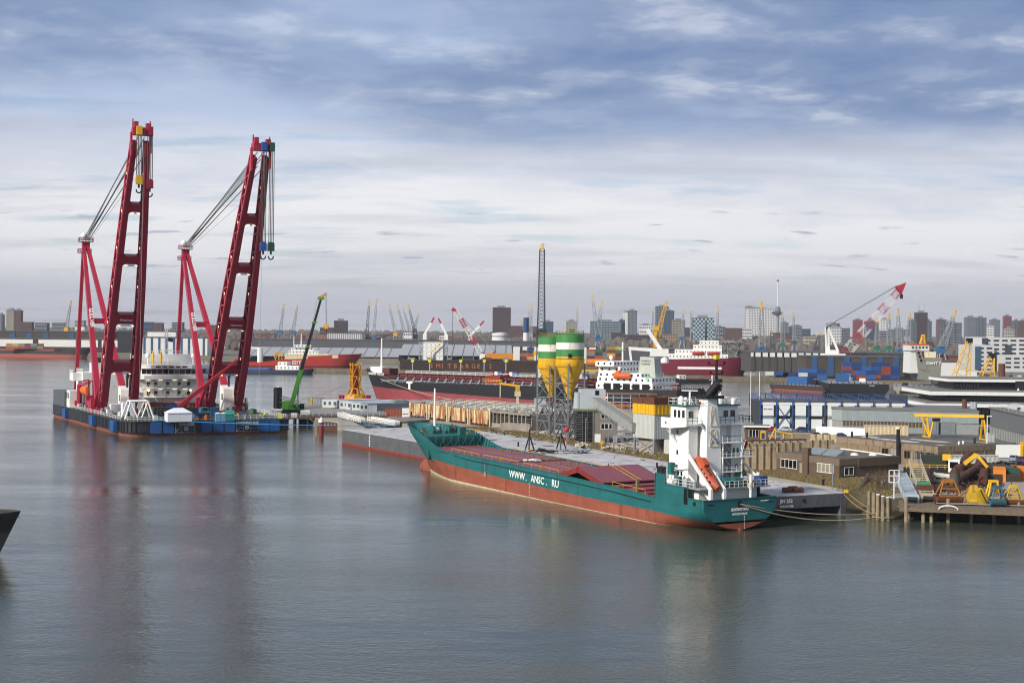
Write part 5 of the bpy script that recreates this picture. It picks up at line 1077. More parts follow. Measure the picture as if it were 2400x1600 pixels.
# ================================================================ SITE CABINS, CONTAINERS, JETTY (left end of the peninsula)
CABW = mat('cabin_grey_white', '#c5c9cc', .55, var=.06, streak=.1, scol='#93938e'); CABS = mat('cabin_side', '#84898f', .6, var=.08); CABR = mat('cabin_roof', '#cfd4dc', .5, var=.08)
for i, (px, py, L_, w_, win) in enumerate(((773, 957, 18, 5.6, 3), (806, 960, 24, 3.2, 2), (819, 962, 26, 2.6, 1), (835, 964, 24, 2.9, 2), (853, 966, 22, 2.9, 2))):
    t_ = thing('site_cabin', ('leftmost and widest', 'second', 'third', 'fourth', 'rightmost')[i] + ' in the row of pale site cabins with long flat roofs', 'cabin', at_(px, py, 3), R(-6))
    A = R(42); q_ = B(); ex, ey = math.cos(A), math.sin(A)
    P0 = [(-w_ / 2, 0), (w_ / 2, 0), (w_ / 2 + L_ * ex, L_ * ey), (-w_ / 2 + L_ * ex, L_ * ey)]
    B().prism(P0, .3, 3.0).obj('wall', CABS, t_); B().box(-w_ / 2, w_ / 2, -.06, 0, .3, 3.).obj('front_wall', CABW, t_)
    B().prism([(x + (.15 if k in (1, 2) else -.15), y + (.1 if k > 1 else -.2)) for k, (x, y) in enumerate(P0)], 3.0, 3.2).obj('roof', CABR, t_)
    for k in range(win): x = -w_ / 2 + w_ * (k + .5) / win; wi = B().box(x - .45, x + .45, -.1, -.05, 1.3, 2.5).obj('window', mat('cabin_glass', '#3a5a55', .15), t_); B().box(x - .55, x + .55, -.08, -.04, 1.2, 2.6).obj('frame', WHITE, wi)
    if i in (0, 2): B().box(w_ / 2 - .9, w_ / 2 - .1, -.1, -.05, .35, 2.4).obj('door', CABS, t_)
tco = container(at_(741, 948, 3), R(8), '#9aa0a4', 'grey container with yellow panels beside the site cabins', L=6.1, Hh=2.8)
for x in (-2., 2.6): B().box(x - .5, x + .5, -1.3, -1.24, .3, 2.6).obj('yellow_panel', YELLOW, tco)
container(at_(872, 966, 3), R(5), '#d6d8d6', 'small white box cabin in front of the rightmost site cabins', L=3.4)
container(at_(892, 962, 3), R(5), '#2a5f96', 'blue container in the cabin yard right of the small white box', L=5)
container(at_(912, 958, 3), R(5), '#d0d2ce', 'white container behind the brown one in the cabin yard', L=3.6)
container(at_(923, 976, 3), R(-6), '#7b3f2a', 'red brown container left of the rusty tank sections', L=6.06, Hh=2.7)
t_ = thing('storage_shed', 'low shed with curved green roof behind the brown container', 'shed', at_(943, 963, 3), R(12)); B().box(-3.6, 3.6, 0, 9, 0, 2.2).obj('wall', mat('shed_dark', '#3e4440'), t_); B().grid([[(3.8 * math.cos(a), -.2, 2.2 + 1.7 * math.sin(a)) for a in [math.pi * k / 8 for k in range(9)]], [(3.8 * math.cos(a), 9.2, 2.2 + 1.7 * math.sin(a)) for a in [math.pi * k / 8 for k in range(9)]]]).obj('roof', mat('shed_green', '#69756c', .6), t_, 40)
t_ = thing('notice_board', 'white printed notice hoarding beside the leftmost tank section', 'sign', at_(951, 980, 3), R(8)); B().box(-1.2, 1.2, 0, .15, .2, 3.4).obj('panel', WHITE, t_); B().bar((-1, .2, 0), (-1, .2, 3.2), .12).obj('post', STEEL, t_)
for k in range(4): B().box(-1 + k * .5, -.65 + k * .5, -.03, 0, 1.3, 1.6).obj('print_mark', BLACK, t_)
# yellow subsea buoy tower
t_ = thing('mooring_tower', 'yellow lattice mooring tower with flared octagonal base beside the tanker bow', 'tower', (*g(833, 942, 3), 3)); Dk = g(833, 942, 3)[1] / F
OY = mat('orange_yellow', '#dd9a12', .5, var=.1)
B().lathe([(4.2, 0), (4.3, 1.6), (3.9, 3.1), (2.6, 3.4)], 8).obj('base', OY, t_)
for k in range(8):
    a = k * math.pi / 4 + .39; ca, sa = math.cos(a), math.sin(a); B().bar((3.8 * ca, 3.8 * sa, 2.6), (2.2 * ca, 2.2 * sa, 5.6), .5).obj('flare_strut', OY, t_)
    if k % 2: B().bar((2.35 * ca, 2.35 * sa, 5.4), (2.35 * ca, 2.35 * sa, 15.), .38).obj('column', OY, t_)
    a2 = a + math.pi / 4
    for z in (5.5, 10.3, 14.8): B().bar((2.35 * ca, 2.35 * sa, z), (2.35 * math.cos(a2), 2.35 * math.sin(a2), z), .4).obj('ring_beam', OY, t_)
    for za, zc in ((5.5, 10.3), (10.3, 14.8)): B().bar((2.3 * ca, 2.3 * sa, za if k % 2 else zc), (2.3 * math.cos(a2), 2.3 * math.sin(a2), zc if k % 2 else za), .25).obj('brace', OY, t_)
    if k % 2: B().cbox((2.5 * ca, 2.5 * sa, 15.3), .5, .5, .9).obj('hook_eye', OY, t_)
B().tube((0, 0, 3), (0, 0, 14.8), 1.1, None, 12).obj('core', mat('core_red', '#8a1f28'), t_)
for px in (797, 804, 861, 866):
    q_ = thing('bollard', 'small dark red bollard %s of the yellow mooring tower base' % {797: 'furthest left', 804: 'just left', 861: 'just right', 866: 'furthest right'}[px], 'bollard', at_(px, 936, 3)); B().tube((0, 0, 0), (0, 0, 1.5), .5, .6, 10).obj('post', REDP, q_); B().tube((0, 0, 1.5), (0, 0, 1.8), .75, None, 10).obj('cap', REDP, q_)
# green telescopic mobile crane
MG = mat('bright_green', '#478f24', .45, var=.1)
t_ = thing('mobile_crane', 'bright green mobile crane with raised black telescopic boom on the jetty', 'mobile crane', at_(688, 968, 3.4)); Dm = g(688, 968, 3.4)[1]
B().box(-3.4, 3.4, -1.5, 1.5, .7, 1.3).obj('undercarriage', BLACK, t_)
for y in (-1.4, 1.4): B().box(-3.8, 3.8, y - .4, y + .4, 0, 1.).obj('track', BLACK, t_)
B().box(-1.2, 3.4, -1.4, 1.4, 1.3, 3.1).obj('superstructure', MG, t_); B().box(-3.6, -1.4, -1.5, 1.5, 1.2, 4.2).obj('counterweight', MG, t_)
for k in range(4): B().box(-3.7, -3.55, -1.5, 1.5, 1.4 + k * .7, 1.9 + k * .7).obj('weight_slab', mat('weight_green', '#3d7a22'), t_)
B().box(2.4, 3.9, -1.6, -.4, 1.6, 3.4).obj('cab', GLASS, t_)
def mloc(px, py): p = V(w(px, py, Dm - 2)); return p - V(*t_.location)
q0, q1, q2 = mloc(683, 950), mloc(706, 868), mloc(753, 699)
B().bar(q0, q1, 1.2, 1.4).obj('boom_base', MG, t_)
for k in range(3): B().bar(q1.lerp(q2, k / 3), q1.lerp(q2, (k + 1) / 3), 1. - k * .15, 1.05 - k * .15).obj('boom_section', BLACK, t_)
for k in range(3): B().cbox(q1.lerp(q2, k / 3), 1.6, 1.5, .5).obj('collar', MG, t_)
B().tube(mloc(697, 953), q0.lerp(q1, .75), .3, None, 8).obj('luffing_ram', GALV, t_)
B().bar(q2, mloc(765, 687), .6).bar(q2, mloc(746, 697), .6).bar(mloc(746, 697), mloc(762, 688), .25).obj('jib_head', mat('jib_orange', '#c8862a'), t_); B().cbox(q2, 2., 1.4, 1.).obj('head_collar', MG, t_)
for dx in (-1.2, 1.2): B().tube(mloc(765 + dx, 688), mloc(765 + dx * .6, 760), .05, None, 4).obj('hoist_rope', DCABLE, t_)
B().tube(mloc(745, 697), mloc(695, 945), .04, None, 4).obj('pendant', DCABLE, t_)
hk_ = thing('hook_block', 'yellow round hook block hanging from the green mobile crane', 'hook block', tuple(V(w(765, 765, Dm - 2)))); B().tube((0, -.4, 0), (0, .4, 0), .85, None, 14).obj('sheave', YELLOW, hk_); B().tube((0, 0, -.8), (0, 0, -2.), .2).obj('hook', BLACK, hk_)
# jetty on piles, walkways
TIM = mat('dark_jetty_timber', '#4d4034', .9, var=.3, scale=1.)
jt = thing('jetty', 'dark piled jetty with white railings carrying the green mobile crane', 'jetty', (0, 0, 0))
ja, jb = V(*g(640, 975, 3.4)), V(*g(905, 976, 3.4)); jd = (jb - ja).normalized(); jn = V(-jd.y, jd.x)
def jp(s, t, z): p = ja + jd * s + jn * t; return (p.x, p.y, z)
jl = (jb - ja).length
B().add([jp(0, 0, 2.5), jp(jl, 0, 2.5), jp(jl, 14, 2.5), jp(0, 14, 2.5), jp(0, 0, 3.38), jp(jl, 0, 3.38), jp(jl, 14, 3.38), jp(0, 14, 3.38)], [(0, 3, 2, 1), (4, 5, 6, 7), (0, 1, 5, 4), (1, 2, 6, 5), (2, 3, 7, 6), (3, 0, 4, 7)]).obj('deck', TIM, jt)
for s in range(6):
    for t in (.6, 7): B().tube(jp(7 + s * 4.4, t, -2), jp(7 + s * 4.4, t, 2.6), .42, None, 10).obj('pile', BLACK, jt)
for t in (.2, 5, 13.5): B().rail([jp(9, t, 3.4), jp(jl, t, 3.4)], 1.2, 2., .1, 1).obj('railing', GALV, jt)
for i in range(2): B().path([jp(12 + i * 9 + k, -.1, 2.6 - 1.1 * math.sin(math.pi * k / 5)) for k in range(6)], .1, 5).obj('hanging_hose', ROPE, jt)
for px, py, sx, cl in ((700, 962, 4., '#c8cac8'), (716, 971, 3.2, '#d8d8d4'), (655, 968, 5, '#cfd2d0'), (690, 978, 2, '#b8bab8')): o = B().tube((-sx / 2, 0, .8), (sx / 2, 0, .8), .7, None, 10).cbox((0, 0, .2), sx, 1., .4).obj('tank', mat('jetty_' + cl, cl), jt); o.location = at_(px, py, 3.4)
for i, (p0, p1) in enumerate((((797, 976), (822, 984)), ((822, 983), (850, 990)), ((866, 987), (931, 998)))):
    a, c = V(*at_(*p0, 3.6)), V(*at_(*p1, 3.2)); t_ = thing('gangway', ('left', 'middle', 'right')[i] + ' white truss gangway at the jetty corner', 'gangway', (0, 0, 0))
    for s in (-.6, .6): B().rail([a + V(s, s, 0), c + V(s, s, 0)], 1.5, 1.2, .16, 2).obj('truss_side', WHITE, t_)
    B().bar(a, c, 1.4, .2).obj('walkway', STEEL, t_)
t_ = thing('access_ramp', 'brown railed access ramp rising toward the tank sections', 'ramp', (0, 0, 0)); a, c = V(*at_(880, 996, 2.6)), V(*at_(1000, 985, 3.4))
B().bar(a, c, 4., .5).obj('deck', TIM, t_)
for s in (-1.8, 1.8): B().rail([a + V(s * .3, s, .3), c + V(s * .3, s, .3)], 1.3, 1.6, .12, 1).obj('railing', GALV, t_)
t_ = thing('rusty_pontoon', 'low rusty brown pontoon with row of posts under the gangways', 'pontoon', (*g(745, 1008, 0), 0), R(-4)); B().box(0, 27, 0, 6, -.6, 1.5).obj('hull', RUST, t_)
for k in range(24): B().box(1 + k * 1.05, 1.5 + k * 1.05, -.12, .4, 1.5, 2.3).obj('post', mat('post_ochre', '#9a7a4a', .9), t_)
B().box(.5, 26.5, .4, 5.6, 1.5, 2.4).obj('deckhouse', RUST, t_)
DP = mat('weathered_pile', '#8a7c66', .9, var=.3, scale=1.2, streak=.4, scol='#3c3428')
t_ = thing('mooring_pile', 'red steel mooring pile with white cap beside a timber pile, left of the pontoon', 'mooring pile', (*g(753, 1022), 0)); B().tube((0, 0, -2), (0, 0, 4.2), .75, None, 14).obj('shaft', mat('pile_red', '#7c2f2b', .7, streak=.2), t_); B().tube((0, 0, 4.2), (0, 0, 5.2), .85, None, 14).lathe([(.3, 5.2), (.3, 5.7), (0, 5.8)], 10).obj('cap', WHITE, t_); B().bar((-1.5, .2, -2), (-1.5, .2, 5.), .7).obj('timber', DP, t_)
t_ = thing('mooring_dolphin', 'black ribbed cylindrical mooring dolphin behind the crane vessel stern corner', 'dolphin', (*g(651, 958), 0)); B().tube((0, 0, -1), (0, 0, 8.6), 1.5, None, 16).obj('shaft', BLACK, t_)
for k in range(8): a = k * math.pi / 4; B().bar((1.5 * math.cos(a), 1.5 * math.sin(a), .5), (1.5 * math.cos(a), 1.5 * math.sin(a), 8.4), .35).obj('fender_strip', BLACK, t_)
B().cbox((0, 0, 8.9), .8, .8, .5).obj('light', WHITE, t_)
t_ = thing('catwalk', 'thin truss catwalk from the black dolphin to the jetty', 'catwalk', (0, 0, 0)); B().lattice(w(660, 930, 508), w(702, 945, 512), 1., 1., 9, .14, .1).obj('truss', GALV, t_)
def mooring(pts, label, m=ROPE, r=.09, sag=1.2):
    a, c = V(pts[0]), V(pts[1]); n = 12; o = B().path([a.lerp(c, k / n) - V(0, 0, sag * 4 * (k / n) * (1 - k / n)) for k in range(n + 1)], r, 5).obj('mooring_rope', m); return tag(o, label, 'rope')
mooring((gp(8, -.3, 4.9), (*g(930, 1000, 3.4), 3.8)), 'bright blue mooring rope along the crane vessel front to the gangway', mat('blue_rope', '#2f8fd0', .7), .12, .6)
t_ = thing('lamp_post', 'tall thin white flagpole lamp on the jetty left of the grey container', 'pole', at_(707, 946, 3.4)); B().tube((0, 0, 0), (0, 0, 4.4), .08).obj('post', GALV, t_); B().cbox((0, 0, .1), .5, .5, .2).obj('foot', STEEL, t_)
t_ = thing('flagpole', 'flagpole with red, white and blue flag beside the conveyor', 'flagpole', at_(1424, 962, 3)); B().tube((0, 0, 0), (0, 0, 6.5), .1).obj('pole', WHITE, t_)
for k, c_ in enumerate(('#a81f2c', '#e4e4e4', '#243f86')): B().add([(0, 0, 6.2 - k * .7), (-2.1, .2, 4.6 - k * .7), (-2.1, .2, 3.9 - k * .7), (0, 0, 5.5 - k * .7)], [(0, 1, 2, 3)]).obj('flag_band', mat('flag_' + c_, c_, .8), t_)

# scattered bits and pieces lying about
db = B()
for k in range(420):
    px = rnd.uniform(1150, 1700); py = 1004 + (px - 1150) * .135 + rnd.uniform(-22, 14); p = g(px, py, 3.05); s_ = rnd.uniform(.15, .7); db.cbox((p[0], p[1], 3.1 + s_ * .2), s_ * rnd.choice((1, 1, 4)), s_, s_ * .6, rnd.random() * 3)
stuff(tag(db.obj('yard_debris', mat('debris', '#7d7468', .9, var=.5, scale=2.)), 'loose stones, planks and litter scattered over the silo yard', 'debris'))
for k in range(46):
    t, s = rnd.uniform(.15, .97), rnd.uniform(.35, .95); p = PNL.lerp(PNR, t).lerp(PFL.lerp(PFR, t), s); l_ = rnd.uniform(.4, 2.6); B().cbox((p.x, p.y, 4.28), l_, rnd.uniform(.1, .4), .14, rnd.random() * 3).obj('deck_scrap', rnd.choice((RUST, STEEL, ROPE, BLACK)), pont)
# ================================================================ RIGHT-HAND YARD
def q1(x, y): return (1760 + x * .2721, 860 + y * .2721)
def y1(x, y, z=3.): p = q1(x, y); return (*g(*p, z), z)
struct(B().prism([y1(-60, 560, 3)[:2], y1(760, 640, 3)[:2], y1(1000, 600, 3)[:2], y1(2000, 640, 3)[:2], y1(2600, 700, 3)[:2], y1(2600, 540, 3)[:2], y1(700, 545, 3)[:2], y1(-60, 525, 3)[:2]], 2.9, 3.02).obj('road', ASPH))
struct(B().prism([y1(1500, 1010)[:2], y1(1600, 1170)[:2], y1(2600, 1200)[:2], y1(2600, 760)[:2], y1(2110, 760)[:2], y1(2000, 860)[:2], y1(1560, 930)[:2]], 2.9, 3.015).obj('concrete_yard', mat('yard_concrete', '#8f8b86', .9, var=.2, scale=.2, bump=.2)))
CLAD = mat('white_cladding', '#dcdedd', .5, var=.05, streak=.15, scol='#a8a49a'); BLU = mat('blue_steel', '#2c4f86', .5, var=.12)
# --- ship repair hall with blue roof trusses
ho = y1(80, 530); hl = thing('repair_hall', 'long white panelled repair hall with blue columns and roof trusses', 'building', ho, R(1.5)); hl.scale = (1, 1, .78)
bay = 5.02; NB = 9
B().box(0, bay * NB, .5, 17, 0, 10.6).obj('wall', mat('hall_dark_wall', '#33373b', .6), hl); B().box(-.3, bay * NB + .3, .2, 17.3, 10.6, 10.9).obj('roof', mat('dark_roof', '#4c4c4e', .8, var=.3), hl)
B().box(0, bay * NB, .35, .5, 9.4, 10.6).obj('eaves_band', CLAD, hl)
for k in range(NB):
    for za, zc in ((.1, 3.9), (5.2, 9.3)): B().box(k * bay + .9, k * bay + 4.2, .25, .5, za, zc).obj('wall_panel', CLAD, hl)
    B().box(k * bay + .9, k * bay + 4.2, .4, .5, 4., 5.1).obj('window_strip', GLASS if k % 2 else mat('pale_glass', '#6f8088', .2), hl)
    for x, z0, z1 in ((.1, 1, 3.4), (.1, 5.4, 8.), (4.3, 2.2, 4.4)): B().box(k * bay + x + .1, k * bay + x + .55, .4, .52, z0, z1).obj('side_light', mat('side_light', '#7d858a', .3), hl)
for k in range(NB + 1):
    x = k * bay; col = B().bar((x, 0, 0), (x, 0, 12.2), .32).obj('column', BLU, hl); tr_ = B()
    tr_.bar((x, 0, 11.0), (x, 17, 11.0), .18).bar((x, 0, 12.3), (x, 17, 13.2), .18)
    for j in range(9): a, c = 17 * j / 9, 17 * (j + 1) / 9; za, zc = 12.3 + .9 * j / 9, 12.3 + .9 * (j + 1) / 9; tr_.bar((x, a, 11. if j % 2 else za), (x, c, zc if j % 2 else 11.), .1)
    tr_.bar((x, 17, 8), (x, 17, 13.2), .3); tr_.obj('roof_truss', BLU, hl)
B().bar((0, 17, 12.9), (bay * NB, 17, 12.9), .25).obj('ridge_beam', BLU, hl)
for a, c in (((bay, -.05, .4), (2 * bay, -.05, 9.6)), ((bay, -.05, 9.6), (2 * bay, -.05, .4))): B().bar(a, c, .2).obj('cross_brace', BLU, hl)
text('Ship Repair', .62, mat('letter_navy', '#1d2a5c', .6), hl, (1.05, .22, 7.6), (1, 0, 0), (0, 0, 1), 'lettering', off=.012)
B().box(bay * NB, bay * NB + .6, 0, 17, 9, 13.6).obj('end_screen', mat('end_dark', '#3c3f42'), hl)
for x in (-2.5, .2): t_ = thing('flagpole', 'bare white flagpole %s the corner of the repair hall' % ('left of' if x < 0 else 'right at'), 'flagpole', (ho[0] + x, ho[1] + 3, 3)); B().tube((0, 0, 0), (0, 0, 17.5), .09).obj('pole', WHITE, t_); B().tube((0, 0, 0), (0, 0, .5), .25).obj('foot', STEEL, t_)
# --- long grey warehouse
GC = mat('grey_corrugated', '#8b9496', .6, var=.08, scale=.3, streak=.2, scol='#5f6464'); GRF = mat('grey_felt_roof', '#6e6d6a', .85, var=.2, scale=.2)
go = y1(700, 552); ge = y1(1960, 585); gl2 = math.dist(go[:2], ge[:2]); ga_ = math.atan2(ge[1] - go[1], ge[0] - go[0])
gw = thing('grey_warehouse', 'long grey corrugated warehouse with brown glazed strip and sliding doors', 'building', go, ga_)
ZW = zat(*q1(765, 362), go[1]) - 3
B().prism([(0, 1.5), (3, -.6), (gl2, -.6), (gl2, 30), (0, 30)], 0, ZW).obj('wall', mat('grey_base_wall', '#868a88', .7, var=.1), gw)
up_ = B().prism([(-.2, 1.4), (2.9, -.8), (gl2, -.8), (gl2, 30.2), (-.2, 30.2)], ZW * .50, ZW).obj('upper_cladding', GC, gw)
for k in range(60): x = 3 + (gl2 - 3) * k / 60; B().box(x, x + .12, -.88, -.8, ZW * .5, ZW).obj('cladding_rib', GC, up_)
B().prism([(-.4, 1.2), (2.8, -1.), (gl2 + .2, -1.), (gl2 + .2, 31), (-.4, 31)], ZW, ZW + .35).obj('roof', GRF, gw)
for k in range(30):
    x = 3.2 + (gl2 - 12) * k / 30
    if not gl2 * .62 < x < gl2 * .86: B().box(x, x + (gl2 - 14) / 30 * .8, -.68, -.55, ZW * .27, ZW * .48).obj('glazing_panel', mat('brown_glass', '#5b4a34', .3, var=.3), gw)
for k in range(2): dr = B().box(gl2 * (.63 + k * .115), gl2 * (.73 + k * .115), -.95, -.7, 0, ZW * .56).obj('sliding_door', mat('door_grey', '#70777c', .6), gw)
B().box(gl2 * .735, gl2 * .745, -.9, -.72, 0, ZW * .54).obj('door_gap', DARK, gw)
for x, h_ in ((gl2 * .93, 3.2), (gl2 * .985, 2.4), (gl2 * 1.0, 2.4)): B().tube((x, 14, ZW), (x, 14, ZW + h_), .7, None, 12).obj('roof_stack', RUST if h_ > 3 else GALV, gw)
# --- dark building running towards the camera at the right edge
ro, re_ = y1(2060, 640), y1(2700, 840); ra_ = math.atan2(re_[1] - ro[1], re_[0] - ro[0]); rl = math.dist(ro[:2], re_[:2])
rb3 = thing('dark_workshop', 'dark grey workshop with ribbed lower wall along the right picture edge', 'building', ro, ra_)
B().box(0, rl, 0, 26, 0, 9.2).obj('wall', mat('workshop_grey', '#5d6266', .7, var=.1, streak=.1), rb3); B().box(-.3, rl, -.4, 26, 9.2, 9.6).obj('roof', GRF, rb3)
for k in range(40): B().box(k * rl / 40, k * rl / 40 + rl / 90, -.12, 0, 1.4, 4.2).obj('wall_rib', mat('rib_pale', '#8d8f8a', .7), rb3)
for k in range(3): B().grid([[(3 + k * 14, 6 + 2.6 * math.cos(a), 9.6 + 1.3 * math.sin(a)) for a in [math.pi * i / 8 for i in range(9)]], [(14 + k * 14, 6 + 2.6 * math.cos(a), 9.6 + 1.3 * math.sin(a)) for a in [math.pi * i / 8 for i in range(9)]]]).obj('barrel_skylight', mat('skylight', '#b3b5b2', .4), rb3, 40)
B().rail([(0, -.2, 9.6), (rl, -.2, 9.6)], 1., 4., .08, 0).obj('roof_railing', GALV, rb3)
# --- modern office with white bands
OD = 470.; wo_ = thing('banded_office', 'modern dark glazed office with three projecting white roof bands', 'building', (0, 0, 0))
def ob(px0, px1, yt, yb, d0, dep, name, m, par=None):
    a, c = w(px0, yt, OD + d0), w(px1, yb, OD + d0); return B().box(a[0], c[0], OD + d0, OD + d0 + dep, c[2], a[2]).obj(name, m, par or wo_)
ob(2222, 2500, 888, 897, 4, 22, 'white_band', CLAD); ob(2180, 2520, 917, 929, -2, 34, 'white_band', CLAD); ob(2170, 2520, 945, 957, -6, 44, 'white_band', CLAD)
ob(2182, 2518, 916.6, 917.4, -1.6, 33, 'terrace', GRF); ob(2172, 2518, 944.6, 945.4, -5.6, 43, 'terrace', GRF); ob(2224, 2498, 887.6, 888.4, 4.4, 21, 'terrace', GRF)
DB = mat('office_dark', '#23262b', .5, var=.15)
u1 = ob(2236, 2500, 897, 920, 6, 18, 'storey', DB); u2 = ob(2215, 2520, 928, 948, 2, 30, 'storey', DB); u3 = ob(2190, 2520, 956, 1000, 0, 36, 'storey', DB)
for k in range(9): ob(2238 + k * 6.5, 2242 + k * 6.5, 899, 914, 5.9, .1, 'window', GLASS, u1)
for k in range(26): ob(2217 + k * 9, 2224 + k * 9, 931, 943, 1.9, .1, 'window', mat('office_glass', '#3f4a50', .1), u2)
for k in range(24): ob(2194 + k * 9, 2200 + k * 9, 960, 975, -.1, .1, 'window', GLASS, u3)
ob(2380, 2420, 893, 915, 3.9, .1, 'emblem_panel', DB, u1)
B().side([(0, 0), (1.0, 0), (.5, 1.1)], w(2383, 916, OD + 1.8), (1, 0, 0), (0, 0, 1), .05).obj('emblem', LW, u1)
# --- yellow gantry crane
gt = thing('gantry_crane', 'yellow single-beam gantry crane in front of the grey warehouse', 'gantry crane', (0, 0, 0)); b0, b1 = V(w(*q1(1408, 412), 408)), V(w(*q1(2012, 424), 398))
B().bar(b0, b1, .6, .8).obj('bridge_beam', YELLOW, gt)
def on(t, z, dy=0.): p = b0.lerp(b1, t); return V(p.x, p.y + dy, z)
for t in (.17, .985):
    for dy in (-2.6, 2.6): B().bar(on(t, b0.z - .6, dy * .25), on(t + (.02 if t < .5 else 0), 3, dy), .38).obj('leg', YELLOW, gt)
    B().bar(on(t, 3.4, -3), on(t, 3.4, 3), .4).obj('end_carriage', YELLOW, gt)
for dx in (-.03, .06): B().bar(on(.17 + dx * 2, b0.z - .6), on(.19, 3.2, -2.6), .3).obj('leg_brace', YELLOW, gt)
B().cbox(on(.32, b0.z - 1.1), 2., 1.2, .9).obj('trolley', BLACK, gt); B().tube(on(.32, b0.z - 1.4), on(.32, b0.z - 5), .06).obj('hoist_rope', DCABLE, gt)
# --- big flat-roofed brown building
BR = mat('brown_render', '#7c6c57', .9, var=.16, scale=.5, streak=.35, scol='#463c30'); BRT = mat('brown_parapet', '#857460', .9, var=.15, streak=.6, scol='#4a4034', sscale=1.5)
FELT = mat('mossy_felt_roof', '#5e574c', .9, var=.35, scale=.25)
def perp_building(name, label, L, C, Rr, zt, m, mp, parapet=.35):
    L, C, Rr = V(*L), V(*C), V(*Rr); a = math.atan2((L - C).y, (L - C).x); t_ = thing(name, label, 'building', (C.x, C.y, 3), a); la, lb_ = (L - C).length, (Rr - C).length
    B().box(0, la, -lb_, 0, 0, zt - 1.3).obj('wall', m, t_); B().box(-.08, la + .08, -lb_ - .08, .08, zt - 1.3, zt).obj('parapet', mp, t_); B().box(.3, la - .3, -lb_ + .3, -.3, zt - .02, zt + .06).obj('roof', FELT, t_)
    return t_, la, lb_
bb_, la, lb_ = perp_building('brown_building', 'large brown flat-roofed building with puddles on its mossy roof', (78.8, 343.7), (94.9, 316.), (110.7, 325.6), 4.75, BR, BRT)
PUD = mat('roof_puddle', '#3a3e42', .03, var=.1, spec=.9)
def puddle(par, cx, cy, rx, ry, z):
    n = 22; pts = [(cx + rx * math.cos(2 * math.pi * k / n) * rnd.uniform(.75, 1.1), cy + ry * math.sin(2 * math.pi * k / n) * rnd.uniform(.75, 1.1)) for k in range(n)]; return B().prism(pts, z, z + .02).obj('puddle', PUD, par)
puddle(bb_, 17, -4.4, 8., 2.2, 4.82); puddle(bb_, 12.5, -11, 7., 1.6, 4.82); puddle(bb_, 2.2, -3.4, 1.6, .8, 4.82); puddle(bb_, 27, -6, 3, 2.4, 4.82)
# windows: y=0 face is the long left face (local +y outward)
def win(par, x0, x1, z0, z1, face='y', off=.0, n=4, m=GLASS, fm=WHITE, rows=1):
    f = lambda x0, x1, t0, t1, z0, z1: B().box(x0, x1, off + t0, off + t1, z0, z1) if face == 'y' else B().box(-off - t1, -off - t0, x0, x1, z0, z1)
    o = f(x0, x1, 0, .05, z0, z1).obj('window', m, par)
    for k in range(n + 1): x = x0 + (x1 - x0) * k / n; f(x - .05, x + .05, .05, .1, z0 - .05, z1 + .05).obj('mullion', fm, o)
    for k in range(rows + 1): z = z0 + (z1 - z0) * k / rows; f(x0 - .1, x1 + .1, .1, .16, z - .05, z + .05).obj('transom', fm, o)
    return o
win(bb_, .8, 6.6, 1.1, 3.3, n=5, m=DARK, fm=mat('rusty_frame', '#8a7a60', .8), rows=3); win(bb_, 8.2, 10, 1.4, 3.2, n=2, m=DARK, fm=BR); win(bb_, 12.4, 14.4, 1.2, 3.4, n=2, m=mat('boarded', '#8d8a80'), fm=BR); win(bb_, 15, 17, 1.4, 3.2, n=2, m=DARK, fm=BR)
win(bb_, -4, -1.2, .8, 2.6, 'x', 0, 2, mat('boarded', '#8d8a80'), BR); win(bb_, -11, -8, .9, 2.9, 'x', 0, 3, DARK, BR)
for k in range(9): x = .0 + la * k / 9; B().box(x, x + .3, .0, .12, 0, 3.5).obj('pilaster', BR, bb_)
for k in range(5): B().box(-.12, 0, -lb_ * k / 5 - .3, -lb_ * k / 5, 0, 3.5).obj('pilaster', BR, bb_)
B().tube((11.2, .8, 0), (11.2, .8, 8.), .42, None, 12).obj('chimney_pipe', BLACK, bb_); B().tube((11.2, .8, 8.), (11.2, .8, 8.5), .6, None, 12).obj('pipe_cowl', CREAM, bb_)
for x, y in ((29, -2), (25, -3), (3, -15)): B().tube((x, y, 4.8), (x, y, 6.1), .25).obj('roof_vent', BLACK, bb_)
for x, y in ((2.2, -9), (2.6, -9.6), (3.2, -11.5)): B().tube((x, y, 4.8), (x, y, 5.5), .2).obj('roof_vent', WHITE, bb_)
# --- small brown building
DBR = mat('dark_brown_brick', '#5a4a3e', .9, var=.2, scale=1.2, streak=.25, scol='#3a3028')
sb_, la2, lb2 = perp_building('brick_building', 'small dark brick building with glazed roof lantern and chimney near the bank', (57.4, 307.), (67.4, 291.5), (81.9, 301.3), 3.95, DBR, mat('brick_fascia', '#6b5d4f', .9, var=.15, streak=.2))
win(sb_, 1.6, 6.2, .9, 2.7, n=4, m=mat('pale_window', '#8a8876', .2, var=.4)); win(sb_, 12.2, 17., .9, 2.7, n=4)
win(sb_, -4., -1.4, .6, 2.2, 'x', 0, 2); win(sb_, -13., -5.4, 2.4, 3.2, 'x', .12, 8, GLASS); B().box(-.3, -.05, -lb2, -5.2, 2.2, 3.95).obj('canopy_wall', DBR, sb_)
B().box(8.6, 10.2, -.6, .5, 0, 5.6).obj('chimney', DBR, sb_); B().box(10.2, 11.4, 0, .06, .1, 2.3).obj('door', mat('old_door', '#8d8373'), sb_)
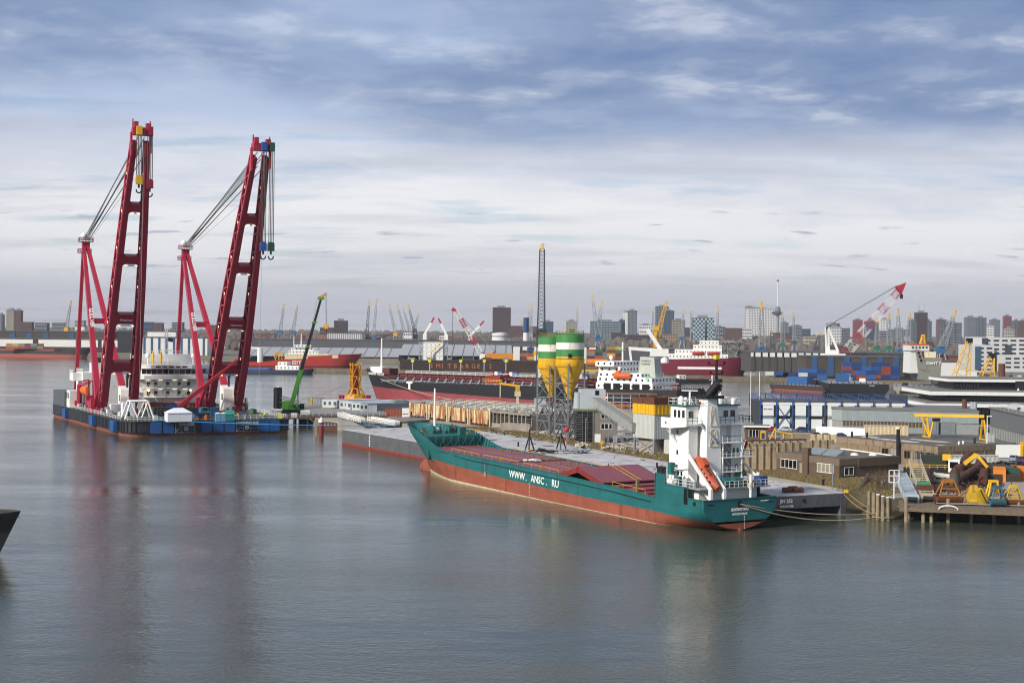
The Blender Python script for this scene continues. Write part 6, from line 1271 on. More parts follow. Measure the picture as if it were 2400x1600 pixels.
for k in range(2):
    la_ = B().add([(4.5 + k * 4.6, -6.5, 4.0), (8.8 + k * 4.6, -6.5, 4.), (8.8 + k * 4.6, -3.6, 4.0), (4.5 + k * 4.6, -3.6, 4.), (4.5 + k * 4.6, -6, 5.2), (8.8 + k * 4.6, -6, 5.2)], [(0, 1, 5, 4), (2, 3, 4, 5), (1, 2, 5), (3, 0, 4)]).obj('roof_lantern', mat('lantern_glass', '#7e888c', .15), sb_)
    for j in range(7): x = 4.7 + k * 4.6 + j * .65; B().bar((x, -3.55, 4.05), (x, -5.95, 5.25), .08).obj('glazing_bar', GALV, la_)
for x, y in ((5.4, -10), (3., -13.)): B().lathe([(.9, 4.), (.7, 4.35), (0, 4.5)], 14, (x, y)).obj('dome_light', WHITE, sb_, 40)
B().bar((.5, -16, 4.1), (16, -17, 4.3), .5, .2).obj('white_coping', WHITE, sb_)
# --- hut behind the green ship's bridge
hu = thing('gate_hut', 'small brown brick hut with white-edged flat roof right of the ship bridge', 'hut', y1(-48, 625), R(-8)); B().box(0, 6.2, 0, 6, 0, 3.6).obj('wall', DBR, hu); B().box(-.5, 6.8, -.8, 6.5, 3.6, 3.9).obj('roof', GRF, hu); B().box(-.52, 6.82, -.85, -.78, 3.55, 3.95).obj('fascia', WHITE, hu)
wv = B().box(1, 4.6, -.06, 0, .9, 2.7).obj('window', GLASS, hu)
for k in range(5): B().box(.95 + k * .9, 1.05 + k * .9, -.12, -.05, .8, 2.8).obj('mullion', WHITE, wv)
# --- concrete bunker walls with steel posts
BUN = mat('bunker_concrete', '#b3a283', .9, var=.2, scale=.5, streak=.45, scol='#5a4c38')
def bunker(p0, p1, hgt, n, label, m=BUN):
    a, c = V(*y1(*p0)[:2]), V(*y1(*p1)[:2]); t_ = thing('bunker_wall', label, 'wall', (a.x, a.y, 3), math.atan2((c - a).y, (c - a).x)); L_ = (c - a).length
    for k in range(n):
        for r_ in range(2): B().box(L_ * k / n + .12, L_ * (k + 1) / n - .02, 0, .5 + .04 * r_, hgt * r_ / 2 + .02, hgt * (r_ + 1) / 2).obj('concrete_panel', m, t_)
        B().bar((L_ * k / n, -.06, 0), (L_ * k / n, -.06, hgt + .15), .2).obj('steel_post', RUST, t_)
    return t_
bunker((-70, 890), (230, 885), 5., 5, 'tall front bunker wall of stained concrete panels left of the small brick building')
bunker((-80, 790), (480, 768), 3.4, 9, 'middle bunker wall with brown steel posts behind the ship')
bunker((-60, 720), (720, 700), 2.2, 12, 'long low bunker wall reaching the large brown building')
bunker((-60, 690), (480, 676), 1.8, 8, 'dark topped upper bunker wall nearest the road', mat('dark_concrete', '#4a463f', .9, var=.2, streak=.3))
bunker((440, 640), (740, 648), 2.1, 5, 'short pale bunker wall behind the parked cars')
t_ = thing('timber_stack', 'stack of grey planks on the bunker wall behind the parked cars', 'timber', y1(385, 655, 3), R(-6))
for k in range(5):
    for j in range(4): B().box(-4 + .2 * (j % 2), 4. - .3 * (k % 2), j * .8, j * .8 + .7, .3 + k * .5, .7 + k * .5).obj('plank', mat('grey_plank', '#8a8072', .9, var=.25), t_)
t_ = thing('safety_frame', 'yellow folded safety frame on the bunker wall', 'frame', y1(205, 652), R(-5))
for a, c in (((-1.8, 0, 0), (.2, 0, 4.2)), ((.2, 0, 0), (.2, 0, 4.2)), ((.2, 0, .4), (4.6, 0, .4)), ((.2, 0, 3.2), (4.6, 0, 2.4)), ((4.6, 0, .3), (4.6, 0, 2.5)), ((2.4, 0, .4), (2.4, 0, 2.9))): B().bar(a, c, .3).obj('tube', YELLOW, t_)
t_ = thing('barrier_panel', 'small yellow and blue barrier panel left of the safety frame', 'barrier', y1(105, 650)); B().box(-.7, .7, 0, .3, .2, 3.2).obj('frame', YELLOW, t_); B().box(-.45, .45, -.05, 0, 1., 2.6).obj('panel', mat('panel_blue', '#2a3a6a'), t_)
person(y1(193, 640, 3.0), 2.9, '#d8581f', '#2a3350', 'worker in orange jacket and helmet on the bunker wall', '#e8a030'); person(y1(254, 640, 3.), 3.4, '#23304e', '#1c2438', 'worker in dark blue clothes beside the safety frame', '#2a4a9a')
# --- rusty storage box, hoarding, lamp
container(y1(1165, 590), R(-4), '#c4b394', 'long rust-stained white storage container behind the brown roof', L=12.2, Hh=3.)
t_ = thing('white_hoarding', 'long white hoarding fence between the parked cars and the rusty container', 'fence', y1(560, 585), math.atan2(y1(985, 606)[1] - y1(560, 585)[1], y1(985, 606)[0] - y1(560, 585)[0])); L_ = math.dist(y1(560, 585)[:2], y1(985, 606)[:2])
for k in range(14): B().box(L_ * k / 14, L_ * (k + 1) / 14 - .04, 0, .1, .1, 2.6).obj('panel', CLAD, t_)
for k in range(5): B().bar((L_ * k / 4, .2, 0), (L_ * k / 4, .2, 6 if k in (1, 3) else 2.8), .1).obj('post', GALV, t_)
t_ = thing('lamp_post', 'tall white lamp post in front of the large brown building end', 'lamp post', y1(2034, 752)); B().tube((0, 0, 0), (0, 0, 9.4), .16, .1).obj('post', WHITE, t_); B().cbox((.5, 0, 9.5), 1.2, .4, .2).obj('lamp_head', WHITE, t_)
t_ = thing('site_gate', 'white gate panel with yellow post right of the large brown building', 'gate', y1(2105, 785)); B().box(0, 6., 0, .2, .2, 3.3).obj('panel', CLAD, t_); B().bar((6.3, 0, 0), (6.3, 0, 4), .6).obj('post', YELLOW, t_)
t_ = thing('concrete_wall', 'low brown wall behind the parked cars at right', 'wall', y1(2205, 775), R(6)); B().box(0, 14, 0, .4, 0, 2.).obj('slab', BR, t_); B().box(0, 14, -.05, .45, 2., 2.15).obj('coping', CONC, t_)
# --- cars
def car(loc, rz, col, label):
    t_ = thing('parked_car', label, 'car', loc, rz, 'cars parked in the yard'); m_ = mat('car_' + col, col, .25, var=.03, spec=.7)
    P = [(-2., .35), (2.05, .35), (2.1, .75), (1.85, .92), (1.05, 1.02), (.35, 1.5), (-.95, 1.54), (-1.75, 1.1), (-2.05, .95)]; rows = []
    for y, k in ((-.82, .0), (-.78, .0), (.78, .0), (.82, .0)): rows.append([(x, y * (1. if z < 1.1 else .86), z) for x, z in P])
    b_ = B().grid(rows, True); b_.add(rows[0], [tuple(range(9))]); b_.add(rows[-1], [tuple(range(9))[::-1]]); b_.obj('body', m_, t_, 30)
    for s in (-1, 1): B().side([(.92, 1.06), (.34, 1.44), (-.9, 1.47), (-1.5, 1.1)], (0, s * .765 if s > 0 else s * .775, 0), (1, 0, 0), (0, 0, 1), .0 + .012).obj('side_window', GLASS, t_)
    B().add([(1.06, -.66, 1.04), (1.06, .66, 1.04), (.38, .62, 1.485), (.38, -.62, 1.485)], [(0, 1, 2, 3)]).obj('windscreen', GLASS, t_); B().add([(-1.78, -.62, 1.12), (-1., -.6, 1.52), (-1., .6, 1.52), (-1.78, .62, 1.12)], [(0, 1, 2, 3)]).obj('rear_window', GLASS, t_)
    for x in (-1.25, 1.3):
        for y in (-.74, .74): wh_ = B().tube((x, y - .1, .32), (x, y + .1, .32), .32, None, 14).obj('wheel', BLACK, t_); B().tube((x, y - .115, .32), (x, y + .115, .32), .19, None, 10).obj('rim', GALV, wh_)
    for y in (-.55, .55): B().cbox((2.08, y, .72), .08, .34, .14).obj('headlight', WHITE, t_); B().cbox((-2.04, y * 1.2, .85), .06, .2, .2).obj('tail_light', REDP, t_)
    return t_
car(y1(155, 553), R(176), '#8c1f30', 'dark red hatchback parked in front of the repair hall'); car(y1(290, 556), R(178), '#a9b2ba', 'silver hatchback parked between the red and the dark blue car'); car(y1(452, 558), R(4), '#263a63', 'dark blue hatchback parked third in front of the repair hall')
car(y1(552, 606), R(170), '#20283a', 'black car parked just behind the bunker wall'); car(y1(632, 612), R(172), '#9aa3aa', 'silver car half hidden behind the bunker wall'); car(y1(762, 612), R(172), '#2d3f5c', 'navy car hidden behind the large brown building corner')
car(y1(2265, 812), R(60), '#7b8fa0', 'pale blue-grey hatchback parked by the low wall at right'); car(y1(2330, 822), R(60), '#2a3556', 'dark blue car parked at the right picture edge')
# ================================================================ TIMBER PIER WITH SCRAP, GRABS, CONVEYORS
PW = mat('pier_timber', '#6d5f50', .9, var=.3, scale=.8, streak=.3, scol='#3b332a'); PZ = 2.7
pr_ = thing('timber_pier', 'weathered timber pier on piles carrying scrap and grab buckets', 'pier', (0, 0, 0))
pa, pb = V(*g(2108, 1186, PZ)), V(*g(2440, 1199, PZ)); pd_ = (pb - pa).normalized(); pn = V(-pd_.y, pd_.x); pl_ = (pb - pa).length
def pp(s, t, z): p = pa + pd_ * s + pn * t; return V(p.x, p.y, z)
np_ = 26
for k in range(np_):
    a, c = pl_ * k / np_, pl_ * (k + 1) / np_ - .04
    B().add([pp(a, 0, 2.4), pp(c, 0, 2.4), pp(c, 13, 2.4), pp(a, 13, 2.4), pp(a, 0, PZ), pp(c, 0, PZ), pp(c, 13, PZ), pp(a, 13, PZ)], [(0, 3, 2, 1), (4, 5, 6, 7), (0, 1, 5, 4), (1, 2, 6, 5), (2, 3, 7, 6), (3, 0, 4, 7)]).obj('deck_plank', PW, pr_)
B().bar(pp(0, -.15, 2.2), pp(pl_, -.15, 2.2), .3, .6).obj('edge_beam', PW, pr_); B().bar(pp(0, 6, 2.1), pp(pl_, 6, 2.1), .4).obj('cross_beam', PW, pr_)
for px, top in ((1337, 4.4), (1485, 2.4), (1556, 2.4), (1700, 4.1), (1897, 2.4), (2093, 2.4), (2305, 4.2)): p = V(*g(*q1(px, 1335), 0), 0); B().tube((p.x, p.y, -2), (p.x + rnd.uniform(-.05, .05), p.y, top), .34, .3, 8).obj('pile', DP, pr_)
for px in (1360, 1610, 1757, 1962, 2168, 2330): p = V(*g(*q1(px, 1300), 0), 0); B().tube((p.x, p.y, -2), (p.x, p.y, 2.3), .3, None, 8).obj('back_pile', DP, pr_)
B().path([pp(8.2 + 1.6 * math.cos(a), -.4, 2.5 + .7 * math.sin(a)) for a in [math.pi * k / 8 for k in range(9)]], .12, 6).obj('fender_arc', WHITE, pr_)
for i, (x0, y0) in enumerate(((1070, 1288), (1148, 1315))):
    p = V(*g(*q1(x0, y0), 0)); t_ = thing('pile_cluster', ('darker timber pile cluster standing behind', 'pale timber pile cluster with white caps in front of the pier')[i] + (' the white-capped one' if i == 0 else ''), 'pile cluster', (p.x, p.y, 0))
    for k, (dx, dy) in enumerate(((-1.1, 0), (-.4, -.7), (.5, -.5), (1.1, .2))): pl2 = B().tube((dx * 1.1, dy * 1.1, -2), (dx, dy, 4.4 - .2 * k), .36, .32, 9).obj('pile', DP, t_); B().tube((dx, dy, 4.4 - .2 * k), (dx, dy, 4.55 - .2 * k), .36, None, 9).obj('cap', WHITE if i else DP, pl2)
    B().path([(1.5 * math.cos(a), 1.1 * math.sin(a), .5) for a in [2 * math.pi * k / 12 for k in range(13)]], .08, 5).obj('rope_lashing', ROPE, t_)
mooring((shiploc(-.1, .1, 4.4), tuple(V(*g(*q1(1110, 1300), 0), .8))), 'upper pale mooring rope from green ship stern to the pile cluster', sag=.8); mooring((shiploc(-.1, -.1, 4.3), tuple(V(*g(*q1(1130, 1310), 0), .6))), 'lower pale mooring rope from green ship stern to the pile cluster', sag=1.6)
mooring(((PFR.x, PFR.y, 4.5), tuple(V(*g(*q1(1095, 1290), 0), 1.))), 'yellow mooring rope from the pontoon corner to the pile cluster', mat('yellow_rope', '#ab945a', .8), .07, .5); mooring(((PFR.x - .8, PFR.y, 4.4), tuple(V(*g(*q1(1100, 1300), 0), .8))), 'slack yellow mooring rope below the first from the pontoon corner', mat('yellow_rope', '#ab945a', .8), .06, 1.)
mooring((tuple(V(*g(*q1(1190, 1250), 0), 1.8)), tuple(pp(2, -.3, 2.6))), 'thin grey rope between the pile cluster and the pier', ROPE, .07, .3)
RST = mat('deep_rust', '#4b2f26', .9, var=.4, scale=1.5, bump=.4); RSO = mat('rusty_orange_frame', '#9c6420', .7, var=.25, scale=1.5, streak=.4, scol='#5a3218'); GY = mat('worn_yellow', '#b8962a', .6, var=.25, scale=1.2, streak=.5, scol='#7a5218'); GTE = mat('worn_teal', '#345a68', .6, var=.2, streak=.2)
def shell(bb, wd_, rad, a0, a1, n=9, cx=0, cz=0):
    arc = [(cx + rad * math.cos(a0 + (a1 - a0) * k / n), cz + rad * math.sin(a0 + (a1 - a0) * k / n)) for k in range(n + 1)]
    bb.grid([[(-wd_ / 2, y, z) for y, z in arc], [(wd_ / 2, y, z) for y, z in arc]])
    for x in (-wd_ / 2, wd_ / 2): bb.add([(x, y, z) for y, z in arc], [tuple(range(n + 1))])
    return bb
def grab(loc, rz, wd_, hgt, mb, mf, label, tilt=0.):
    t_ = thing('grab_bucket', label, 'grab bucket', loc, rz); rad = hgt * .36
    for s, nm in ((-1, 'front_shell'), (1, 'rear_shell')): shell(B(), wd_, rad, R(180) if s < 0 else R(270), R(270) if s < 0 else R(360), 8, 0, rad).obj(nm, mb, t_)
    hd = B().cbox((0, 0, hgt), wd_ * .45, .8, .6).obj('head', mf, t_)
    for sx in (-1, 1):
        for sy in (-1, 1): B().bar((sx * wd_ * .42, sy * rad * .8, rad * 1.05), (sx * wd_ * .2, sy * .25, hgt), .2).obj('arm', mf, t_)
    B().bar((-wd_ * .42, -rad * .8, rad * 1.05), (wd_ * .42, -rad * .8, rad * 1.05), .24).bar((-wd_ * .3, -rad * .5, rad * 1.9), (wd_ * .3, -rad * .5, rad * 1.9), .18).obj('cross_bar', mf, t_)
    if tilt: t_.rotation_euler = (0, tilt, rz)
    return t_
def y2(x, y, z=PZ): return y1(x, y, z)
grab(y2(1700, 1178), R(2), 4.6, 4.1, RUST, RSO, 'wide rust brown grab bucket with orange frame on the pier')
g2 = thing('clamshell_grab', 'smooth yellow closed clamshell grab right of the wide rusty grab', 'grab bucket', y2(1918, 1180), R(-4))
B().add([(-1.3, -.9, .35), (1.3, -.9, .35), (1.35, -1., 1.3), (.55, -.3, 3.4), (-.55, -.3, 3.4), (-1.35, -1., 1.3), (-1.3, .9, .35), (1.3, .9, .35), (1.35, 1., 1.3), (.55, .3, 3.4), (-.55, .3, 3.4), (-1.35, 1., 1.3)], [(0, 1, 2, 5), (5, 2, 3, 4), (7, 6, 11, 8), (8, 11, 10, 9), (4, 3, 9, 10), (1, 7, 8, 2), (2, 8, 9, 3), (6, 0, 5, 11), (11, 5, 4, 10), (0, 6, 7, 1)]).obj('body', GY, g2, 40)
B().tube((-1.3, -.85, .6), (1.3, -.85, .6), .45, None, 12).obj('lip', GY, g2); B().cbox((0, -.62, 2.2), .3, .1, .5).obj('slot', BLACK, g2)
for s in (-1, 1): B().bar((s * .4, .2, 3.3), (s * 2.2, .5, 1.2), .2).obj('arm', RSO, g2)
g3 = thing('clamshell_grab', 'tilted yellow spoon-shaped grab half between the clamshell and the teal grab', 'grab bucket', y2(2025, 1190), R(30)); B().add([(-.9, -.5, .1), (.9, -.5, .1), (1., -.4, 1.), (.6, -.1, 3.2), (-.6, -.1, 3.2), (-1., -.4, 1.), (-.9, .4, .1), (.9, .4, .1), (1., .5, 1.), (.6, .5, 3.2), (-.6, .5, 3.2), (-1., .5, 1.)], [(0, 1, 2, 5), (5, 2, 3, 4), (7, 6, 11, 8), (8, 11, 10, 9), (4, 3, 9, 10), (1, 7, 8, 2), (2, 8, 9, 3), (6, 0, 5, 11), (11, 5, 4, 10), (0, 6, 7, 1)]).obj('body', GY, g3, 40); B().bar((0, -.55, .5), (.1, -.2, 3.1), .1).obj('rib', BLACK, g3); g3.rotation_euler = (0, R(-28), R(20))
grab(y2(2118, 1200), R(0), 2.6, 3.4, GTE, GTE, 'teal blue clamshell grab with tall arms near the pier edge'); g5 = grab(y2(2262, 1196), R(-8), 3.2, 3.5, RUST, GY, 'yellow ladder-framed grab with rusty bucket at the right end')
for k in range(6): B().bar((-.35 - .07 * k, -.35 - .1 * k, 3.1 - .32 * k), (.35 + .07 * k, -.35 - .1 * k, 3.1 - .32 * k), .13).obj('ladder_rung', GY, g5)
t_ = thing('lifting_frame', 'bright yellow four-legged lifting frame behind the teal grab', 'frame', y2(2088, 1130))
for sx in (-1, 1):
    for sy in (-1, 1): B().bar((sx * .55, sy * .5, 3.1), (sx * 1.2, sy * .9, 0), .28).obj('leg', YELLOW, t_)
B().cbox((0, 0, 3.2), 1.5, 1.3, .4).obj('top', YELLOW, t_)
# --- two mobile conveyors
def conveyor(p_hi, p_lo, zh, zl, wd_, m, label, lattice=False):
    a, c = V(*y1(*p_hi)[:2], zh), V(*y1(*p_lo)[:2], zl); t_ = thing('belt_conveyor', label, 'conveyor', (0, 0, 0)); d = (c - a).normalized(); sd_ = V(-d.y, d.x, 0).normalized() * wd_ / 2
    for s in (-1, 1):
        tr_ = B().bar(a + sd_ * s, c + sd_ * s, .16).bar(a + sd_ * s - V(0, 0, 1.1), c + sd_ * s - V(0, 0, 1.1), .16); n = 14
        for k in range(n): p, q_ = (a + sd_ * s).lerp(c + sd_ * s, k / n), (a + sd_ * s).lerp(c + sd_ * s, (k + 1) / n); tr_.bar(p, q_ - V(0, 0, 1.1), .1).bar(p, p - V(0, 0, 1.1), .1)
        tr_.obj('side_truss', m, t_)
    n = 17
    if not lattice: B().bar(a - V(0, 0, .35), c - V(0, 0, .35), wd_ * .9, .06).obj('belt', mat('belt_grey', '#8d97a3', .6, var=.2), t_)
    for k in range(n): p = a.lerp(c, (k + .5) / n); B().bar(p - sd_ * .9, p + sd_ * .9, .16 if lattice else .1).obj('idler', m if lattice else GALV, t_)
    B().cbox(c + d * .4 - V(0, 0, .4), wd_ * 1.1, 1.5, 1.4, math.atan2(d.y, d.x) - R(90)).obj('tail_box', m, t_); B().tube(c + d * 1.1 - sd_ * .8 - V(0, 0, .5), c + d * 1.1 + sd_ * .8 - V(0, 0, .5), .5, None, 12).obj('tail_drum', BLACK, t_)
    for t in (.15, .75):
        p = a.lerp(c, t)
        for s in (-1, 1): B().bar((*(p + sd_ * s)[:2], PZ), p + sd_ * s - V(0, 0, 1), .2).obj('support_leg', m, t_)
    return t_
conveyor((1285, 1010), (1385, 1150), 5.4, 3.9, 2.2, mat('conveyor_blue_grey', '#a3aebb', .5, var=.12), 'blue-grey belt conveyor at the left end of the pier')
cv2 = conveyor((1410, 985), (1525, 1140), 7.6, 3.9, 2.3, mat('conveyor_cream', '#a89c84', .7, var=.2, streak=.4), 'cream lattice conveyor with green hopper right of the blue-grey conveyor', True)
hp_ = V(*y1(1500, 1115)[:2], 4.7); B().cbox(hp_, 2.6, 2.2, .9).obj('hopper', RUST, cv2); B().cbox(hp_ + V(0, .9, .7), 2.4, .3, .6).obj('hopper_flap', mat('flap_green', '#3c8a68'), cv2)
B().rail([tuple(V(*y1(1385, 990)[:2], 7.4)), tuple(V(*y1(1460, 985)[:2], 7.4))], 1.4, 1., .1, 1).obj('railing', GALV, cv2)
t_ = thing('sign_frame', 'white divided sign frame on a post left of the conveyors', 'sign', y1(1232, 1135, 2.9))
B().bar((0, 0, 0), (0, 0, 4.), .16).obj('post', WHITE, t_)
for a, c in (((-.9, 0, 3.), (.9, 0, 3.)), ((-.9, 0, 4.2), (.9, 0, 4.2)), ((-.9, 0, 5.2), (.9, 0, 5.2)), ((-.9, 0, 3.), (-.9, 0, 5.2)), ((.9, 0, 3.), (.9, 0, 5.2)), ((0, 0, 3.), (0, 0, 5.2))): B().bar(a, c, .14).obj('frame_bar', WHITE, t_)
# --- scrap pipes and machinery
def pipe(p, q_, r_, z0, z1, label, m=RST, flange=True):
    a, c = V(*y1(*p)[:2], z0), V(*y1(*q_)[:2], z1); t_ = thing('scrap_pipe', label, 'pipe', (0, 0, 0)); d = (c - a).normalized(); n = 16
    u = V(0, 0, 1) if abs(d.z) < .9 else V(1, 0, 0); ax_ = d.cross(u).normalized(); ay_ = ax_.cross(d); ring = lambda e, rr: [e + ax_ * rr * math.cos(2 * math.pi * k / n) + ay_ * rr * math.sin(2 * math.pi * k / n) for k in range(n)]
    B().grid([ring(a, r_ * .82), ring(a, r_), ring(c, r_), ring(c, r_ * .82), ring(a, r_ * .82)], True).obj('tube', m, t_, 40)
    if flange:
        for e in (.03, .5, .97): p_ = a.lerp(c, e); B().tube(p_ - d * .12, p_ + d * .12, r_ * 1.14, None, 16).obj('flange', m, t_, 40)
    return t_
pipe((1750, 1040), (1940, 965), .8, 4.1, 5.2, 'large rusty pipe lying diagonally behind the grabs'); pipe((1770, 990), (1880, 905), 1.1, 4.8, 6.5, 'wide rusty ribbed drum raised at the top of the scrap heap')
pipe((2000, 1030), (2010, 980), .85, 4.2, 4.8, 'open rusty pipe end facing the camera near the teal grab'); pipe((2035, 1010), (2140, 1070), .35, 3.6, 3.6, 'thin dark pipe right of the open pipe end', BLACK); pipe((1520, 965), (1545, 1040), .7, 4.6, 3.6, 'rusty bent pipe beside the cream conveyor'); pipe((1580, 965), (1730, 985), .5, 3.9, 4.0, 'pale grey pipe behind the rusty grab', mat('pale_pipe', '#b9b6ae', .7, streak=.3))
pipe((1950, 960), (1985, 930), 1.0, 4.6, 5.8, 'short rusty pipe piece right of the diagonal pipe')
t_ = thing('pointed_bin', 'upright dark rusty bin with conical lid in the scrap heap', 'bin', y1(1755, 1050)); B().lathe([(.95, 0), (.95, 3.2)], 16).obj('drum', mat('dark_bin', '#4b4742', .8, streak=.3), t_, 40); B().lathe([(1., 3.2), (0, 4.6)], 16).obj('lid', RST, t_, 40)
scr = B()
for k in range(170):
    p = y1(rnd.uniform(1480, 2150), rnd.uniform(985, 1090)); s_ = rnd.uniform(.3, 1.6); scr.cbox((p[0], p[1], 3. + rnd.random() * .9), s_, rnd.uniform(.15, .7), rnd.uniform(.1, .6), rnd.random() * 3)
for k in range(60):
    p = y1(rnd.uniform(1500, 2250), rnd.uniform(1010, 1130)); a = rnd.random() * 6; l_ = rnd.uniform(.6, 2.); scr.bar((p[0], p[1], 3.2), (p[0] + l_ * math.cos(a), p[1] + l_ * math.sin(a), 3.2 + rnd.uniform(0, 1.5)), rnd.uniform(.08, .2))
stuff(tag(scr.obj('scrap_metal', RST), 'heap of rusty scrap metal behind the grab buckets', 'scrap'))
# --- work barge parts, excavator, containers, timber
t_ = thing('excavator', 'white-cabbed excavator with yellow arm behind the scrap heap', 'excavator', y1(1755, 962), R(-20)); B().box(-3.6, 3., -1.4, 1.4, 0, 1.2).obj('undercarriage', BLACK, t_)
B().box(-1.2, 1., -1.2, 1.2, 1.2, 3.9).obj('cab', WHITE, t_); B().box(-.9, .7, -1.26, -1.2, 2.3, 3.6).obj('window', GLASS, t_); B().box(-1.3, 1.1, -1.25, 1.25, 3.9, 4.05).obj('cab_roof', WHITE, t_); B().cbox((-1.6, 0, 4.4), 1.6, 1.2, 1.2).obj('winch', YELLOW, t_)
B().bar((1., .3, 2.4), (4.2, .5, 5.2), .6, .8).bar((4.2, .5, 5.2), (6.4, .6, 2.6), .45, .6).obj('arm', YELLOW, t_)
t_ = thing('workboat_hull', 'dark low workboat hull ashore behind the white-cabbed excavator', 'workboat', y1(1640, 955), R(-6)); B().prism([(-7, 0), (7, 0), (8, 2), (7, 4), (-7, 4)], 0, 1.8).obj('hull', mat('dark_hull', '#23282a', .6, var=.2), t_); B().box(-4, 2, 1, 3.4, 1.8, 4.6).obj('deckhouse', mat('dark_green_house', '#2c3531', .7), t_); B().rail([(-7, .2, 1.8), (7, .2, 1.8)], .9, 1.6, .1, 1).obj('railing', YELLOW, t_)
container(y1(1885, 868), R(6), '#b4b4ac', 'long dirty white container with blue-grey roof behind the excavator', L=12.2, Hh=2.9)
container(y1(2140, 974), R(72), '#d07a22', 'orange container nearest the timber stack'); container(y1(2245, 968), R(78), '#2a4a3c', 'dark green container between the two orange ones'); container(y1(2308, 964), R(78), '#cf7420', 'orange container furthest right in the yard')
for i, (x0, y0, n, rr) in enumerate(((1990, 900, 3, 5.6), (2020, 985, 3, 7.), (1960, 940, 4, 6.))):
    t_ = thing('timber_stack', ('dark timber beams stacked highest behind the orange container', 'long dark timber beams on the ground before the orange container', 'middle stack of dark timber beams by the excavator')[i], 'timber', y1(x0, y0), R(-4))
    for k in range(n):
        for j in range(5): B().box(-rr, rr - .3 * (j % 2), j * .52, j * .52 + .48, k * .52, k * .52 + .48).obj('beam', mat('tarred_timber', '#3b342d', .9, var=.3), t_)
t_ = thing('tyre_heap', 'heap of black tyres and hoses on the container by the parked cars', 'tyres', y1(2200, 872))
for k in range(26): a = rnd.random() * 3; x, y = rnd.uniform(-5, 4), rnd.uniform(-1.4, 1.4); B().path([(x + .7 * math.cos(a + q_), y + .5 * math.sin(a + q_), .4 + .6 * rnd.random() + .1 * q_) for q_ in range(6)], .28, 6).obj('tyre', BLACK, t_)
for k in range(2): t_ = thing('skip_container', ('left', 'right')[k] + ' dark waste skip beside the dark workshop', 'skip', y1(2150 + k * 90, 712), R(-15)); B().add([(-2.6, -1, 0), (2.6, -1, 0), (2.6, 1, 0), (-2.6, 1, 0), (-3, -1.2, 1.8), (3, -1.2, 1.8), (3, 1.2, 1.8), (-3, 1.2, 1.8)], [(0, 1, 5, 4), (1, 2, 6, 5), (2, 3, 7, 6), (3, 0, 4, 7), (0, 3, 2, 1)]).obj('tub', mat('skip_dark', '#31363a', .7), t_); B().bar((-3, -1.25, 1.7), (3, -1.25, 1.7), .15).obj('rim', STEEL, t_)
container(y1(2120, 650), R(-20), '#8f9694', 'grey open container beside the dark workshop')
# --- bushes and bare trees
TWIG = mat('winter_twigs', '#5a4a3a', .95, var=.3)
def bare_tree(name, loc, hgt, label, n=260, seed=1, spread=.55, group=None):
    r_ = random.Random(seed); t_ = thing(name, label, 'tree' if 'tree' in name else 'bush', loc, r_.random() * 6, group); tk, cr = B(), B()
    def grow(bb, p, d, L_, r0, lev):
        q_ = p + d * L_; (tk if lev < 2 else cr).tube(p, q_, r0, r0 * .65, 5 if lev < 2 else 3)
        if lev >= 5 or r0 < .012: return
        for _ in range(r_.choice((2, 3, 3))):
            nd = (d + V(r_.uniform(-1, 1), r_.uniform(-1, 1), r_.uniform(-.2, .6)) * spread * 1.2).normalized(); grow(bb, p.lerp(q_, r_.uniform(.6, 1)), nd, L_ * r_.uniform(.62, .8), r0 * .62, lev + 1)
    if 'bush' in name:
        for k in range(9): grow(cr, V(r_.uniform(-hgt * .5, hgt * .5), r_.uniform(-hgt * .4, hgt * .4), 0), V(r_.uniform(-.6, .6), r_.uniform(-.6, .6), 1).normalized(), hgt * .32, .06, 2)
    else: grow(tk, V(0, 0, 0), V(0, 0, 1), hgt * .3, hgt * .022, 0)
    if tk.v: tk.obj('trunk', TWIG, t_)
    cr.obj('crown', TWIG, t_); return t_
bare_tree('bare_tree', y1(640, 560), 6.5, 'bare winter tree in front of the repair hall', seed=4)
bare_tree('bare_bush', y1(1520, 925), 3.4, 'bare bush in front of the large brown building', seed=9)
for i, (x, y) in enumerate(((1040, 1040), (1100, 1055), (1165, 1050), (1080, 1010), (1150, 1020), (1200, 1030))): bare_tree('bramble_bush', y1(x, y), 4.2, 'brown bramble bush in the thicket before the small brick building', seed=20 + i, group='bramble thicket on the bank')
t_ = thing('retaining_wall', 'dark sloping retaining wall below the bramble thicket', 'wall', (0, 0, 0)); a, c = V(*y1(930, 1110, 2.)), V(*y1(1010, 960, 3.)); B().bar(a, c, .4, 2.4).obj('slab', mat('dark_concrete', '#4a463f'), t_); B().bar(c, V(*y1(1270, 1085, 3.)), .5, .8).obj('log', PW, t_)
t_ = thing('lamp_post', 'thin dark post on the bank behind the pontoon end', 'post', y1(703, 1050)); B().tube((0, 0, 0), (0, 0, 4.6), .12).obj('post', STEEL, t_); B().cbox((0, 0, 4.7), .5, .3, .2).obj('head', STEEL, t_)
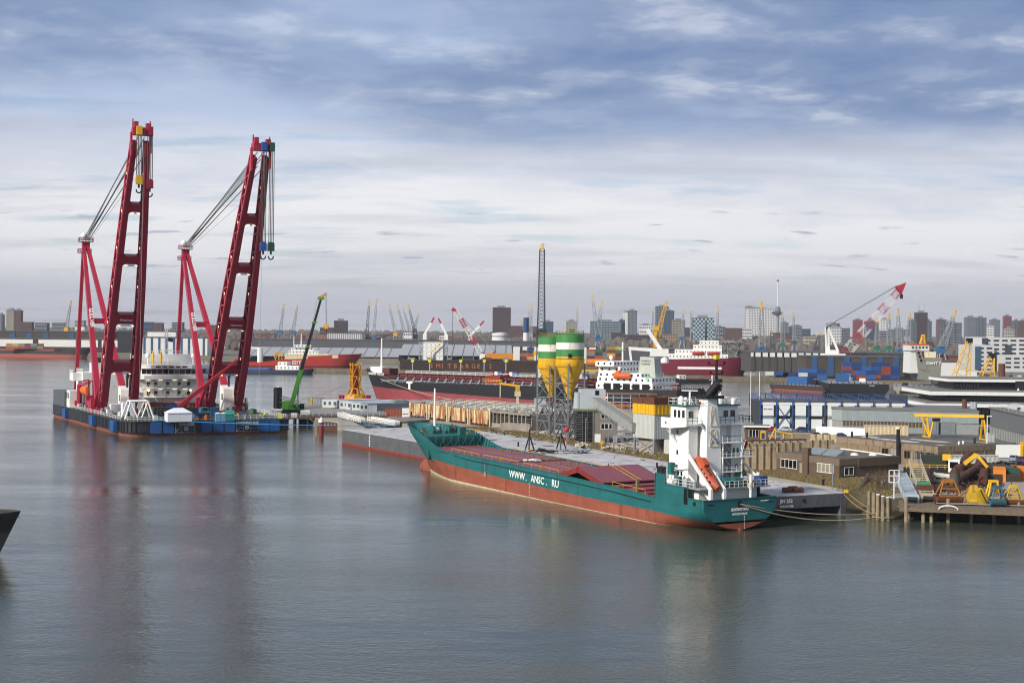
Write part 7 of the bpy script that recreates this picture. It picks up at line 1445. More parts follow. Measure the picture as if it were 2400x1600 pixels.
# ================================================================ SHIPS AND PONTOONS IN THE BASINS BEHIND
def axis(pa, pb):
    a, c = V(*pa), V(*pb); return (a.x, a.y, 0), math.atan2((c - a).y, (c - a).x), (c - a).length
def hull(par, L, hb, zs, zb_, mt, mb, rake=4., full=.8, stern=.0):
    """ship hull: x 0 (stern) .. L (bow); zs = sheer pts, zb_ = colour boundary pts"""
    st = [0, .02, .06, .2, .5, full, full + (1 - full) * .3, full + (1 - full) * .55, full + (1 - full) * .75, full + (1 - full) * .9, 1.]
    def hbx(t, z): 
        if t > full: e = (t - full) / (1 - full); return hb * max(0, 1 - e ** (1.7 if z > 2 else 1.25)) ** .8
        return hb * (1 - .12 * max(0, (.1 - t) / .1))
    ot, ob_ = B(), B()
    for sg in (1, -1):
        rt, rb_ = [], []
        for t in st:
            x = t * L; za, zc = pw(x, zb_), pw(x, zs); X = lambda z: x - (rake * (1 - z / max(1., pw(L, zs))) * max(0, (t - full) / (1 - full)) ** 2)
            a = [(X(z), sg * hbx(t, z), z) for z in (za, (za + zc) / 2, zc)]; c = [(X(z), sg * hbx(t, z), z) for z in (-1., za)]
            rt.append(a if sg > 0 else a[::-1]); rb_.append(c if sg > 0 else c[::-1])
        ot.grid(rt); ob_.grid(rb_)
    y0 = hbx(0, 3); ot.add([(0, -y0, pw(0, zb_)), (0, y0, pw(0, zb_)), (0, y0, pw(0, zs)), (0, -y0, pw(0, zs))], [(0, 1, 2, 3)]); ob_.add([(0, -y0, -1), (0, y0, -1), (0, y0, pw(0, zb_)), (0, -y0, pw(0, zb_))], [(0, 1, 2, 3)])
    h = ot.obj('hull', mt, par, 40); ob_.obj('hull_bottom', mb, par, 40)
    dk = B(); P = [(t * L, hbx(t, 9) - .1, pw(t * L, zs) - .9) for t in st]; dk.grid([[(x, y, z) for x, y, z in P], [(x, -y, z) for x, y, z in P]]); dk.obj('deck', mat('ship_deck', '#6e4a44', .8, var=.2), par)
    return h
def decks(par, lst, m=None, win=True):
    """stack of superstructure blocks: (x0,x1,halfwidth,z0,z1)"""
    for x0, x1, hw, z0, z1 in lst:
        o = B().box(x0, x1, -hw, hw, z0, z1).obj('superstructure_tier', m or WHITE, par)
        if win:
            n = max(2, int((x1 - x0) / 2.6)); zc = z0 + (z1 - z0) * .55
            for k in range(n):
                x = x0 + (x1 - x0) * (k + .5) / n
                for s in (-1, 1): B().cbox((x, s * hw, zc), .8, .12, .9).obj('window', GLASS, o)
            for k in range(max(2, int(hw * 2 / 2.4))): y = -hw + 2 * hw * (k + .5) / max(2, int(hw * 2 / 2.4)); B().cbox((x0, y, zc), .12, .9, .9).obj('window', GLASS, o)
# --- chemical tanker
T0 = (70., 556.); T1 = (-67., 654.); o_, a_, L_ = axis(T0, T1)
TRED = mat('tanker_red', '#8a3d42', .7, var=.18, scale=.2, streak=.35, scol='#6a3a2c', sscale=.5); TBLK = mat('tanker_black', '#16181d', .5, var=.3, scale=.2, plates=(9., 2.4))
tk_ = thing('chemical_tanker', 'black and red chemical tanker with maroon deck pipework behind the tank sections', 'tanker', o_, a_)
ZS = [(0, 10), (40, 9.4), (140, 9.2), (150, 10.), (158, 13.), (L_, 14.)]; hT = hull(tk_, L_, 12.5, ZS, [(0, 2.2), (L_ * .5, 4.2), (L_, 6.6)], TBLK, TRED, 7., .80)
text('CHEMBULK TORTOLA', 1.5, LW, hT, (162, 5.6, 11.6), (-.93, .36, 0), (0, 0, 1), 'name_lettering', off=.02); B().cbox((132, 12.56, 7.4), 1.1, .1, 3.).cbox((132, 12.56, 9.), 3.4, .1, .8).obj('tug_mark', LW, hT)
MPI = mat('maroon_pipe', '#6b2a2c', .6, var=.2)
for k in range(9):
    y = -9 + k * 2.25; B().bar((44, y, 10.6 + (k % 3) * .7), (142, y, 10.6 + (k % 3) * .7), .5).obj('deck_pipe', MPI, tk_)
for k in range(22):
    x = 46 + k * 4.5; B().bar((x, -9.6, 12.4), (x, 9.6, 12.4), .45).bar((x, 9.6, 8.4), (x, 9.6, 12.4), .4).bar((x, -9.6, 8.4), (x, -9.6, 12.4), .4).obj('pipe_rack', MPI, tk_)
    B().bar((x, 12.2, 8.4), (x, 9.5, 11.), .5, .5).obj('bulwark_stay', GALV, tk_)
for z in (12.8, 13.8): B().bar((46, 3, z), (142, 3, z), .16).obj('catwalk_rail', GALV, tk_)
B().rail([(40, 12.3, 8.6), (148, 12.3, 8.6)], 1.2, 3.5, .16, 1).obj('side_railing', GALV, tk_); B().rail([(46, 3, 12.4), (142, 3, 12.4)], 1.3, 3., .14, 1).obj('catwalk', WHITE, tk_)
B().box(84, 92, 4, 11, 8.4, 13.2).obj('manifold_block', mat('manifold_red', '#7a2624'), tk_); B().rail([(83, 11, 10.4), (93, 11, 10.4)], 1.1, 1.5, .15, 1).obj('manifold_rail', YELLOW, tk_)
for k in range(12): B().cbox((50 + k * 2.6 + 20 * (k > 5), -3, 13.6), 1.6, 1.4, 1.5).obj('deck_drum', mat(*((('drum_blue', '#2a5a9a'), ('drum_white', '#dcdcd8'), ('drum_red', '#a03a34'))[k % 3])), tk_)
hc = B().tube((70, 2, 8.4), (70, 2, 17.), 1., .8, 10).obj('hose_crane_post', WHITE, tk_); B().bar((70, 2, 17.4), (52, 0, 18.2), .9, 1.).bar((70, 2, 14), (62, 1, 17.6), .4).obj('hose_crane_jib', WHITE, hc)
fm = B().tube((159, 0, 12), (159, 0, 28), .5, .3, 8).obj('foremast', WHITE, tk_); B().box(156, 163, -3, 3, 12.4, 15).obj('forecastle_locker', WHITE, tk_); B().cbox((152, 2, 13.2), 4, 6, 2.6).obj('windlass', mat('windlass_red', '#5e2a22', .8), tk_)
decks(tk_, [(11, 37, 10.5, 9, 12.), (12, 37, 9.5, 12., 14.3), (17, 37, 9, 14.3, 15.8), (27, 37, 8.5, 15.8, 18.4), (28.5, 37, 11, 18.4, 20.4)])
for k in range(5): B().box(12.4 + k * 4.4, 15.6 + k * 4.4, 10.4, 10.7, 9.4, 11.8).obj('side_opening', DARK, tk_)
B().tube((31, 0, 20.4), (31, 0, 28.), .35).bar((31, -2.4, 25), (31, 2.4, 25), .25).lathe([(0, 20.4), (.9, 21.6), (.6, 22.6), (0, 22.8)], 10, (34, 4)).obj('radar_mast', WHITE, tk_)
fu_ = B().add([(14, -3, 14.3), (22, -3, 14.3), (22, 3, 14.3), (14, 3, 14.3), (15, -2.4, 22.), (21.4, -2.4, 22.4), (21.4, 2.4, 22.4), (15, 2.4, 22.)], [(0, 1, 5, 4), (1, 2, 6, 5), (2, 3, 7, 6), (3, 0, 4, 7), (4, 5, 6, 7)]).obj('funnel', mat('funnel_grey', '#a3a8a0', .6), tk_)
text('CHEMBULK', .95, mat('letter_green', '#1e4a3a'), fu_, (21.2, 2.6, 20.4), (-1, 0, 0), (0, -.06, 1), 'lettering'); text('TANKERS', .95, mat('letter_green', '#1e4a3a'), fu_, (20.8, 2.75, 19.2), (-1, 0, 0), (0, -.06, 1), 'lettering')
lb2 = thing('lifeboat', 'orange enclosed lifeboat high on the side of the white tanker superstructure', 'lifeboat', tuple(Matrix.Translation(o_) @ Matrix.Rotation(a_, 4, 'Z') @ V(25., 10.4, 13.6)), a_); lifeboat('hull', lb2, 7.5, 2.8, 3.4, ORANGE)
B().lathe([(0, 12.8), (1.3, 13.2), (1.3, 14.6), (0, 15)], 12, (14, 8.5)).obj('green_tank', mat('mint', '#8fc09a'), tk_); B().rail([(.5, -10, 10), (.5, 10, 10), (6, 11.6, 10)], 1.2, 1.8, .14, 1).obj('stern_railing', GALV, tk_); B().cbox((4, 4, 10.6), 2.6, 3, 2.4).obj('mooring_winch', mat('windlass_red', '#5e2a22'), tk_)
mooring((tuple(Matrix.Translation(o_) @ Matrix.Rotation(a_, 4, 'Z') @ V(150, 11, 10)), at_(1060, 936, 3)), 'pale mooring rope running down from the tanker bow', ROPE, .14, 1.)
mooring((tuple(Matrix.Translation(o_) @ Matrix.Rotation(a_, 4, 'Z') @ V(165, 3, 13)), at_(655, 942, 6)), 'long thin rope from the tanker bow to the black dolphin', ROPE, .08, 3.)
# --- vessel with white gangway frames between tanker and hopper
t_ = thing('work_pontoon', 'grey pontoon with white tubular frames behind the conveyor', 'pontoon', at_(1478, 968, 1), R(-3)); B().box(-11, 11, 0, 9, -2, 1.6).obj('hull', STEEL, t_)
for z in (1.6, 4.6): B().rail([(-10, .5, z), (10, .5, z)], 2.6, 3.2, .3, 1).obj('tube_frame', GALV, t_)
B().box(-8, 0, 2, 6, 1.6, 3.6).obj('orange_deck_gear', mat('deck_orange', '#a8502c'), t_); B().box(-10, 10, .2, 8, 7.2, 7.5).obj('top_platform', mat('platform_rust', '#7a5a48'), t_)
# --- helper for flat boxes given in photo pixels at a depth
def pb_(par, px0, px1, yt, yb, D, dep, name, m):
    a, c = w(px0, yt, D), w(px1, yb, D); return B().box(a[0], c[0], D, D + dep, c[2], a[2]).obj(name, m, par)
# --- pontoons moored right of centre
def flat_barge(pl, pr, dep, ztop, m, mb, label, gear):
    a, c = V(*g(*pl)), V(*g(*pr)); t_ = thing('deck_pontoon', label, 'pontoon', (a.x, a.y, 0), math.atan2((c - a).y, (c - a).x)); L_ = (c - a).length
    B().add([(3, 0, -1), (L_ - 3, 0, -1), (L_, 0, ztop * .55), (L_, 0, ztop), (0, 0, ztop), (0, 0, ztop * .55), (3, dep, -1), (L_ - 3, dep, -1), (L_, dep, ztop * .55), (L_, dep, ztop), (0, dep, ztop), (0, dep, ztop * .55)], [(0, 1, 2, 3, 4, 5), (11, 10, 9, 8, 7, 6), (0, 5, 11, 6), (5, 4, 10, 11), (1, 7, 8, 2), (2, 8, 9, 3), (4, 3, 9, 10)]).obj('hull', m, t_)
    B().box(.3, L_ - .3, .3, dep - .3, ztop, ztop + .06).obj('deck', mat('pontoon_deck_grey', '#7f8187', .6, var=.15), t_); B().box(3.2, L_ - 3.2, -.08, 0, -.5, ztop * .3).obj('bottom_strip', mb, t_)
    for k in range(int(L_ / 3)): B().tube((1.5 + k * 3, .6, ztop), (1.5 + k * 3, .6, ztop + 1.), .25, None, 6).obj('bollard', BLACK, t_)
    for x, y, sx, sy, sz, mm in gear: B().cbox((x * L_, y * dep, ztop + sz / 2), sx, sy, sz).obj('deck_cargo', mm, t_)
    return t_
BLK2 = mat('pontoon_black', '#1c1e22', .6, var=.3, scale=.3, streak=.2, scol='#3a302a'); BLB = mat('box_blue', '#2c5488', .6)
flat_barge((1804, 914), (1938, 922), 20, 3.6, mat('pontoon_rusty_black', '#3a2e2e', .7, var=.3, streak=.3, scol='#5a3228'), mat('pontoon_red', '#7c4640', .8), 'rusty black pontoon with long blue deckhouse, left of the three pontoons', [(.22, .7, 16, 5, 4, BLB), (.55, .6, 3, 3, 3, BLACK), (.75, .5, 4, 3, 1.5, STEEL)])
fb2 = flat_barge((1942, 926), (2084, 928), 46, 6.2, BLK2, BLACK, 'largest black pontoon with pale deck, middle of the three pontoons', [(.35, .55, 7, 3, 4.4, BLB), (.05, .8, 5, 3, 3, BLB), (.7, .6, 3, 2, 2, WHITE)])
text('JIM 2401', .8, LW, fb2, (21, -.1, 5.), (1, 0, 0), (0, 0, 1), 'name_lettering')
flat_barge((2094, 920), (2330, 925), 40, 3.6, mat('pontoon_pale', '#8d8b84', .7, streak=.4), BLACK, 'flat pale grey pontoon partly behind the banded office', [(.12, .3, 3, 2, 1.6, BLACK), (.45, .3, 3, 2, 1.6, BLACK), (.45, .8, 6, 4, 3, WHITE)])
def small_boat(pl, pr, hz, mh, label, tiers, name='barge', cat='boat', mb=None):
    a, c = g(*pl), g(*pr); o, an, L_ = axis(a, c); t_ = thing(name, label, cat, o, an); hull(t_, L_, max(2., L_ * .065), [(0, hz), (L_ * .8, hz), (L_, hz * 1.4)], [(0, hz * .25), (L_, hz * .25)], mh, mb or BLACK, 1.5, .85); decks(t_, [(x0 * L_, x1 * L_, max(1.8, L_ * .05), hz + z0, hz + z1) for x0, x1, z0, z1 in tiers]); return t_, L_
t_, L_ = small_boat((1690, 896), (1580, 896.5), 2.2, mat('boat_dark', '#2a2628', .6), 'dark inland barge with white cabin and red crane by the mole', [(.78, .92, 0, 2.6)])
B().bar((L_ * .2, 0, 2), (L_ * .2, 0, 5.4), 1.4).bar((L_ * .2, 0, 5.), (L_ * .42, 0, 2.6), .5).bar((L_ * .22, 0, 5.), (L_ * .3, 0, 8.), .4).obj('red_crane', REDP, t_)
t_, L_ = small_boat((470, 872), (737, 876.5), 2.6, mat('boat_navy', '#24324c', .6, var=.2), 'long navy inland vessel with white wheelhouse in front of the mole', [(.68, .88, 0, 3.), (.70, .78, 3., 5.6)], 'inland_vessel')
B().box(L_ * .05, L_ * .62, -4, 4, 2.4, 3.6).obj('hatch_coaming', mat('hatch_blue', '#2b5698', .6), t_)
small_boat((1975, 903), (2002, 904), 2., WHITE, 'small white tug with wheelhouse behind the largest black pontoon', [(.3, .75, 0, 3.), (.35, .6, 3, 5.4)], 'tug_boat')
small_boat((2190, 912), (2226, 913), 1.6, WHITE, 'small white workboat moored by the pale pontoon', [(.3, .7, 0, 2.6)], 'work_boat')
# --- big black tug bow at the left edge, foreground
t_ = thing('barge', 'rusty dark barge bow entering the picture at the left edge', 'barge', (-70 - 26.7, 203 - 2.4, 0), R(5)); hull(t_, 27, 5.5, [(0, 5.9), (20, 6.), (27, 6.3)], [(0, 3.), (27, 3.3)], mat('old_barge', '#32302f', .8, var=.35, scale=1., streak=.4, scol='#4a3a30'), mat('old_barge_low', '#5a544c', .9, var=.3, streak=.4), 3., .6); B().tube((23.6, .4, 5.), (23.6, .4, 6.8), .3).obj('bollard', BLACK, t_); B().path([(19, 2, 5.), (19, 2, 7.), (20.6, 1.6, 7.), (20.6, 1.6, 5.)], .09).obj('handrail', ROPE, t_)
# --- far-basin ships
o_, a_, L_ = axis(g(560, 858), g(850, 860)); t_ = thing('offshore_ship', 'red offshore ship with cream superstructure moored by the long grey shed', 'ship', o_, a_)
RH = mat('offshore_red', '#b0362a', .55, var=.12, scale=.2); hh_ = hull(t_, L_, 9.5, [(0, 3.5), (L_ * .36, 3.7), (L_ * .37, 8.), (L_, 11)], [(0, .8), (L_, 1.)], RH, mat('dark_red', '#5c1f1c'), 8., .74)
B().add([(L_ * .37, -9.65, 6.2), (L_ * .80, -9.3, 7.4), (L_ * .80, -9.3, 10.), (L_ * .37, -9.65, 9.5)], [(0, 1, 2, 3)]).obj('cream_upper_strake', mat('cream_strake', '#dccda6', .6), hh_)
decks(t_, [(L_ * .38, L_ * .72, 9, 8, 10.6)], mat('cream_house', '#dfd2ae', .6)); decks(t_, [(L_ * .40, L_ * .64, 8, 10.6, 13.2), (L_ * .42, L_ * .60, 7, 13.2, 15.6), (L_ * .44, L_ * .58, 8, 15.6, 18)])
B().tube((L_ * .5, 0, 18), (L_ * .5, 0, 27), .5, .3).bar((L_ * .5, -4, 23), (L_ * .5, 4, 23), .4).tube((L_ * .44, 3, 18), (L_ * .44, 3, 25), .3).obj('mast', WHITE, t_)
B().tube((L_ * .17, 0, 3), (L_ * .17, 0, 15), 2.3, None, 12).bar((L_ * .17, 0, 14.5), (L_ * .02, 0, 16), 1.6).bar((L_ * .02, 0, 16), (L_ * .05, 0, 8), 1.2).obj('deck_crane', WHITE, t_); B().lattice((L_ * .28, 0, 6), (L_ * .36, 0, 6.1), 9, 9, 3, .7, .5).cbox((L_ * .32, 0, 12), 7, 8, .6).obj('launch_frame', YELLOW, t_)
text('EDT', 4., LW, t_, (L_ * .43, -9.9, 2.2), (1, 0, 0), (0, 0, 1), 'lettering', off=.12)
o_, a_, L_ = axis(g(1400, 872), g(1764, 877)); t_ = thing('offshore_ship', 'maroon offshore ship with white helideck superstructure, right of the tanker', 'ship', o_, a_); MH = mat('maroon_hull', '#6e1f34', .5, var=.12, scale=.2)
hull(t_, L_, 10, [(0, 6.5), (L_ * .44, 6.5), (L_ * .5, 11.), (L_, 13.)], [(0, .6), (L_, .8)], MH, mat('dark_red', '#5c1f1c'), 7., .78); B().box(L_ * .52, L_ * .80, -10.1, -9.95, 3.6, 5.4).obj('white_panel', WHITE, t_)
decks(t_, [(L_ * .46, L_ * .84, 8.6, 11, 15), (L_ * .5, L_ * .80, 8, 15, 18.5), (L_ * .62, L_ * .80, 7.6, 18.5, 22), (L_ * .66, L_ * .78, 8, 22, 25.5)])
for k, x in enumerate((.65, .745)): q_ = thing('lifeboat', ('left', 'right')[k] + ' red lifeboat on the side of the maroon ship', 'lifeboat', tuple(Matrix.Translation(o_) @ Matrix.Rotation(a_, 4, 'Z') @ V(L_ * x, -9, 14.5)), a_); lifeboat('hull', q_, 9, 3, 3.6, mat('boat_red', '#a83a2e'), False)
B().lathe([(10, 24.4), (10, 25.2)], 8, (L_ * .88, 0)).prism([(L_ * .88 + 9.5 * math.cos(k * .785), 9.5 * math.sin(k * .785)) for k in range(8)], 24.6, 25.2).obj('helideck', STEEL, t_); B().lattice((L_ * .86, 0, 13), (L_ * .88, 0, 24.6), 6, 10, 4, .5, .4).obj('helideck_truss', STEEL, t_)
B().tube((L_ * .7, 0, 25), (L_ * .7, 0, 40), .8, .4).bar((L_ * .7, -4, 34), (L_ * .7, 4, 34), .5).obj('mast', BLACK, t_)
cq = lambda px, py: V(w(px, py, 960)) - V(*o_)
t2_ = thing('knuckle_crane', 'white folded knuckle-boom crane above the tanker funnel', 'crane', (*V(w(1558, 850, 950))[:2], 6)); ck = lambda px, py: V(w(px, py, 950)) - V(*t2_.location)
B().tube(ck(1558, 850), ck(1558, 828), 3., 2.4, 12).obj('pedestal', WHITE, t2_); B().bar(ck(1556, 830), ck(1517, 772), 2.2, 2.4).obj('main_boom', WHITE, t2_); B().bar(ck(1556, 822), ck(1474, 816), 2., 2.2).bar(ck(1476, 816), ck(1480, 850), 1.4).obj('jib', WHITE, t2_); B().cbox(ck(1545, 826), 12, 6, 5).obj('slew_house', WHITE, t2_)
# --- flat deck barge with orange lettering, white module and crawler crane
o_ = V(w(938, 862, 1050)); e_ = V(w(1352, 866, 1050)); t_ = thing('cargo_barge', 'rust brown flat cargo barge with large orange letters on its side', 'barge', (o_.x, 1050, 0)); L_ = e_.x - o_.x; zt_ = zat(1100, 845, 1050)
B().box(0, L_, 0, 28, -1, zt_).obj('hull', mat('brown_barge', '#372a26', .85, var=.3, scale=.15, streak=.3, scol='#2c2220'), t_)
for i, ch in enumerate('SMITBARGE 2'):
    if ch != ' ': text(ch, 4.6, mat('barge_letter', '#a8673c', .8), t_, ((1008 + i * 13.8 - 938) * 1050 / F, -.1, zt_ - 5.6), (1, 0, 0), (0, 0, 1), 'side_letter', off=.06)
for k in range(9): B().cbox((8 + k * 14, 3, zt_ + 1.2), rnd.uniform(3, 8), 3, rnd.uniform(1, 3)).obj('deck_gear', rnd.choice((STEEL, RUST, mat('gear_dark', '#3a3a3c'))), t_)
for k in range(5): q_ = thing('mooring_light', 'yellow topped mooring post on the mole, number %s from the left' % ('one', 'two', 'three', 'four', 'five')[k], 'post', (*g((967, 1007, 1080, 1135, 1186)[k], 879, 0), 3)); B().tube((0, 0, 0), (0, 0, 6), .4).obj('post', GALV, q_); B().cbox((0, 0, 7), 2., 2., 2.).obj('light', mat('signal_yellow', '#d8d820', .5), q_)
m_ = thing('white_module', 'large white block with rows of dark portholes standing on the brown cargo barge', 'module', (*w(992, 848, 1056)[:2], zt_)); s_ = 1056 / F; wm, hm = 46 * s_, 42 * s_
B().box(0, wm, 0, 14, 0, hm).obj('block', WHITE, m_)
for i in range(4):
    for j in range(4): B().box(wm * (.16 + .22 * i), wm * (.2 + .22 * i), -.15, 0, hm * (.12 + .23 * j), hm * (.17 + .23 * j)).obj('porthole', DARK, m_)
    B().box(0, wm, -.1, 0, hm * (.25 + .23 * i) - .15, hm * (.25 + .23 * i) + .15).obj('seam', STEEL, m_)
for sx in (-1, 1): B().lattice((wm / 2 + sx * (wm / 2 + 2), 4, 0), (wm / 2 + sx * (wm / 2 + 2), 4, hm), 2.6, 2.6, 5, .3, .25).obj('scaffold_tower', GALV, m_)
B().bar((wm * .42, -2, 1), (wm * .42, -2, 6), .9).bar((wm * .42, -2, 6), (wm * 1.0, -2.2, hm + 1), .6).obj('yellow_jib', YELLOW, m_)
def banded(par, p, q_, w0, w1, n, cols, seg=4, ch=.5, lc=.3, name='boom_section'):
    for k in range(n): B().lattice(V(p).lerp(V(q_), k / n), V(p).lerp(V(q_), (k + 1) / n), w0 + (w1 - w0) * k / n, w0 + (w1 - w0) * (k + 1) / n, seg, ch, lc).obj(name, cols[k % 2], par)
LRED = mat('boom_red', '#a82334', .5); LWH = mat('boom_white', '#d8d6d2', .5)
c_ = thing('crawler_crane', 'red and white lattice crawler crane working on the brown cargo barge', 'crane', (*w(1140, 846, 1058)[:2], zt_)); cc = lambda px, py: V(w(px, py, 1058)) - V(*c_.location)
banded(c_, cc(1139, 846), cc(1068, 728), 3.4, 2.4, 6, (LRED, LWH), 5, .6, .35); B().bar(cc(1060, 723), cc(1070, 731), 2.6).obj('boom_head', LRED, c_); B().bar(cc(1143, 846), cc(1160, 823), 1.2).obj('gantry_mast', LRED, c_); B().tube(cc(1160, 823), cc(1064, 724), .22, None, 4).obj('pendant', CABLE, c_); B().box(0, 20, -2, 4, 0, 5.5).obj('house', mat('crane_orange', '#c8822a'), c_); B().box(-5, -1, -2, 2, 1, 5).obj('cab', WHITE, c_); B().box(-4, 16, -3, 5, -.0, 1.4).obj('track', BLACK, c_); B().tube(cc(1061, 726), cc(1061, 812), .14, None, 4).obj('hoist_rope', DCABLE, c_)
# --- coaster with containers at the far left
o_, a_, L_ = axis(g(-60, 834), g(214, 838.5)); t_ = thing('container_coaster', 'rusty black coaster loaded with containers at the far left quay', 'ship', o_, a_); hull(t_, L_, 8, [(0, 6.), (L_ * .82, 6), (L_, 10.)], [(0, 3.), (L_, 3.3)], mat('coaster_black', '#2a2a2e', .7, var=.3, scale=.2), mat('coaster_red', '#9a5142', .8, var=.15), 5., .85); B().box(L_ * .06, L_ * .72, -7, 7, 5., 8).obj('hatch_coaming', mat('coaming_rust', '#7e3c30'), t_)
_cc = ['#7a3a34', '#a8553f', '#2f3f6e', '#8f8748', '#5d2f33', '#b8a04e', '#3a3f48', '#3e6a48', '#9a4a32', '#7c7c78']
def cstack(px0, px1, yb, rows, D, label, cols=None, L=6.1, hgt=2.6, zb0=None, drop=.15, px_step=None):
    k = D / F; cw = L; n = max(1, int((px1 - px0) * k / cw)); z0 = zb0 if zb0 is not None else zat((px0 + px1) / 2, yb, D)
    for i in range(n):
        hgt_n = rows - (1 if rnd.random() < drop else 0)
        for j in range(hgt_n):
            row = ('bottom', 'second', 'third', 'fourth', 'fifth', 'sixth')[j]
            cl = rnd.choice(cols or _cc); m_ = mat('box_' + cl, cl, .7, var=.12); key = 'cm%.1f' % L
            if (key, cl) not in _M: 
                o = B().box(-L / 2 + .06, L / 2 - .06, -1.2, 1.2, .05, hgt - .05)
                for q_ in range(7): o.box(-L / 2 + .2 + q_ * L / 7.2, -L / 2 + .5 + q_ * L / 7.2, -1.26, -1.2, .15, hgt - .15)
                me = o.obj('shipping_container', m_); _M[(key, cl)] = me.data; bpy.data.objects.remove(me)
            o = bpy.data.objects.new('shipping_container', _M[(key, cl)]); COL.objects.link(o); x = w(px0, yb, D)[0] + (i + .5) * cw; o.location = (x, D + 1.3, z0 + j * hgt)
            tag(o, '%s container, %s from left, %s row, %s' % (_cname.get(cl, 'coloured'), _ordn(i), row, label), 'container', 'containers in the ' + label)
_ordn = lambda i: ('first second third fourth fifth sixth seventh eighth ninth tenth eleventh twelfth thirteenth fourteenth fifteenth sixteenth'.split() + ['number %d' % k for k in range(17, 90)])[i]
_cname = {'#7a3a34': 'dull red', '#a8553f': 'brick orange', '#2f3f6e': 'navy', '#8f8748': 'olive', '#5d2f33': 'maroon', '#b8a04e': 'mustard', '#3a3f48': 'dark grey', '#3e6a48': 'green', '#9a4a32': 'rust brown', '#7c7c78': 'pale grey', '#264a86': 'blue', '#2d5a9c': 'light blue', '#1f3d70': 'deep blue', '#8a4030': 'red brown', '#c8c8c4': 'white', '#3f6fae': 'sky blue'}
cstack(14, 112, 819, 2, g(60, 837)[1] + 6, 'coaster stack at the far left quay', L=6.1, zb0=8.2)
# ================================================================ FAR QUAYS, SHEDS, CRANES
def far(name, label, cat, px0, px1, yt, yb, D, dep, m, win=None, wm=None, roof=None, ribs=None):
    a, c = w(px0, yt, D), w(px1, yb, D); z0 = min(c[2], 3.2); t_ = thing(name, label, cat, (a[0], D, 0)); W = c[0] - a[0]
    body = B().box(0, W, 0, dep, z0, a[2]).obj('wall', m, t_)
    if win:
        nx, nz, fx, fz = win; wb = B(); hz = a[2] - max(z0, 3.5)
        for i in range(nx):
            for j in range(nz):
                x, z = W * (i + .5) / nx, max(z0, 3.5) + hz * (j + .5) / nz; wb.box(x - W / nx * fx / 2, x + W / nx * fx / 2, -.25, .1, z - hz / nz * fz / 2, z + hz / nz * fz / 2)
                if i % 2 == 0 and a[0] > 0: y = dep * (i + .5) / nx; wb.box(-.25, .1, y - dep / nx * fx / 2, y + dep / nx * fx / 2, z - hz / nz * fz / 2, z + hz / nz * fz / 2)
        stuff(wb.obj('window_grid', wm or WGL, t_))
    B().box(-.4, W + .4, -.4, dep + .4, a[2], a[2] + .8).obj('roof_edge', roof or mat('far_roof', '#4f5054', .8), t_)
    if a[2] > 40: B().box(W * .25, W * .7, dep * .3, dep * .7, a[2] + .8, a[2] + 4.5).obj('plant_room', STEEL, t_)
    if ribs:
        for k in range(ribs[0]): B().box(W * (k + .5) / ribs[0] - ribs[1], W * (k + .5) / ribs[0] + ribs[1], -.5, 0, z0, a[2]).obj('wall_strip', ribs[2], t_)
    return t_, W, a[2]
WGL = mat('far_glass', '#2c333c', .2, var=.3); BRK = mat('far_brick', '#5e4640', .9, var=.15, scale=.05); DBK = mat('far_dark_brick', '#45383a', .9, var=.15, scale=.05); CRM = mat('far_cream', '#a39c8c', .8, var=.1, scale=.05); GRY = mat('far_grey', '#6f747c', .7, var=.1, scale=.05); DGY = mat('far_dark_grey', '#3b4049', .6, var=.15, scale=.05); WHI = mat('far_white', '#cfd0cf', .7, var=.06, scale=.05); GLS = mat('far_curtain_wall', '#7d8e96', .25, var=.15, scale=.05); BGL = mat('far_blue_glass', '#3f5468', .2, var=.15, scale=.05); RDB = mat('far_red', '#7b3b42', .8, var=.1)
BLW = mat('far_blue_door', '#2e4f78', .7); WCL = mat('shed_white', '#d6d6d2', .7, var=.06, scale=.05); BSH = mat('shed_brown', '#4a433d', .9, var=.2, scale=.05); RFG = mat('shed_roof_grey', '#9a9ca1', .6, var=.12, scale=.05, streak=.1); RFD = mat('shed_roof_dark', '#54555b', .85, var=.2, scale=.04)
t_, W, z = far('quay_shed', 'long brown quay shed with blue doors at the far left', 'shed', -40, 252, 776, 800, 1560, 40, BSH)
for k in range(4): x0 = (23, 62, 101, 161)[k]; B().box(*[(x0 + 40 + q_) / 292 * W for q_ in (0, 13)], -.5, 0, 6, z - 1.5).obj('door', BLW, t_)
t_, W, z = far('quay_shed', 'long low white quay building under the brown shed at far left', 'shed', -40, 396, 793, 822, 1500, 30, mat('shed_base', '#3c3733', .9))
for a_, c_ in ((0, .27), (.30, .5), (.53, .62), (.64, .98)): B().box(a_ * W, c_ * W, -.6, 0, z - 8, z - .5).obj('white_wall', WCL, t_)
far('quay_shed', 'black boarded block right of the brown quay shed', 'shed', 276, 312, 776, 800, 1490, 30, mat('tar_black', '#25262b', .8))
far('quay_hall', 'white quay hall with blue wall strips between the two red cranes', 'hall', 330, 486, 791, 832, 1400, 40, WCL, ribs=(9, .9, BLW)); far('quay_hall', 'taller white hall block rising behind the blue-striped hall', 'hall', 346, 412, 777, 800, 1450, 40, WCL)
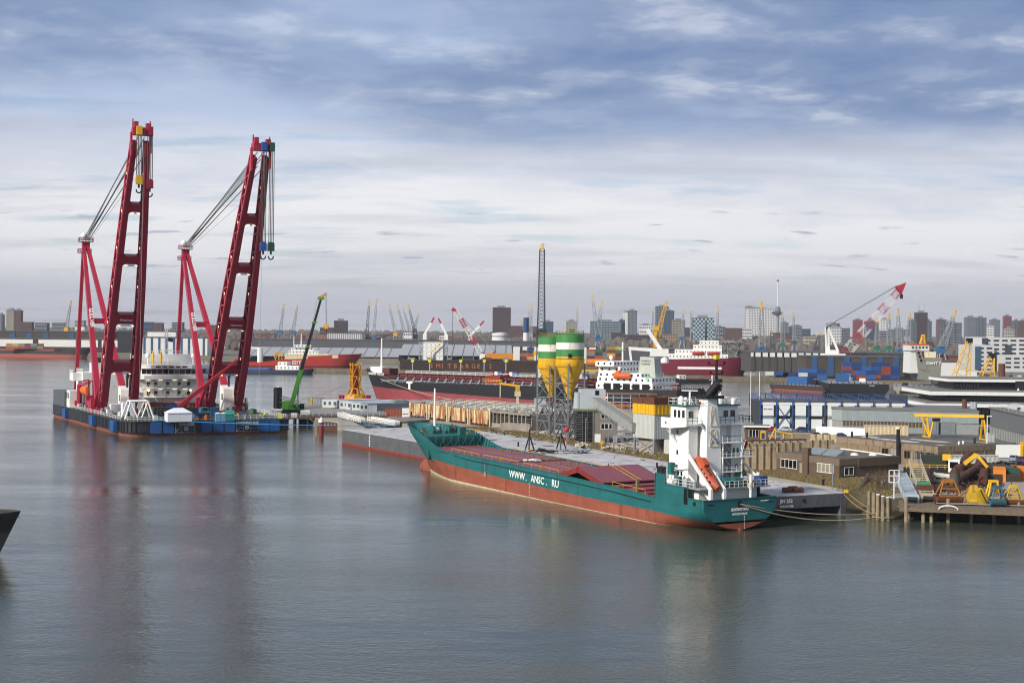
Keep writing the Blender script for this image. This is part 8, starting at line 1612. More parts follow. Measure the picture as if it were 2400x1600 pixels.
# long open-fronted shed with pale roof panels
def roof_shed(px0, px1, ye, yr, yb, D, dep, label, n):
    a, c, r_, e = w(px0, ye, D), w(px1, yb, D), w(px0, yr, D + dep), w(px1, ye, D); t_ = thing('transit_shed', label, 'shed', (a[0], D, 0)); W = c[0] - a[0]; za, zr = a[2], r_[2]
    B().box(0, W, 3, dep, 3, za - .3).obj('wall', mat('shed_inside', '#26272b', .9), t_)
    for k in range(n):
        x0, x1 = W * k / n, W * (k + 1) / n - .9; B().add([(x0, -2, za), (x1, -2, za), (x1, dep, zr), (x0, dep, zr), (x0, -2, za - .5), (x1, -2, za - .5)], [(0, 1, 2, 3), (4, 5, 1, 0)]).obj('roof_panel', RFG, t_); B().box(x1 + .1, x1 + .8, -1.8, -1, 3, za - .5).obj('post', STEEL, t_)
        B().add([(x1, -2, za - .1), (x1 + .9, -2, za - .1), (x1 + .9, dep, zr - .1), (x1, dep, zr - .1)], [(0, 1, 2, 3)]).obj('roof_gutter', RFD, t_)
        if k % 2: B().box(x0 + 2, x1 - 2, 2.8, 3, 3, za * .6).obj('shed_door', mat('shed_door', '#4c443e', .8), t_)
    return t_
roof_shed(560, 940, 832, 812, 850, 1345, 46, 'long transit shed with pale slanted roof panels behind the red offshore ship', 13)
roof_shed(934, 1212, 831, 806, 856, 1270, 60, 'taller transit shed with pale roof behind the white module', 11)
far('warehouse_roof', 'dark low warehouse roofs beyond the long transit shed', 'warehouse', 590, 930, 795, 812, 1480, 60, RFD); far('warehouse', 'dark long warehouse behind the taller transit shed', 'warehouse', 900, 1370, 798, 812, 1440, 60, RFD); far('warehouse', 'low white-walled warehouse behind the crimson crane feet', 'warehouse', 560, 612, 803, 815, 1500, 40, CRM)
far('storage_hall', 'row of white round-roofed storage halls left of the tall grey cranes', 'hall', 768, 848, 781, 795, 1750, 60, WCL, ribs=(16, .4, GRY)); far('warehouse', 'dark sheds with white doors right of the small silo', 'warehouse', 1200, 1400, 812, 848, 1230, 50, DGY, ribs=(9, 3., WCL))
far('warehouse', 'long dark quay shed behind the maroon ship', 'warehouse', 1440, 1660, 818, 850, 1150, 50, RFD); t_, W, z = far('warehouse', 'long dark shed with white eaves right of the maroon ship', 'warehouse', 1760, 2130, 826, 850, 1040, 60, mat('shed_dim', '#4b4a4c', .9, var=.2, scale=.05), ribs=(22, .7, BSH)); B().box(0, W * .5, -.5, 0, z - 3, z).obj('white_eaves', WCL, t_)
far('warehouse', 'low brown shed with blue doors behind the blue containers', 'warehouse', 1890, 2120, 836, 850, 960, 30, BSH, ribs=(6, 2., BLW)); far('warehouse', 'white tent hall behind the grey stern ship', 'hall', 2190, 2290, 848, 862, 900, 30, WCL); far('warehouse', 'long red-brown low block right of the grey stern ship', 'warehouse', 2210, 2290, 835, 850, 1000, 30, mat('red_low', '#7a4238', .8))
t_ = thing('storage_tank', 'white cylindrical storage tank in front of the tall brown tower', 'tank', (*w(1172, 805, 1900)[:2], 3)); r_ = 19 * 1900 / F; h_ = zat(1172, 781, 1900) - 3; B().lathe([(r_, 0), (r_, h_), (0, h_ + 1.5)], 28).obj('shell', WHI, t_, 40); B().lathe([(r_ + .2, h_ * .8), (r_ + .2, h_ * .86)], 28).obj('band', GRY, t_, 40)
t_ = thing('chimney_stack', 'white column with dark blue top between the brown blocks', 'chimney', (*w(1233, 800, 1500)[:2], 3)); h_ = zat(1233, 744, 1500) - 3; B().tube((0, 0, 0), (0, 0, h_ * .62), 3., None, 14).obj('lower_shaft', WHI, t_); B().tube((0, 0, h_ * .62), (0, 0, h_), 3., None, 14).obj('blue_top', mat('stack_blue', '#1f3f6c'), t_)
# containers on the quays
BL = ['#264a86', '#1f3d70', '#1f3d70', '#264a86', '#264a86', '#2d5a9c', '#1f3d70', '#8a4030', '#c8c8c4']
cstack(1218, 1268, 850, 5, 1180, 'stack left of the small silo'); cstack(1376, 1420, 849, 4, 1120, 'stack right of the large silo'); cstack(1424, 1470, 851, 5, 1110, 'stack beside the tanker bridge')
cstack(1975, 2130, 868, 4, 900, 'blue stacks behind the floating crane', BL, drop=.5, zb0=3.6); cstack(1985, 2060, 868, 2, 892, 'front stacks under the lattice boom', BL, drop=.4, zb0=3.6); cstack(1850, 1940, 868, 2, 930, 'low stacks left of the floating crane', BL, drop=.5, zb0=3.6)
flat_barge((1812, 879), (1934, 882), 14, 4.4, mat('brown_flat', '#5d4e42', .8, var=.3, scale=.2, streak=.4), RUST, 'low brown flat barge moored left of the floating crane', [(.2, .5, 6, 4, 2, STEEL), (.5, .5, 5, 3, 3, mat('gear_ochre', '#9a7a3a')), (.75, .5, 8, 4, 2, mat('gear_blue', '#2c4a78'))])
cstack(1772, 1846, 868, 2, 950, 'stacks right of the maroon ship', BL + ['#7c7c78'] * 4, drop=.6, zb0=3.6)
# --- level-luffing cranes on the quays
CGR = mat('crane_grey', '#8b9196', .6, var=.1); CBL = mat('crane_blue', '#31618a', .6, var=.1); CDK = mat('crane_dark', '#474d54', .6, var=.1); CTIP = mat('crane_tip_yellow', '#cfae4a', .6); CYE = mat('crane_yellow', '#d2a21e', .55, var=.1)
def qcrane(tip, base, D, label, mb=CGR, mh=CBL, foot=None, wd=2.6, tipm=CTIP):
    foot = foot or base[1] + 22; t_ = thing('quay_crane', label, 'crane', (*w(base[0], foot, D)[:2], 0)); q_ = lambda px, py: V(w(px, py, D)) - V(*t_.location); s = D / F
    p, e = q_(*base), q_(*tip); th = max(.35, .35 * s * 2.2)
    B().lattice(p, p.lerp(e, .82), wd * 1.3, wd * .55, 9, th, th * .6).obj('jib', mb, t_); B().lattice(p.lerp(e, .82), e, wd * .55, wd * .3, 3, th, th * .6).obj('jib_head', tipm, t_)
    B().cbox(p + V(0, 2, -1.5), 5.2, 7, 5.).obj('machine_house', mh, t_); B().bar(p + V(-2.5, 3, 0), p.lerp(e, .33) + V(0, 3, 0), th * 1.3).bar(p.lerp(e, .33) + V(0, 3, 0), p.lerp(e, .6), th * .8).obj('back_frame', mb, t_)
    zf = 3.
    for sx in (-1, 1):
        for sy in (-1, 1): B().bar(p + V(sx * 1.6, sy * 2, -3.8), (p.x + sx * 4.5, sy * 5, zf), th * 1.8).obj('portal_leg', mb, t_)
    return t_
for tip, base, D, lab, mb, mh in (((167, 704), (156, 768), 1750, 'lattice quay crane furthest left with yellow house', CGR, CYE), ((666, 711), (657, 776), 1850, 'left of two thin quay cranes on blue houses beside the right red crane', CGR, CBL), ((698, 713), (687, 776), 1850, 'right of two thin quay cranes on blue houses beside the right red crane', CGR, CBL),
    ((866, 702), (860, 786), 1800, 'tall dark-based quay crane right of the brown apartment block', CDK, mat('crane_salmon', '#b5705a')), ((883, 700), (876, 788), 1780, 'tall grey quay crane right of the dark-based one', CGR, CBL), ((912, 713), (927, 780), 1850, 'leftmost leaning crane of the grey crane group', CGR, CYE), ((931, 714), (948, 778), 1880, 'second leaning crane of the grey crane group', CGR, CDK), ((944, 720), (963, 782), 1840, 'third leaning crane of the grey crane group', CGR, CDK), ((957, 712), (974, 786), 1820, 'tallest leaning crane of the grey crane group', CDK, CBL), ((981, 735), (972, 772), 1840, 'short thin crane leaning right in the grey crane group', CGR, CDK),
    ((1240, 720), (1243, 780), 1900, 'yellow-tipped thin crane behind the white column', CGR, CGR), ((1247, 710), (1245, 782), 1950, 'taller yellow-tipped thin crane behind the white column', CGR, CGR), ((1354, 717), (1352, 790), 1900, 'single thin crane right of the silos', CGR, CGR), ((1388, 690), (1402, 790), 1350, 'large yellow-tipped double crane arm right of the silos', CGR, CBL), ((1411, 704), (1402, 788), 1352, 'shorter yellow-tipped crane arm leaning right beside the double crane', CGR, CBL),
    ((1532, 722), (1530, 775), 2000, 'thin crane left of the dark glass towers', CGR, CGR), ((1602, 724), (1599, 790), 1800, 'thin crane in front of the patterned block', CGR, CBL), ((1620, 727), (1622, 772), 2100, 'thin yellow-tipped crane left of the checkered block', CGR, CGR), ((1683, 717), (1681, 795), 1700, 'thin crane right of the checkered block', CGR, mat('crane_green', '#2f6b52')), ((1785, 705), (1786, 815), 1080, 'tall crane on splayed portal legs in front of the white hospital tower', CGR, CBL),
    ((1834, 730), (1835, 805), 1500, 'thin crane right of the needle tower with green house', CGR, mat('crane_green', '#2f6b52')), ((1860, 731), (1862, 800), 1700, 'thin crane right of the needle tower by the cream block', CGR, CDK), ((1808, 772), (1812, 808), 1500, 'short dark crane right of the white hospital tower', CDK, CDK), ((1922, 778), (1914, 815), 1300, 'dark crane left of the red and white boom', CDK, CDK), ((2056, 745), (2056, 812), 1300, 'left thin crane right of the red and white boom', CGR, mat('crane_green', '#2f6b52')), ((2084, 734), (2084, 812), 1350, 'middle thin crane right of the red and white boom', CGR, mat('crane_green', '#2f6b52')), ((2105, 722), (2108, 820), 1250, 'tallest thin crane right of the red and white boom with blue house', CGR, CBL), ((2133, 733), (2128, 790), 1500, 'thin crane at the left foot of the tower with two masts', CGR, CGR), ((2241, 726), (2207, 815), 1000, 'grey crane with long leaning jib and blue house right of the two-mast tower', CGR, CBL), ((1187 + 30, 745), (1246, 800), 1500, 'pale crane jib with yellow tip crossing the white column', CGR, CBL)):
    qcrane(tip, base, D, lab, mb, mh, wd=3. if D > 1500 else 3.6)
for tip, base, foot, lab in (((1018, 744), (996, 782), 806, 'left white ship crane with red tip'), ((1028, 746), (1046, 784), 806, 'middle white ship crane with red tip leaning left'), ((1135, 752), (1103, 786), 806, 'right white ship crane with red tip')):
    D = 1550; t_ = thing('ship_crane', lab, 'crane', (*w(base[0], foot, D)[:2], 0)); q_ = lambda px, py: V(w(px, py, D)) - V(*t_.location); p, e = q_(*base), q_(*tip)
    B().bar(q_(base[0], foot), p, 4.).obj('post', WHITE, t_); B().bar(p, p.lerp(e, .68), 2.4).obj('jib', WHITE, t_); B().bar(p.lerp(e, .68), e, 1.9).obj('jib_tip', LRED, t_)
far('ship_bridge', 'white ship bridge tower between the white ship cranes', 'ship', 1030, 1047, 786, 806, 1550, 14, WHI, (4, 4, .5, .35)); far('ship_bridge', 'white ship house with yellow crane in the grey crane group', 'ship', 946, 966, 778, 806, 1800, 20, WHI, (4, 4, .5, .35)); far('ship_bridge', 'small white ship house by the far left quay', 'ship', 176, 198, 765, 778, 1700, 14, WHI, (4, 2, .5, .35))
t_ = thing('yellow_crane', 'large yellow harbour crane with lattice jib left of the dark glass towers', 'crane', (*w(1535, 822, 1250)[:2], 0)); q_ = lambda px, py: V(w(px, py, 1250)) - V(*t_.location)
B().bar(q_(1535, 822), q_(1537, 770), 2.6).obj('tower', CYE, t_); B().cbox(q_(1538, 769), 5, 4, 4).obj('head_house', CYE, t_); B().lattice(q_(1541, 790), q_(1563, 704), 3.4, 1.8, 8, .5, .25).obj('jib', CYE, t_)
# --- big floating crane, red and white
D = 800.; t_ = thing('floating_crane', 'large floating crane with red and white lattice boom raised over the skyline', 'crane', (*g(1956, 884), 0)); D = t_.location.y; q_ = lambda px, py: V(w(px, py, D)) - V(*t_.location)
banded(t_, q_(1974, 836), q_(2108, 680), 7., 4.2, 9, (LRED, LWH), 3, .34, .17); B().add([q_(2098, 672) + V(0, -2, 0), q_(2124, 662) + V(0, -1, 0), q_(2112, 690) + V(0, -2, 0), q_(2098, 672) + V(0, 2, 0), q_(2124, 662) + V(0, 1, 0), q_(2112, 690) + V(0, 2, 0)], [(0, 1, 2), (5, 4, 3), (0, 3, 4, 1), (1, 4, 5, 2), (2, 5, 3, 0)]).obj('boom_head', LRED, t_)
for a_ in ((1936, 766, 1938, 836), (1940, 766, 1970, 836), (1938, 766, 1944, 836)): B().bar(q_(*a_[2:]), q_(*a_[:2]), 1.5).obj('mast_leg', WHITE, t_)
for k in (-1.2, 1.2): B().tube(q_(1936, 765) + V(0, k, 0), q_(2102, 669) + V(0, k, 0), .5, None, 5).obj('pendant', CABLE, t_)
B().tube(q_(1956, 868), q_(1956, 846), 5.2, 4.8, 18).obj('pedestal', CREAM, t_); B().cbox(q_(1954, 838), 15, 11, 6).obj('slew_house', WHITE, t_); B().cbox(q_(1950, 828), 8, 8, 5).obj('cab', WHITE, t_); B().lattice(q_(1968, 868), q_(1976, 838), 7, 7, 2, .8, .5).obj('boom_rest', CYE, t_)
B().tube(q_(2113, 690), q_(2113, 700), 1.2).obj('hook', BLACK, t_)
for dx in (-2, 0, 2): B().tube(q_(2113 + dx, 674), q_(2113 + dx * .6, 692), .15, None, 4).obj('hoist_rope', DCABLE, t_)
a, c = g(1930, 884), g(2186, 890); p_ = B().box(-8, c[0] - a[0], -6, 14, -1, 4.2).obj('pontoon', BLK2, t_); B().bar(q_(2084, 862), q_(2146, 870), 4, 3.4).obj('yellow_beam', YELLOW, t_)
# --- grey stern ship
D = 795.; t_ = thing('heavy_lift_ship', 'grey and white heavy-lift ship stern with white block and orange trim', 'ship', (0, 0, 0)); s = D / F; W3 = lambda px, py, d=0.: V(w(px, py, D + d)); GG = mat('stern_grey', '#7d7d75', .6, var=.08)
P = [W3(2156, 890), W3(2204, 890), W3(2208, 838), W3(2150, 838)]; B().add(P + [p + V(0, 18, 0) for p in P], [(0, 1, 2, 3), (1, 5, 6, 2), (4, 0, 3, 7), (3, 2, 6, 7), (5, 4, 7, 6)]).obj('hull', GG, t_)
P = [W3(2132, 874, 2), W3(2163, 874, 2), W3(2161, 812, 2), W3(2135, 812, 2)]; B().add(P + [p + V(0, 14, 0) for p in P], [(0, 1, 2, 3), (1, 5, 6, 2), (4, 0, 3, 7), (3, 2, 6, 7), (5, 4, 7, 6)]).obj('white_block', WHI, t_)
pb_(t_, 2133, 2178, 809, 822, D + 1, 14, 'bridge', WHI); pb_(t_, 2133, 2178, 806.5, 809, D + .6, 14.6, 'orange_trim', ORANGE); pb_(t_, 2168, 2194, 824, 838, D + .5, 10, 'deckhouse', CREAM)
P = [W3(2144, 818, -.4), W3(2158, 820, -.4), W3(2176, 870, -.4), W3(2156, 864, -.4)]; B().add(P + [p + V(0, .3, 0) for p in P], [(0, 1, 2, 3), (0, 1, 5, 4), (1, 2, 6, 5), (2, 3, 7, 6), (3, 0, 4, 7)]).obj('stern_plate', GG, t_)
for k in range(3): p = W3(2153 + k * 3, 826 + k * 9, -.8); B().cbox(p, 1., .2, 1.3).obj('opening', DARK, t_)
for k in range(5): pb_(t_, 2138 + k * 8, 2142 + k * 8, 812, 816, D + .7, .3, 'window', GLASS)
B().lattice(W3(2162, 806, 5), W3(2164, 784, 5), 2.5, 1., 4, .4, .3).obj('mast', YELLOW, t_); text('GIANT 7', 2.2, LW, t_, W3(2170, 854, -.5), (1, 0, 0), (0, 0, 1), 'name_lettering', off=.05)
# --- yellow pontoon cranes at right
for i, (tip, base, wd_, lab) in enumerate((((2272, 798), (2252, 884), 7., 'tall yellow lattice pile frame above the banded office'), ((2325, 834), (2312, 886), 6., 'shorter yellow lattice pile frame above the banded office'))):
    D = 560.; t_ = thing('piling_rig', lab, 'piling rig', (*w(base[0], base[1], D)[:2], 0)); q_ = lambda px, py: V(w(px, py, D)) - V(*t_.location); B().lattice(q_(*base), q_(*tip), wd_ * .8, 1.6, 7, .28, .15).obj('mast', CYE, t_); B().cbox(q_(*tip), 2.2, 2, 2.).obj('mast_head', BLACK, t_); B().box(-6, 10, -3, 5, 1., q_(0, 884).z).obj('pontoon', mat('rig_green', '#3a5a48'), t_)
t_ = thing('steel_pile', 'upright rust brown steel pile right of the shorter yellow rig', 'pile', (*w(2348, 890, 555)[:2], 0)); B().tube((0, 0, 0), (0, 0, zat(2348, 852, 555)), 1.3, None, 12).obj('shaft', RUST, t_); B().tube((0, 0, 3), (0, 0, 3.6), 1.6, None, 12).obj('collar', RUST, t_)
# ================================================================ CITY SKYLINE
SK = [ # px0 px1 ytop D mat windows(nx,nz,fx,fz) label
 (15, 34, 727, 2700, CRM, (5, 15, .6, .5), 'cream half of the tall apartment tower at far left'), (34, 48, 728, 2700, BRK, (3, 15, .4, .4), 'brown half of the tall apartment tower at far left'), (-4, 5, 738, 2700, GRY, (2, 12, .5, .5), 'grey tower cut by the left picture edge'), (48, 74, 755, 2500, BRK, (8, 6, .6, .4), 'brown slab block right of the far left tower'), (82, 110, 757, 2600, DGY, (8, 5, .6, .4), 'first low dark slab block in the far left row'), (122, 150, 757, 2650, GRY, (8, 5, .6, .4), 'second low grey slab block in the far left row'), (176, 196, 752, 2500, CRM, (6, 7, .6, .4), 'cream block behind the left crane mast'), (330, 357, 755, 2600, BGL, (6, 4, .7, .5), 'flat blue-grey building between the red crane legs'), (358, 380, 757, 2600, BRK, (6, 6, .6, .4), 'brown block right of the left red crane'), (403, 428, 756, 2500, DGY, (6, 7, .6, .45), 'dark block behind the right crane mast'), (488, 512, 762, 2550, BRK, (6, 6, .6, .4), 'brown block behind the right red crane boom'),
 (750, 784, 768, 2450, BRK, (8, 4, .6, .4), 'low brown wing left of the central apartment block'), (783, 813, 752, 2450, DBK, (7, 9, .6, .4), 'dark brown central apartment block right of the green crane'), (1155, 1197, 721, 2900, DBK, (9, 18, .55, .3), 'tall dark brown tower behind the white storage tank'), (1194, 1228, 764, 2700, BRK, (8, 8, .5, .4), 'brown brick block right of the tall brown tower'), (1238, 1260, 765, 2720, BRK, (6, 8, .5, .4), 'brown brick block left of the lattice crane'), (1273, 1297, 754, 3000, BGL, (6, 9, .6, .4), 'blue-brown office behind the small silo'), (1328, 1352, 753, 3000, CRM, (6, 10, .6, .5), 'cream gridded flats right of the large silo'), (1386, 1456, 753, 3100, GLS, (20, 9, .7, .6), 'wide pale glass office right of the silos'), (1452, 1465, 750, 3110, BGL, (4, 9, .6, .5), 'narrow blue glass end of the wide office'), (1434, 1466, 780, 2800, DBK, (8, 5, .4, .4), 'dark block below the wide glass office'), (1462, 1472, 731, 3400, WHI, (2, 16, .3, .3), 'white left fin of the grey twin tower'), (1472, 1493, 728, 3400, GRY, (7, 18, .5, .5), 'grey right half of the twin tower'), (1500, 1530, 762, 3200, WHI, (6, 4, .6, .3), 'low white block between the towers'), (1538, 1567, 718, 3700, DGY, (8, 22, .5, .5), 'tallest dark slab tower in the centre right'), (1556, 1580, 728, 3600, BGL, (8, 20, .6, .6), 'blue glass tower touching the tallest dark slab'), (1577, 1606, 750, 3300, mat('far_tan', '#8b8375', .8), (9, 9, .45, .5), 'tan patterned block left of the checkered block'), (1606, 1628, 768, 3200, DBK, (6, 5, .5, .4), 'dark low block left of the checkered block'),
 (1548, 1588, 783, 2500, mat('far_sand', '#9a8468', .8), (10, 5, .5, .5), 'sand coloured old warehouse with many windows'), (1470, 1548, 785, 2480, DBK, (18, 4, .4, .4), 'long dark old warehouse behind the tanker'), (1672, 1700, 766, 3300, DGY, (6, 4, .6, .4), 'low dark block right of the checkered block'), (1700, 1740, 769, 2900, BRK, (9, 8, .5, .35), 'square brown brick block left of the white hospital'), (1740, 1762, 770, 3200, WHI, (5, 5, .7, .4), 'low white block at the foot of the hospital tower'), (1748, 1768, 719, 4300, CRM, (4, 22, .5, .5), 'narrow pale tower behind the white hospital'), (1755, 1814, 723, 4200, WHI, (16, 20, .5, .55), 'wide white hospital tower with grid of windows'), (1818, 1858, 780, 2900, BRK, (10, 4, .5, .4), 'brown block at the foot of the needle tower'), (1832, 1848, 756, 3600, DGY, (4, 8, .5, .5), 'dark block right of the needle tower'), (1850, 1862, 766, 3500, BGL, (3, 5, .5, .5), 'small teal block right of the needle tower'), (1862, 1880, 764, 3400, DGY, (4, 6, .5, .5), 'dark office with flat top left of the cream block'), (1880, 1900, 771, 3400, BGL, (5, 4, .6, .4), 'low blue office left of the cream block'), (1888, 1924, 788, 2200, CRM, (10, 4, .6, .4), 'cream building left of the floating crane mast'),
 (1941, 1968, 758, 3300, BGL, (6, 7, .6, .5), 'teal glass block behind the white flats'), (1945, 1972, 766, 2400, WHI, (7, 8, .5, .5), 'white flats left of the red and white boom'), (1970, 1992, 770, 2450, DGY, (5, 8, .5, .5), 'dark end of the white flats'), (2002, 2022, 750, 3500, RDB, (5, 12, .3, .5), 'red slab tower behind the lattice boom'), (2030, 2060, 753, 3300, BGL, (8, 13, .8, .45), 'dark blue office right of the lattice boom'), (2065, 2086, 749, 3500, WHI, (6, 12, .4, .6), 'pale tower right of the dark blue office'), (2062, 2090, 776, 3200, DGY, (8, 5, .6, .4), 'dark plinth block below the pale tower'), (2090, 2132, 772, 3300, GRY, (9, 6, .5, .5), 'low grey blocks left of the two-mast tower'),
 (2135, 2150, 752, 2600, DGY, (5, 16, .6, .35), 'left flank of the dark two-mast tower'), (2148, 2174, 733, 2600, DBK, (8, 22, .7, .3), 'centre of the dark two-mast tower'), (2172, 2184, 753, 2600, DGY, (4, 16, .6, .35), 'right flank of the dark two-mast tower'), (2198, 2218, 749, 3300, mat('far_mauve', '#6a5058', .8), (5, 12, .5, .4), 'mauve tower left of the striped office'), (2213, 2254, 757, 2300, DGY, (3, 12, .8, .3), 'dark office with white window stripes'), (2265, 2290, 744, 2900, GRY, (8, 16, .5, .4), 'left half of the wide grey slab tower'), (2290, 2312, 745, 2900, DGY, (7, 16, .5, .4), 'right half of the wide grey slab tower'), (2312, 2330, 763, 3100, WHI, (5, 8, .5, .4), 'low white block right of the grey slab'), (2323, 2344, 750, 3300, GRY, (5, 14, .5, .4), 'grey stepped tower right of the grey slab'), (2355, 2371, 741, 3400, RDB, (3, 18, .4, .6), 'slim red tower near the right edge'), (2358, 2378, 770, 2900, CRM, (5, 6, .5, .4), 'pale block in front of the slim red tower'), (2377, 2392, 752, 3000, DGY, (4, 12, .5, .4), 'dark tower at the right edge'), (2390, 2412, 752, 2980, BRK, (5, 12, .5, .4), 'brown tower cut by the right edge')]
for px0, px1, yt, D, m, wn, lab in SK: far('city_building', lab, 'building', px0, px1, yt, 800, D, max(14, (px1 - px0) * D / F * .7), m, wn, None if m is not DGY else mat('far_glass_pale', '#8f979e', .4))
# checkered college block
t_, W, z = far('college_block', 'checkered blue-grey block with notched top in the centre right', 'building', 1626, 1674, 745, 808, 2300, 25, mat('check_dark', '#33424e', .5)); ck_ = B()
for i in range(11):
    for j in range(14):
        if (i + j) % 2: ck_.box(W * i / 11, W * (i + 1) / 11, -.3, 0, 4 + (z - 4) * j / 14, 4 + (z - 4) * (j + 1) / 14)
stuff(ck_.obj('check_panels', mat('check_pale', '#9fb0b8', .5), t_))
# needle observation tower
t_ = thing('observation_tower', 'slim observation tower with round platform and white needle', 'tower', (*w(1822, 800, 4010)[:2], 0)); zp = zat(1823, 736, 4010); zt_ = zat(1824, 657, 4010); B().lathe([(5.5, 0), (4.7, zp)], 16).obj('shaft', mat('tower_concrete', '#8d8a86', .8), t_, 40)
B().lathe([(4.7, zp - 4), (15, zp), (15.4, zp + 6), (9, zp + 8)], 20).obj('platform', DGY, t_, 40); B().lathe([(8, zp + 8), (9, zp + 12), (6, zp + 20), (2.4, zp + 22)], 14).obj('crow_nest', GRY, t_, 40); B().tube((0, 0, zp + 20), (0, 0, zt_), 1.7, 1.4, 10).obj('needle', WHI, t_); B().lathe([(1.4, zt_ - 4), (3.2, zt_ - 2), (3.2, zt_), (0, zt_ + 3)], 10).obj('tip', BRK, t_)
for px in (2154, 2166): q_ = thing('roof_mast', ('left' if px < 2160 else 'right') + ' thin mast on the roof of the two-mast tower', 'mast', (*w(px, 733, 2610)[:2], zat(px, 733, 2610))); B().tube((0, 0, 0), (0, 0, 18), .5, .2, 6).obj('pole', GRY, q_); B().cbox((0, 0, .5), 2, 2, 1).obj('foot', DGY, q_)
# modern white office close at right
D = 760.; t_ = thing('white_office', 'stepped white office block with strip windows at the right edge', 'building', (0, 0, 0)); WO = mat('office_white', '#b9bbbc', .6, var=.05)
for px0, px1, yt, dd in ((2288, 2330, 808, 0), (2304, 2425, 790, 8), (2352, 2425, 832, -8)):
    o = pb_(t_, px0, px1, yt, 872, D + dd, 30, 'wall', WO)
    for j in range(int((868 - yt) / 10)):
        for i in range(int((px1 - px0) / 20)): pb_(o, px0 + 5 + i * 20, px0 + 18 + i * 20, yt + 6 + j * 10, yt + 10 + j * 10, D + dd - .1, .2, 'window', GLASS)
pb_(t_, 2287, 2299, 812, 866, D - .4, 1, 'stair_glass', BGL); pb_(t_, 2303, 2316, 792, 806, D + 7.6, 1, 'stair_glass', DGY); pb_(t_, 2357, 2370, 808, 834, D + 7., 1, 'stair_glass', DGY)
# cars parked before the white office, far: small
for i in range(14): q_ = B().box(-2, 2, -.9, .9, .2, .9).box(-1.2, 1., -.8, .8, .9, 1.5).obj('parked_car', mat('farcar%d' % (i % 5), ('#2a3140', '#8d949c', '#c5c8ca', '#5a2228', '#3c4a62')[i % 5], .3)); q_.location = (*g(2270 + i * 10, 884 + (i % 2) * 2, 3.6), 3.5); tag(q_, ('dark', 'grey', 'white', 'maroon', 'blue')[i % 5] + ' distant car parked in front of the white office', 'car', 'distant cars by the white office')
# ================================================================ TOWN AND WOODS AT THE HORIZON
HC_ = [mat('house_%s' % c, c, .85, var=.1) for c in ('#8d8680', '#6b4a42', '#b5b0a6', '#544a48', '#7a5c4c')]; RF_ = [mat('hroof_%s' % c, c, .9) for c in ('#5a3a34', '#3f3c40', '#6b4438')]
r3 = random.Random(5); hm = {}
for i in range(170):
    px = r3.choice((r3.uniform(0, 190), r3.uniform(480, 1160), r3.uniform(480, 1000), r3.uniform(1470, 2400))); D = r3.uniform(1750, 2900); k = (r3.randrange(5), r3.randrange(3))
    if k not in hm:
        a = B().box(-7, 7, -5, 5, 0, 7).obj('row_house', HC_[k[0]]); b_ = B().add([(-7.3, -5.3, 7), (7.3, -5.3, 7), (7.3, 5.3, 7), (-7.3, 5.3, 7), (-7.3, 0, 11), (7.3, 0, 11)], [(0, 1, 5, 4), (2, 3, 4, 5), (1, 2, 5), (3, 0, 4)]).obj('roof', RF_[k[1]]); hm[k] = (a.data, b_.data); bpy.data.objects.remove(a); bpy.data.objects.remove(b_)
    o = bpy.data.objects.new('row_house', hm[k][0]); COL.objects.link(o); o.location = (w(px, 780, D)[0], D, 3.5); o.rotation_euler = (0, 0, r3.uniform(-.6, .6)); o.scale = (r3.uniform(.8, 2.4), 1, r3.uniform(.8, 1.6)); tag(o, 'distant small %s house with %s roof in the far town' % (('pale grey', 'red brick', 'cream', 'dark', 'brown')[k[0]], ('red-brown', 'slate', 'rust')[k[1]]), 'house', 'houses of the far town')
    c_ = bpy.data.objects.new('roof', hm[k][1]); COL.objects.link(c_); c_.parent = o
r4 = random.Random(8); wd_ = B()
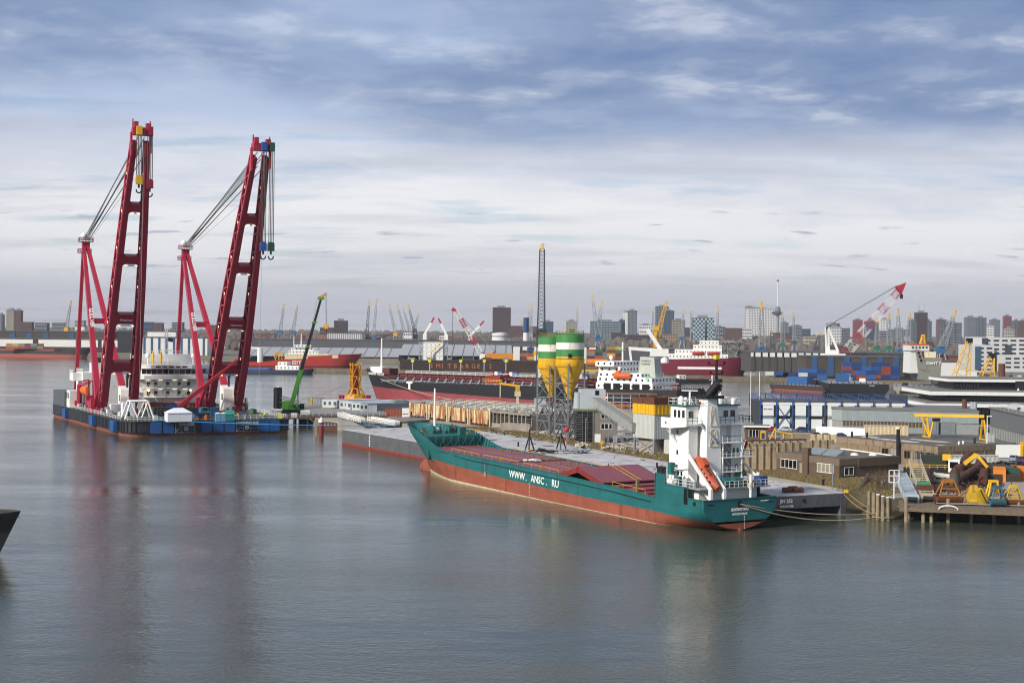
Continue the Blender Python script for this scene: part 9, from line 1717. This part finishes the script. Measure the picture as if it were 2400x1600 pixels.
def blob(bb, x, y, z, r_, h_):
    n = 7; rows = []
    for zz, rr in ((0, .75), (.35, 1.), (.7, .8), (.95, .35)): rows.append([(x + r_ * rr * math.cos(2 * math.pi * i / n + zz) * r4.uniform(.75, 1.2), y + r_ * rr * math.sin(2 * math.pi * i / n), z + h_ * zz * r4.uniform(.92, 1.08)) for i in range(n)])
    bb.grid(rows, True); bb.add([rows[-1][i] for i in range(n)], [tuple(range(n))])
for i in range(4600):
    D = r4.uniform(1650, 4800) if i % 3 else r4.uniform(3000, 5200); px = r4.uniform(-60, 2460); blob(wd_, w(px, 780, D)[0], D, 3., r4.uniform(4, 11) * (D / 3000) ** .6, r4.uniform(9, 19) * (.75 + .25 * D / 3000))
stuff(tag(wd_.obj('far_woods', mat('winter_wood', '#57524d', .95, var=.35, scale=.03)), 'hazy brown winter woods along the horizon', 'woods'))
for i, (px, py) in enumerate(((2240, 872), (2258, 868), (2275, 874), (2225, 866), (2300, 880), (2320, 884), (2345, 886), (2370, 884), (2210, 860), (2250, 858), (2268, 860), (2190, 856))): bare_tree('bare_tree', (*g(px, py, 3.5), 3.5), 13, 'bare brown tree in the row before the white office', seed=60 + i, group='bare trees at the right-hand quay')
for i in range(12): px, py = 2190 + i * 9, 838 + (i % 3) * 4; bare_tree('bare_tree', (*w(px, py, 1050)[:2], 3.5), 17, 'tall bare tree in the brown belt behind the grey stern ship', seed=90 + i, group='bare tree belt behind the stern ship')
# orange buoys and yellow floats on the mole by the tanker
t_ = thing('subsea_frame', 'orange and yellow subsea frame on the mole right of the silos', 'frame', (*g(1410, 884, 0), 3)); B().tube((-10, 2, 7), (4, 2, 7), 2.6, None, 10).obj('orange_tank', mat('tank_orange', '#cf7a1e'), t_); B().lattice((4, 2, 6), (20, 2, 6), 4, 4, 4, .6, .5).obj('yellow_frame', YELLOW, t_); B().bar((-20, 0, 1.5), (14, 0, 1.5), 1.4).bar((-20, 0, 9.), (-4, 2, 9.), .8).obj('yellow_beam', YELLOW, t_)
haze_box()
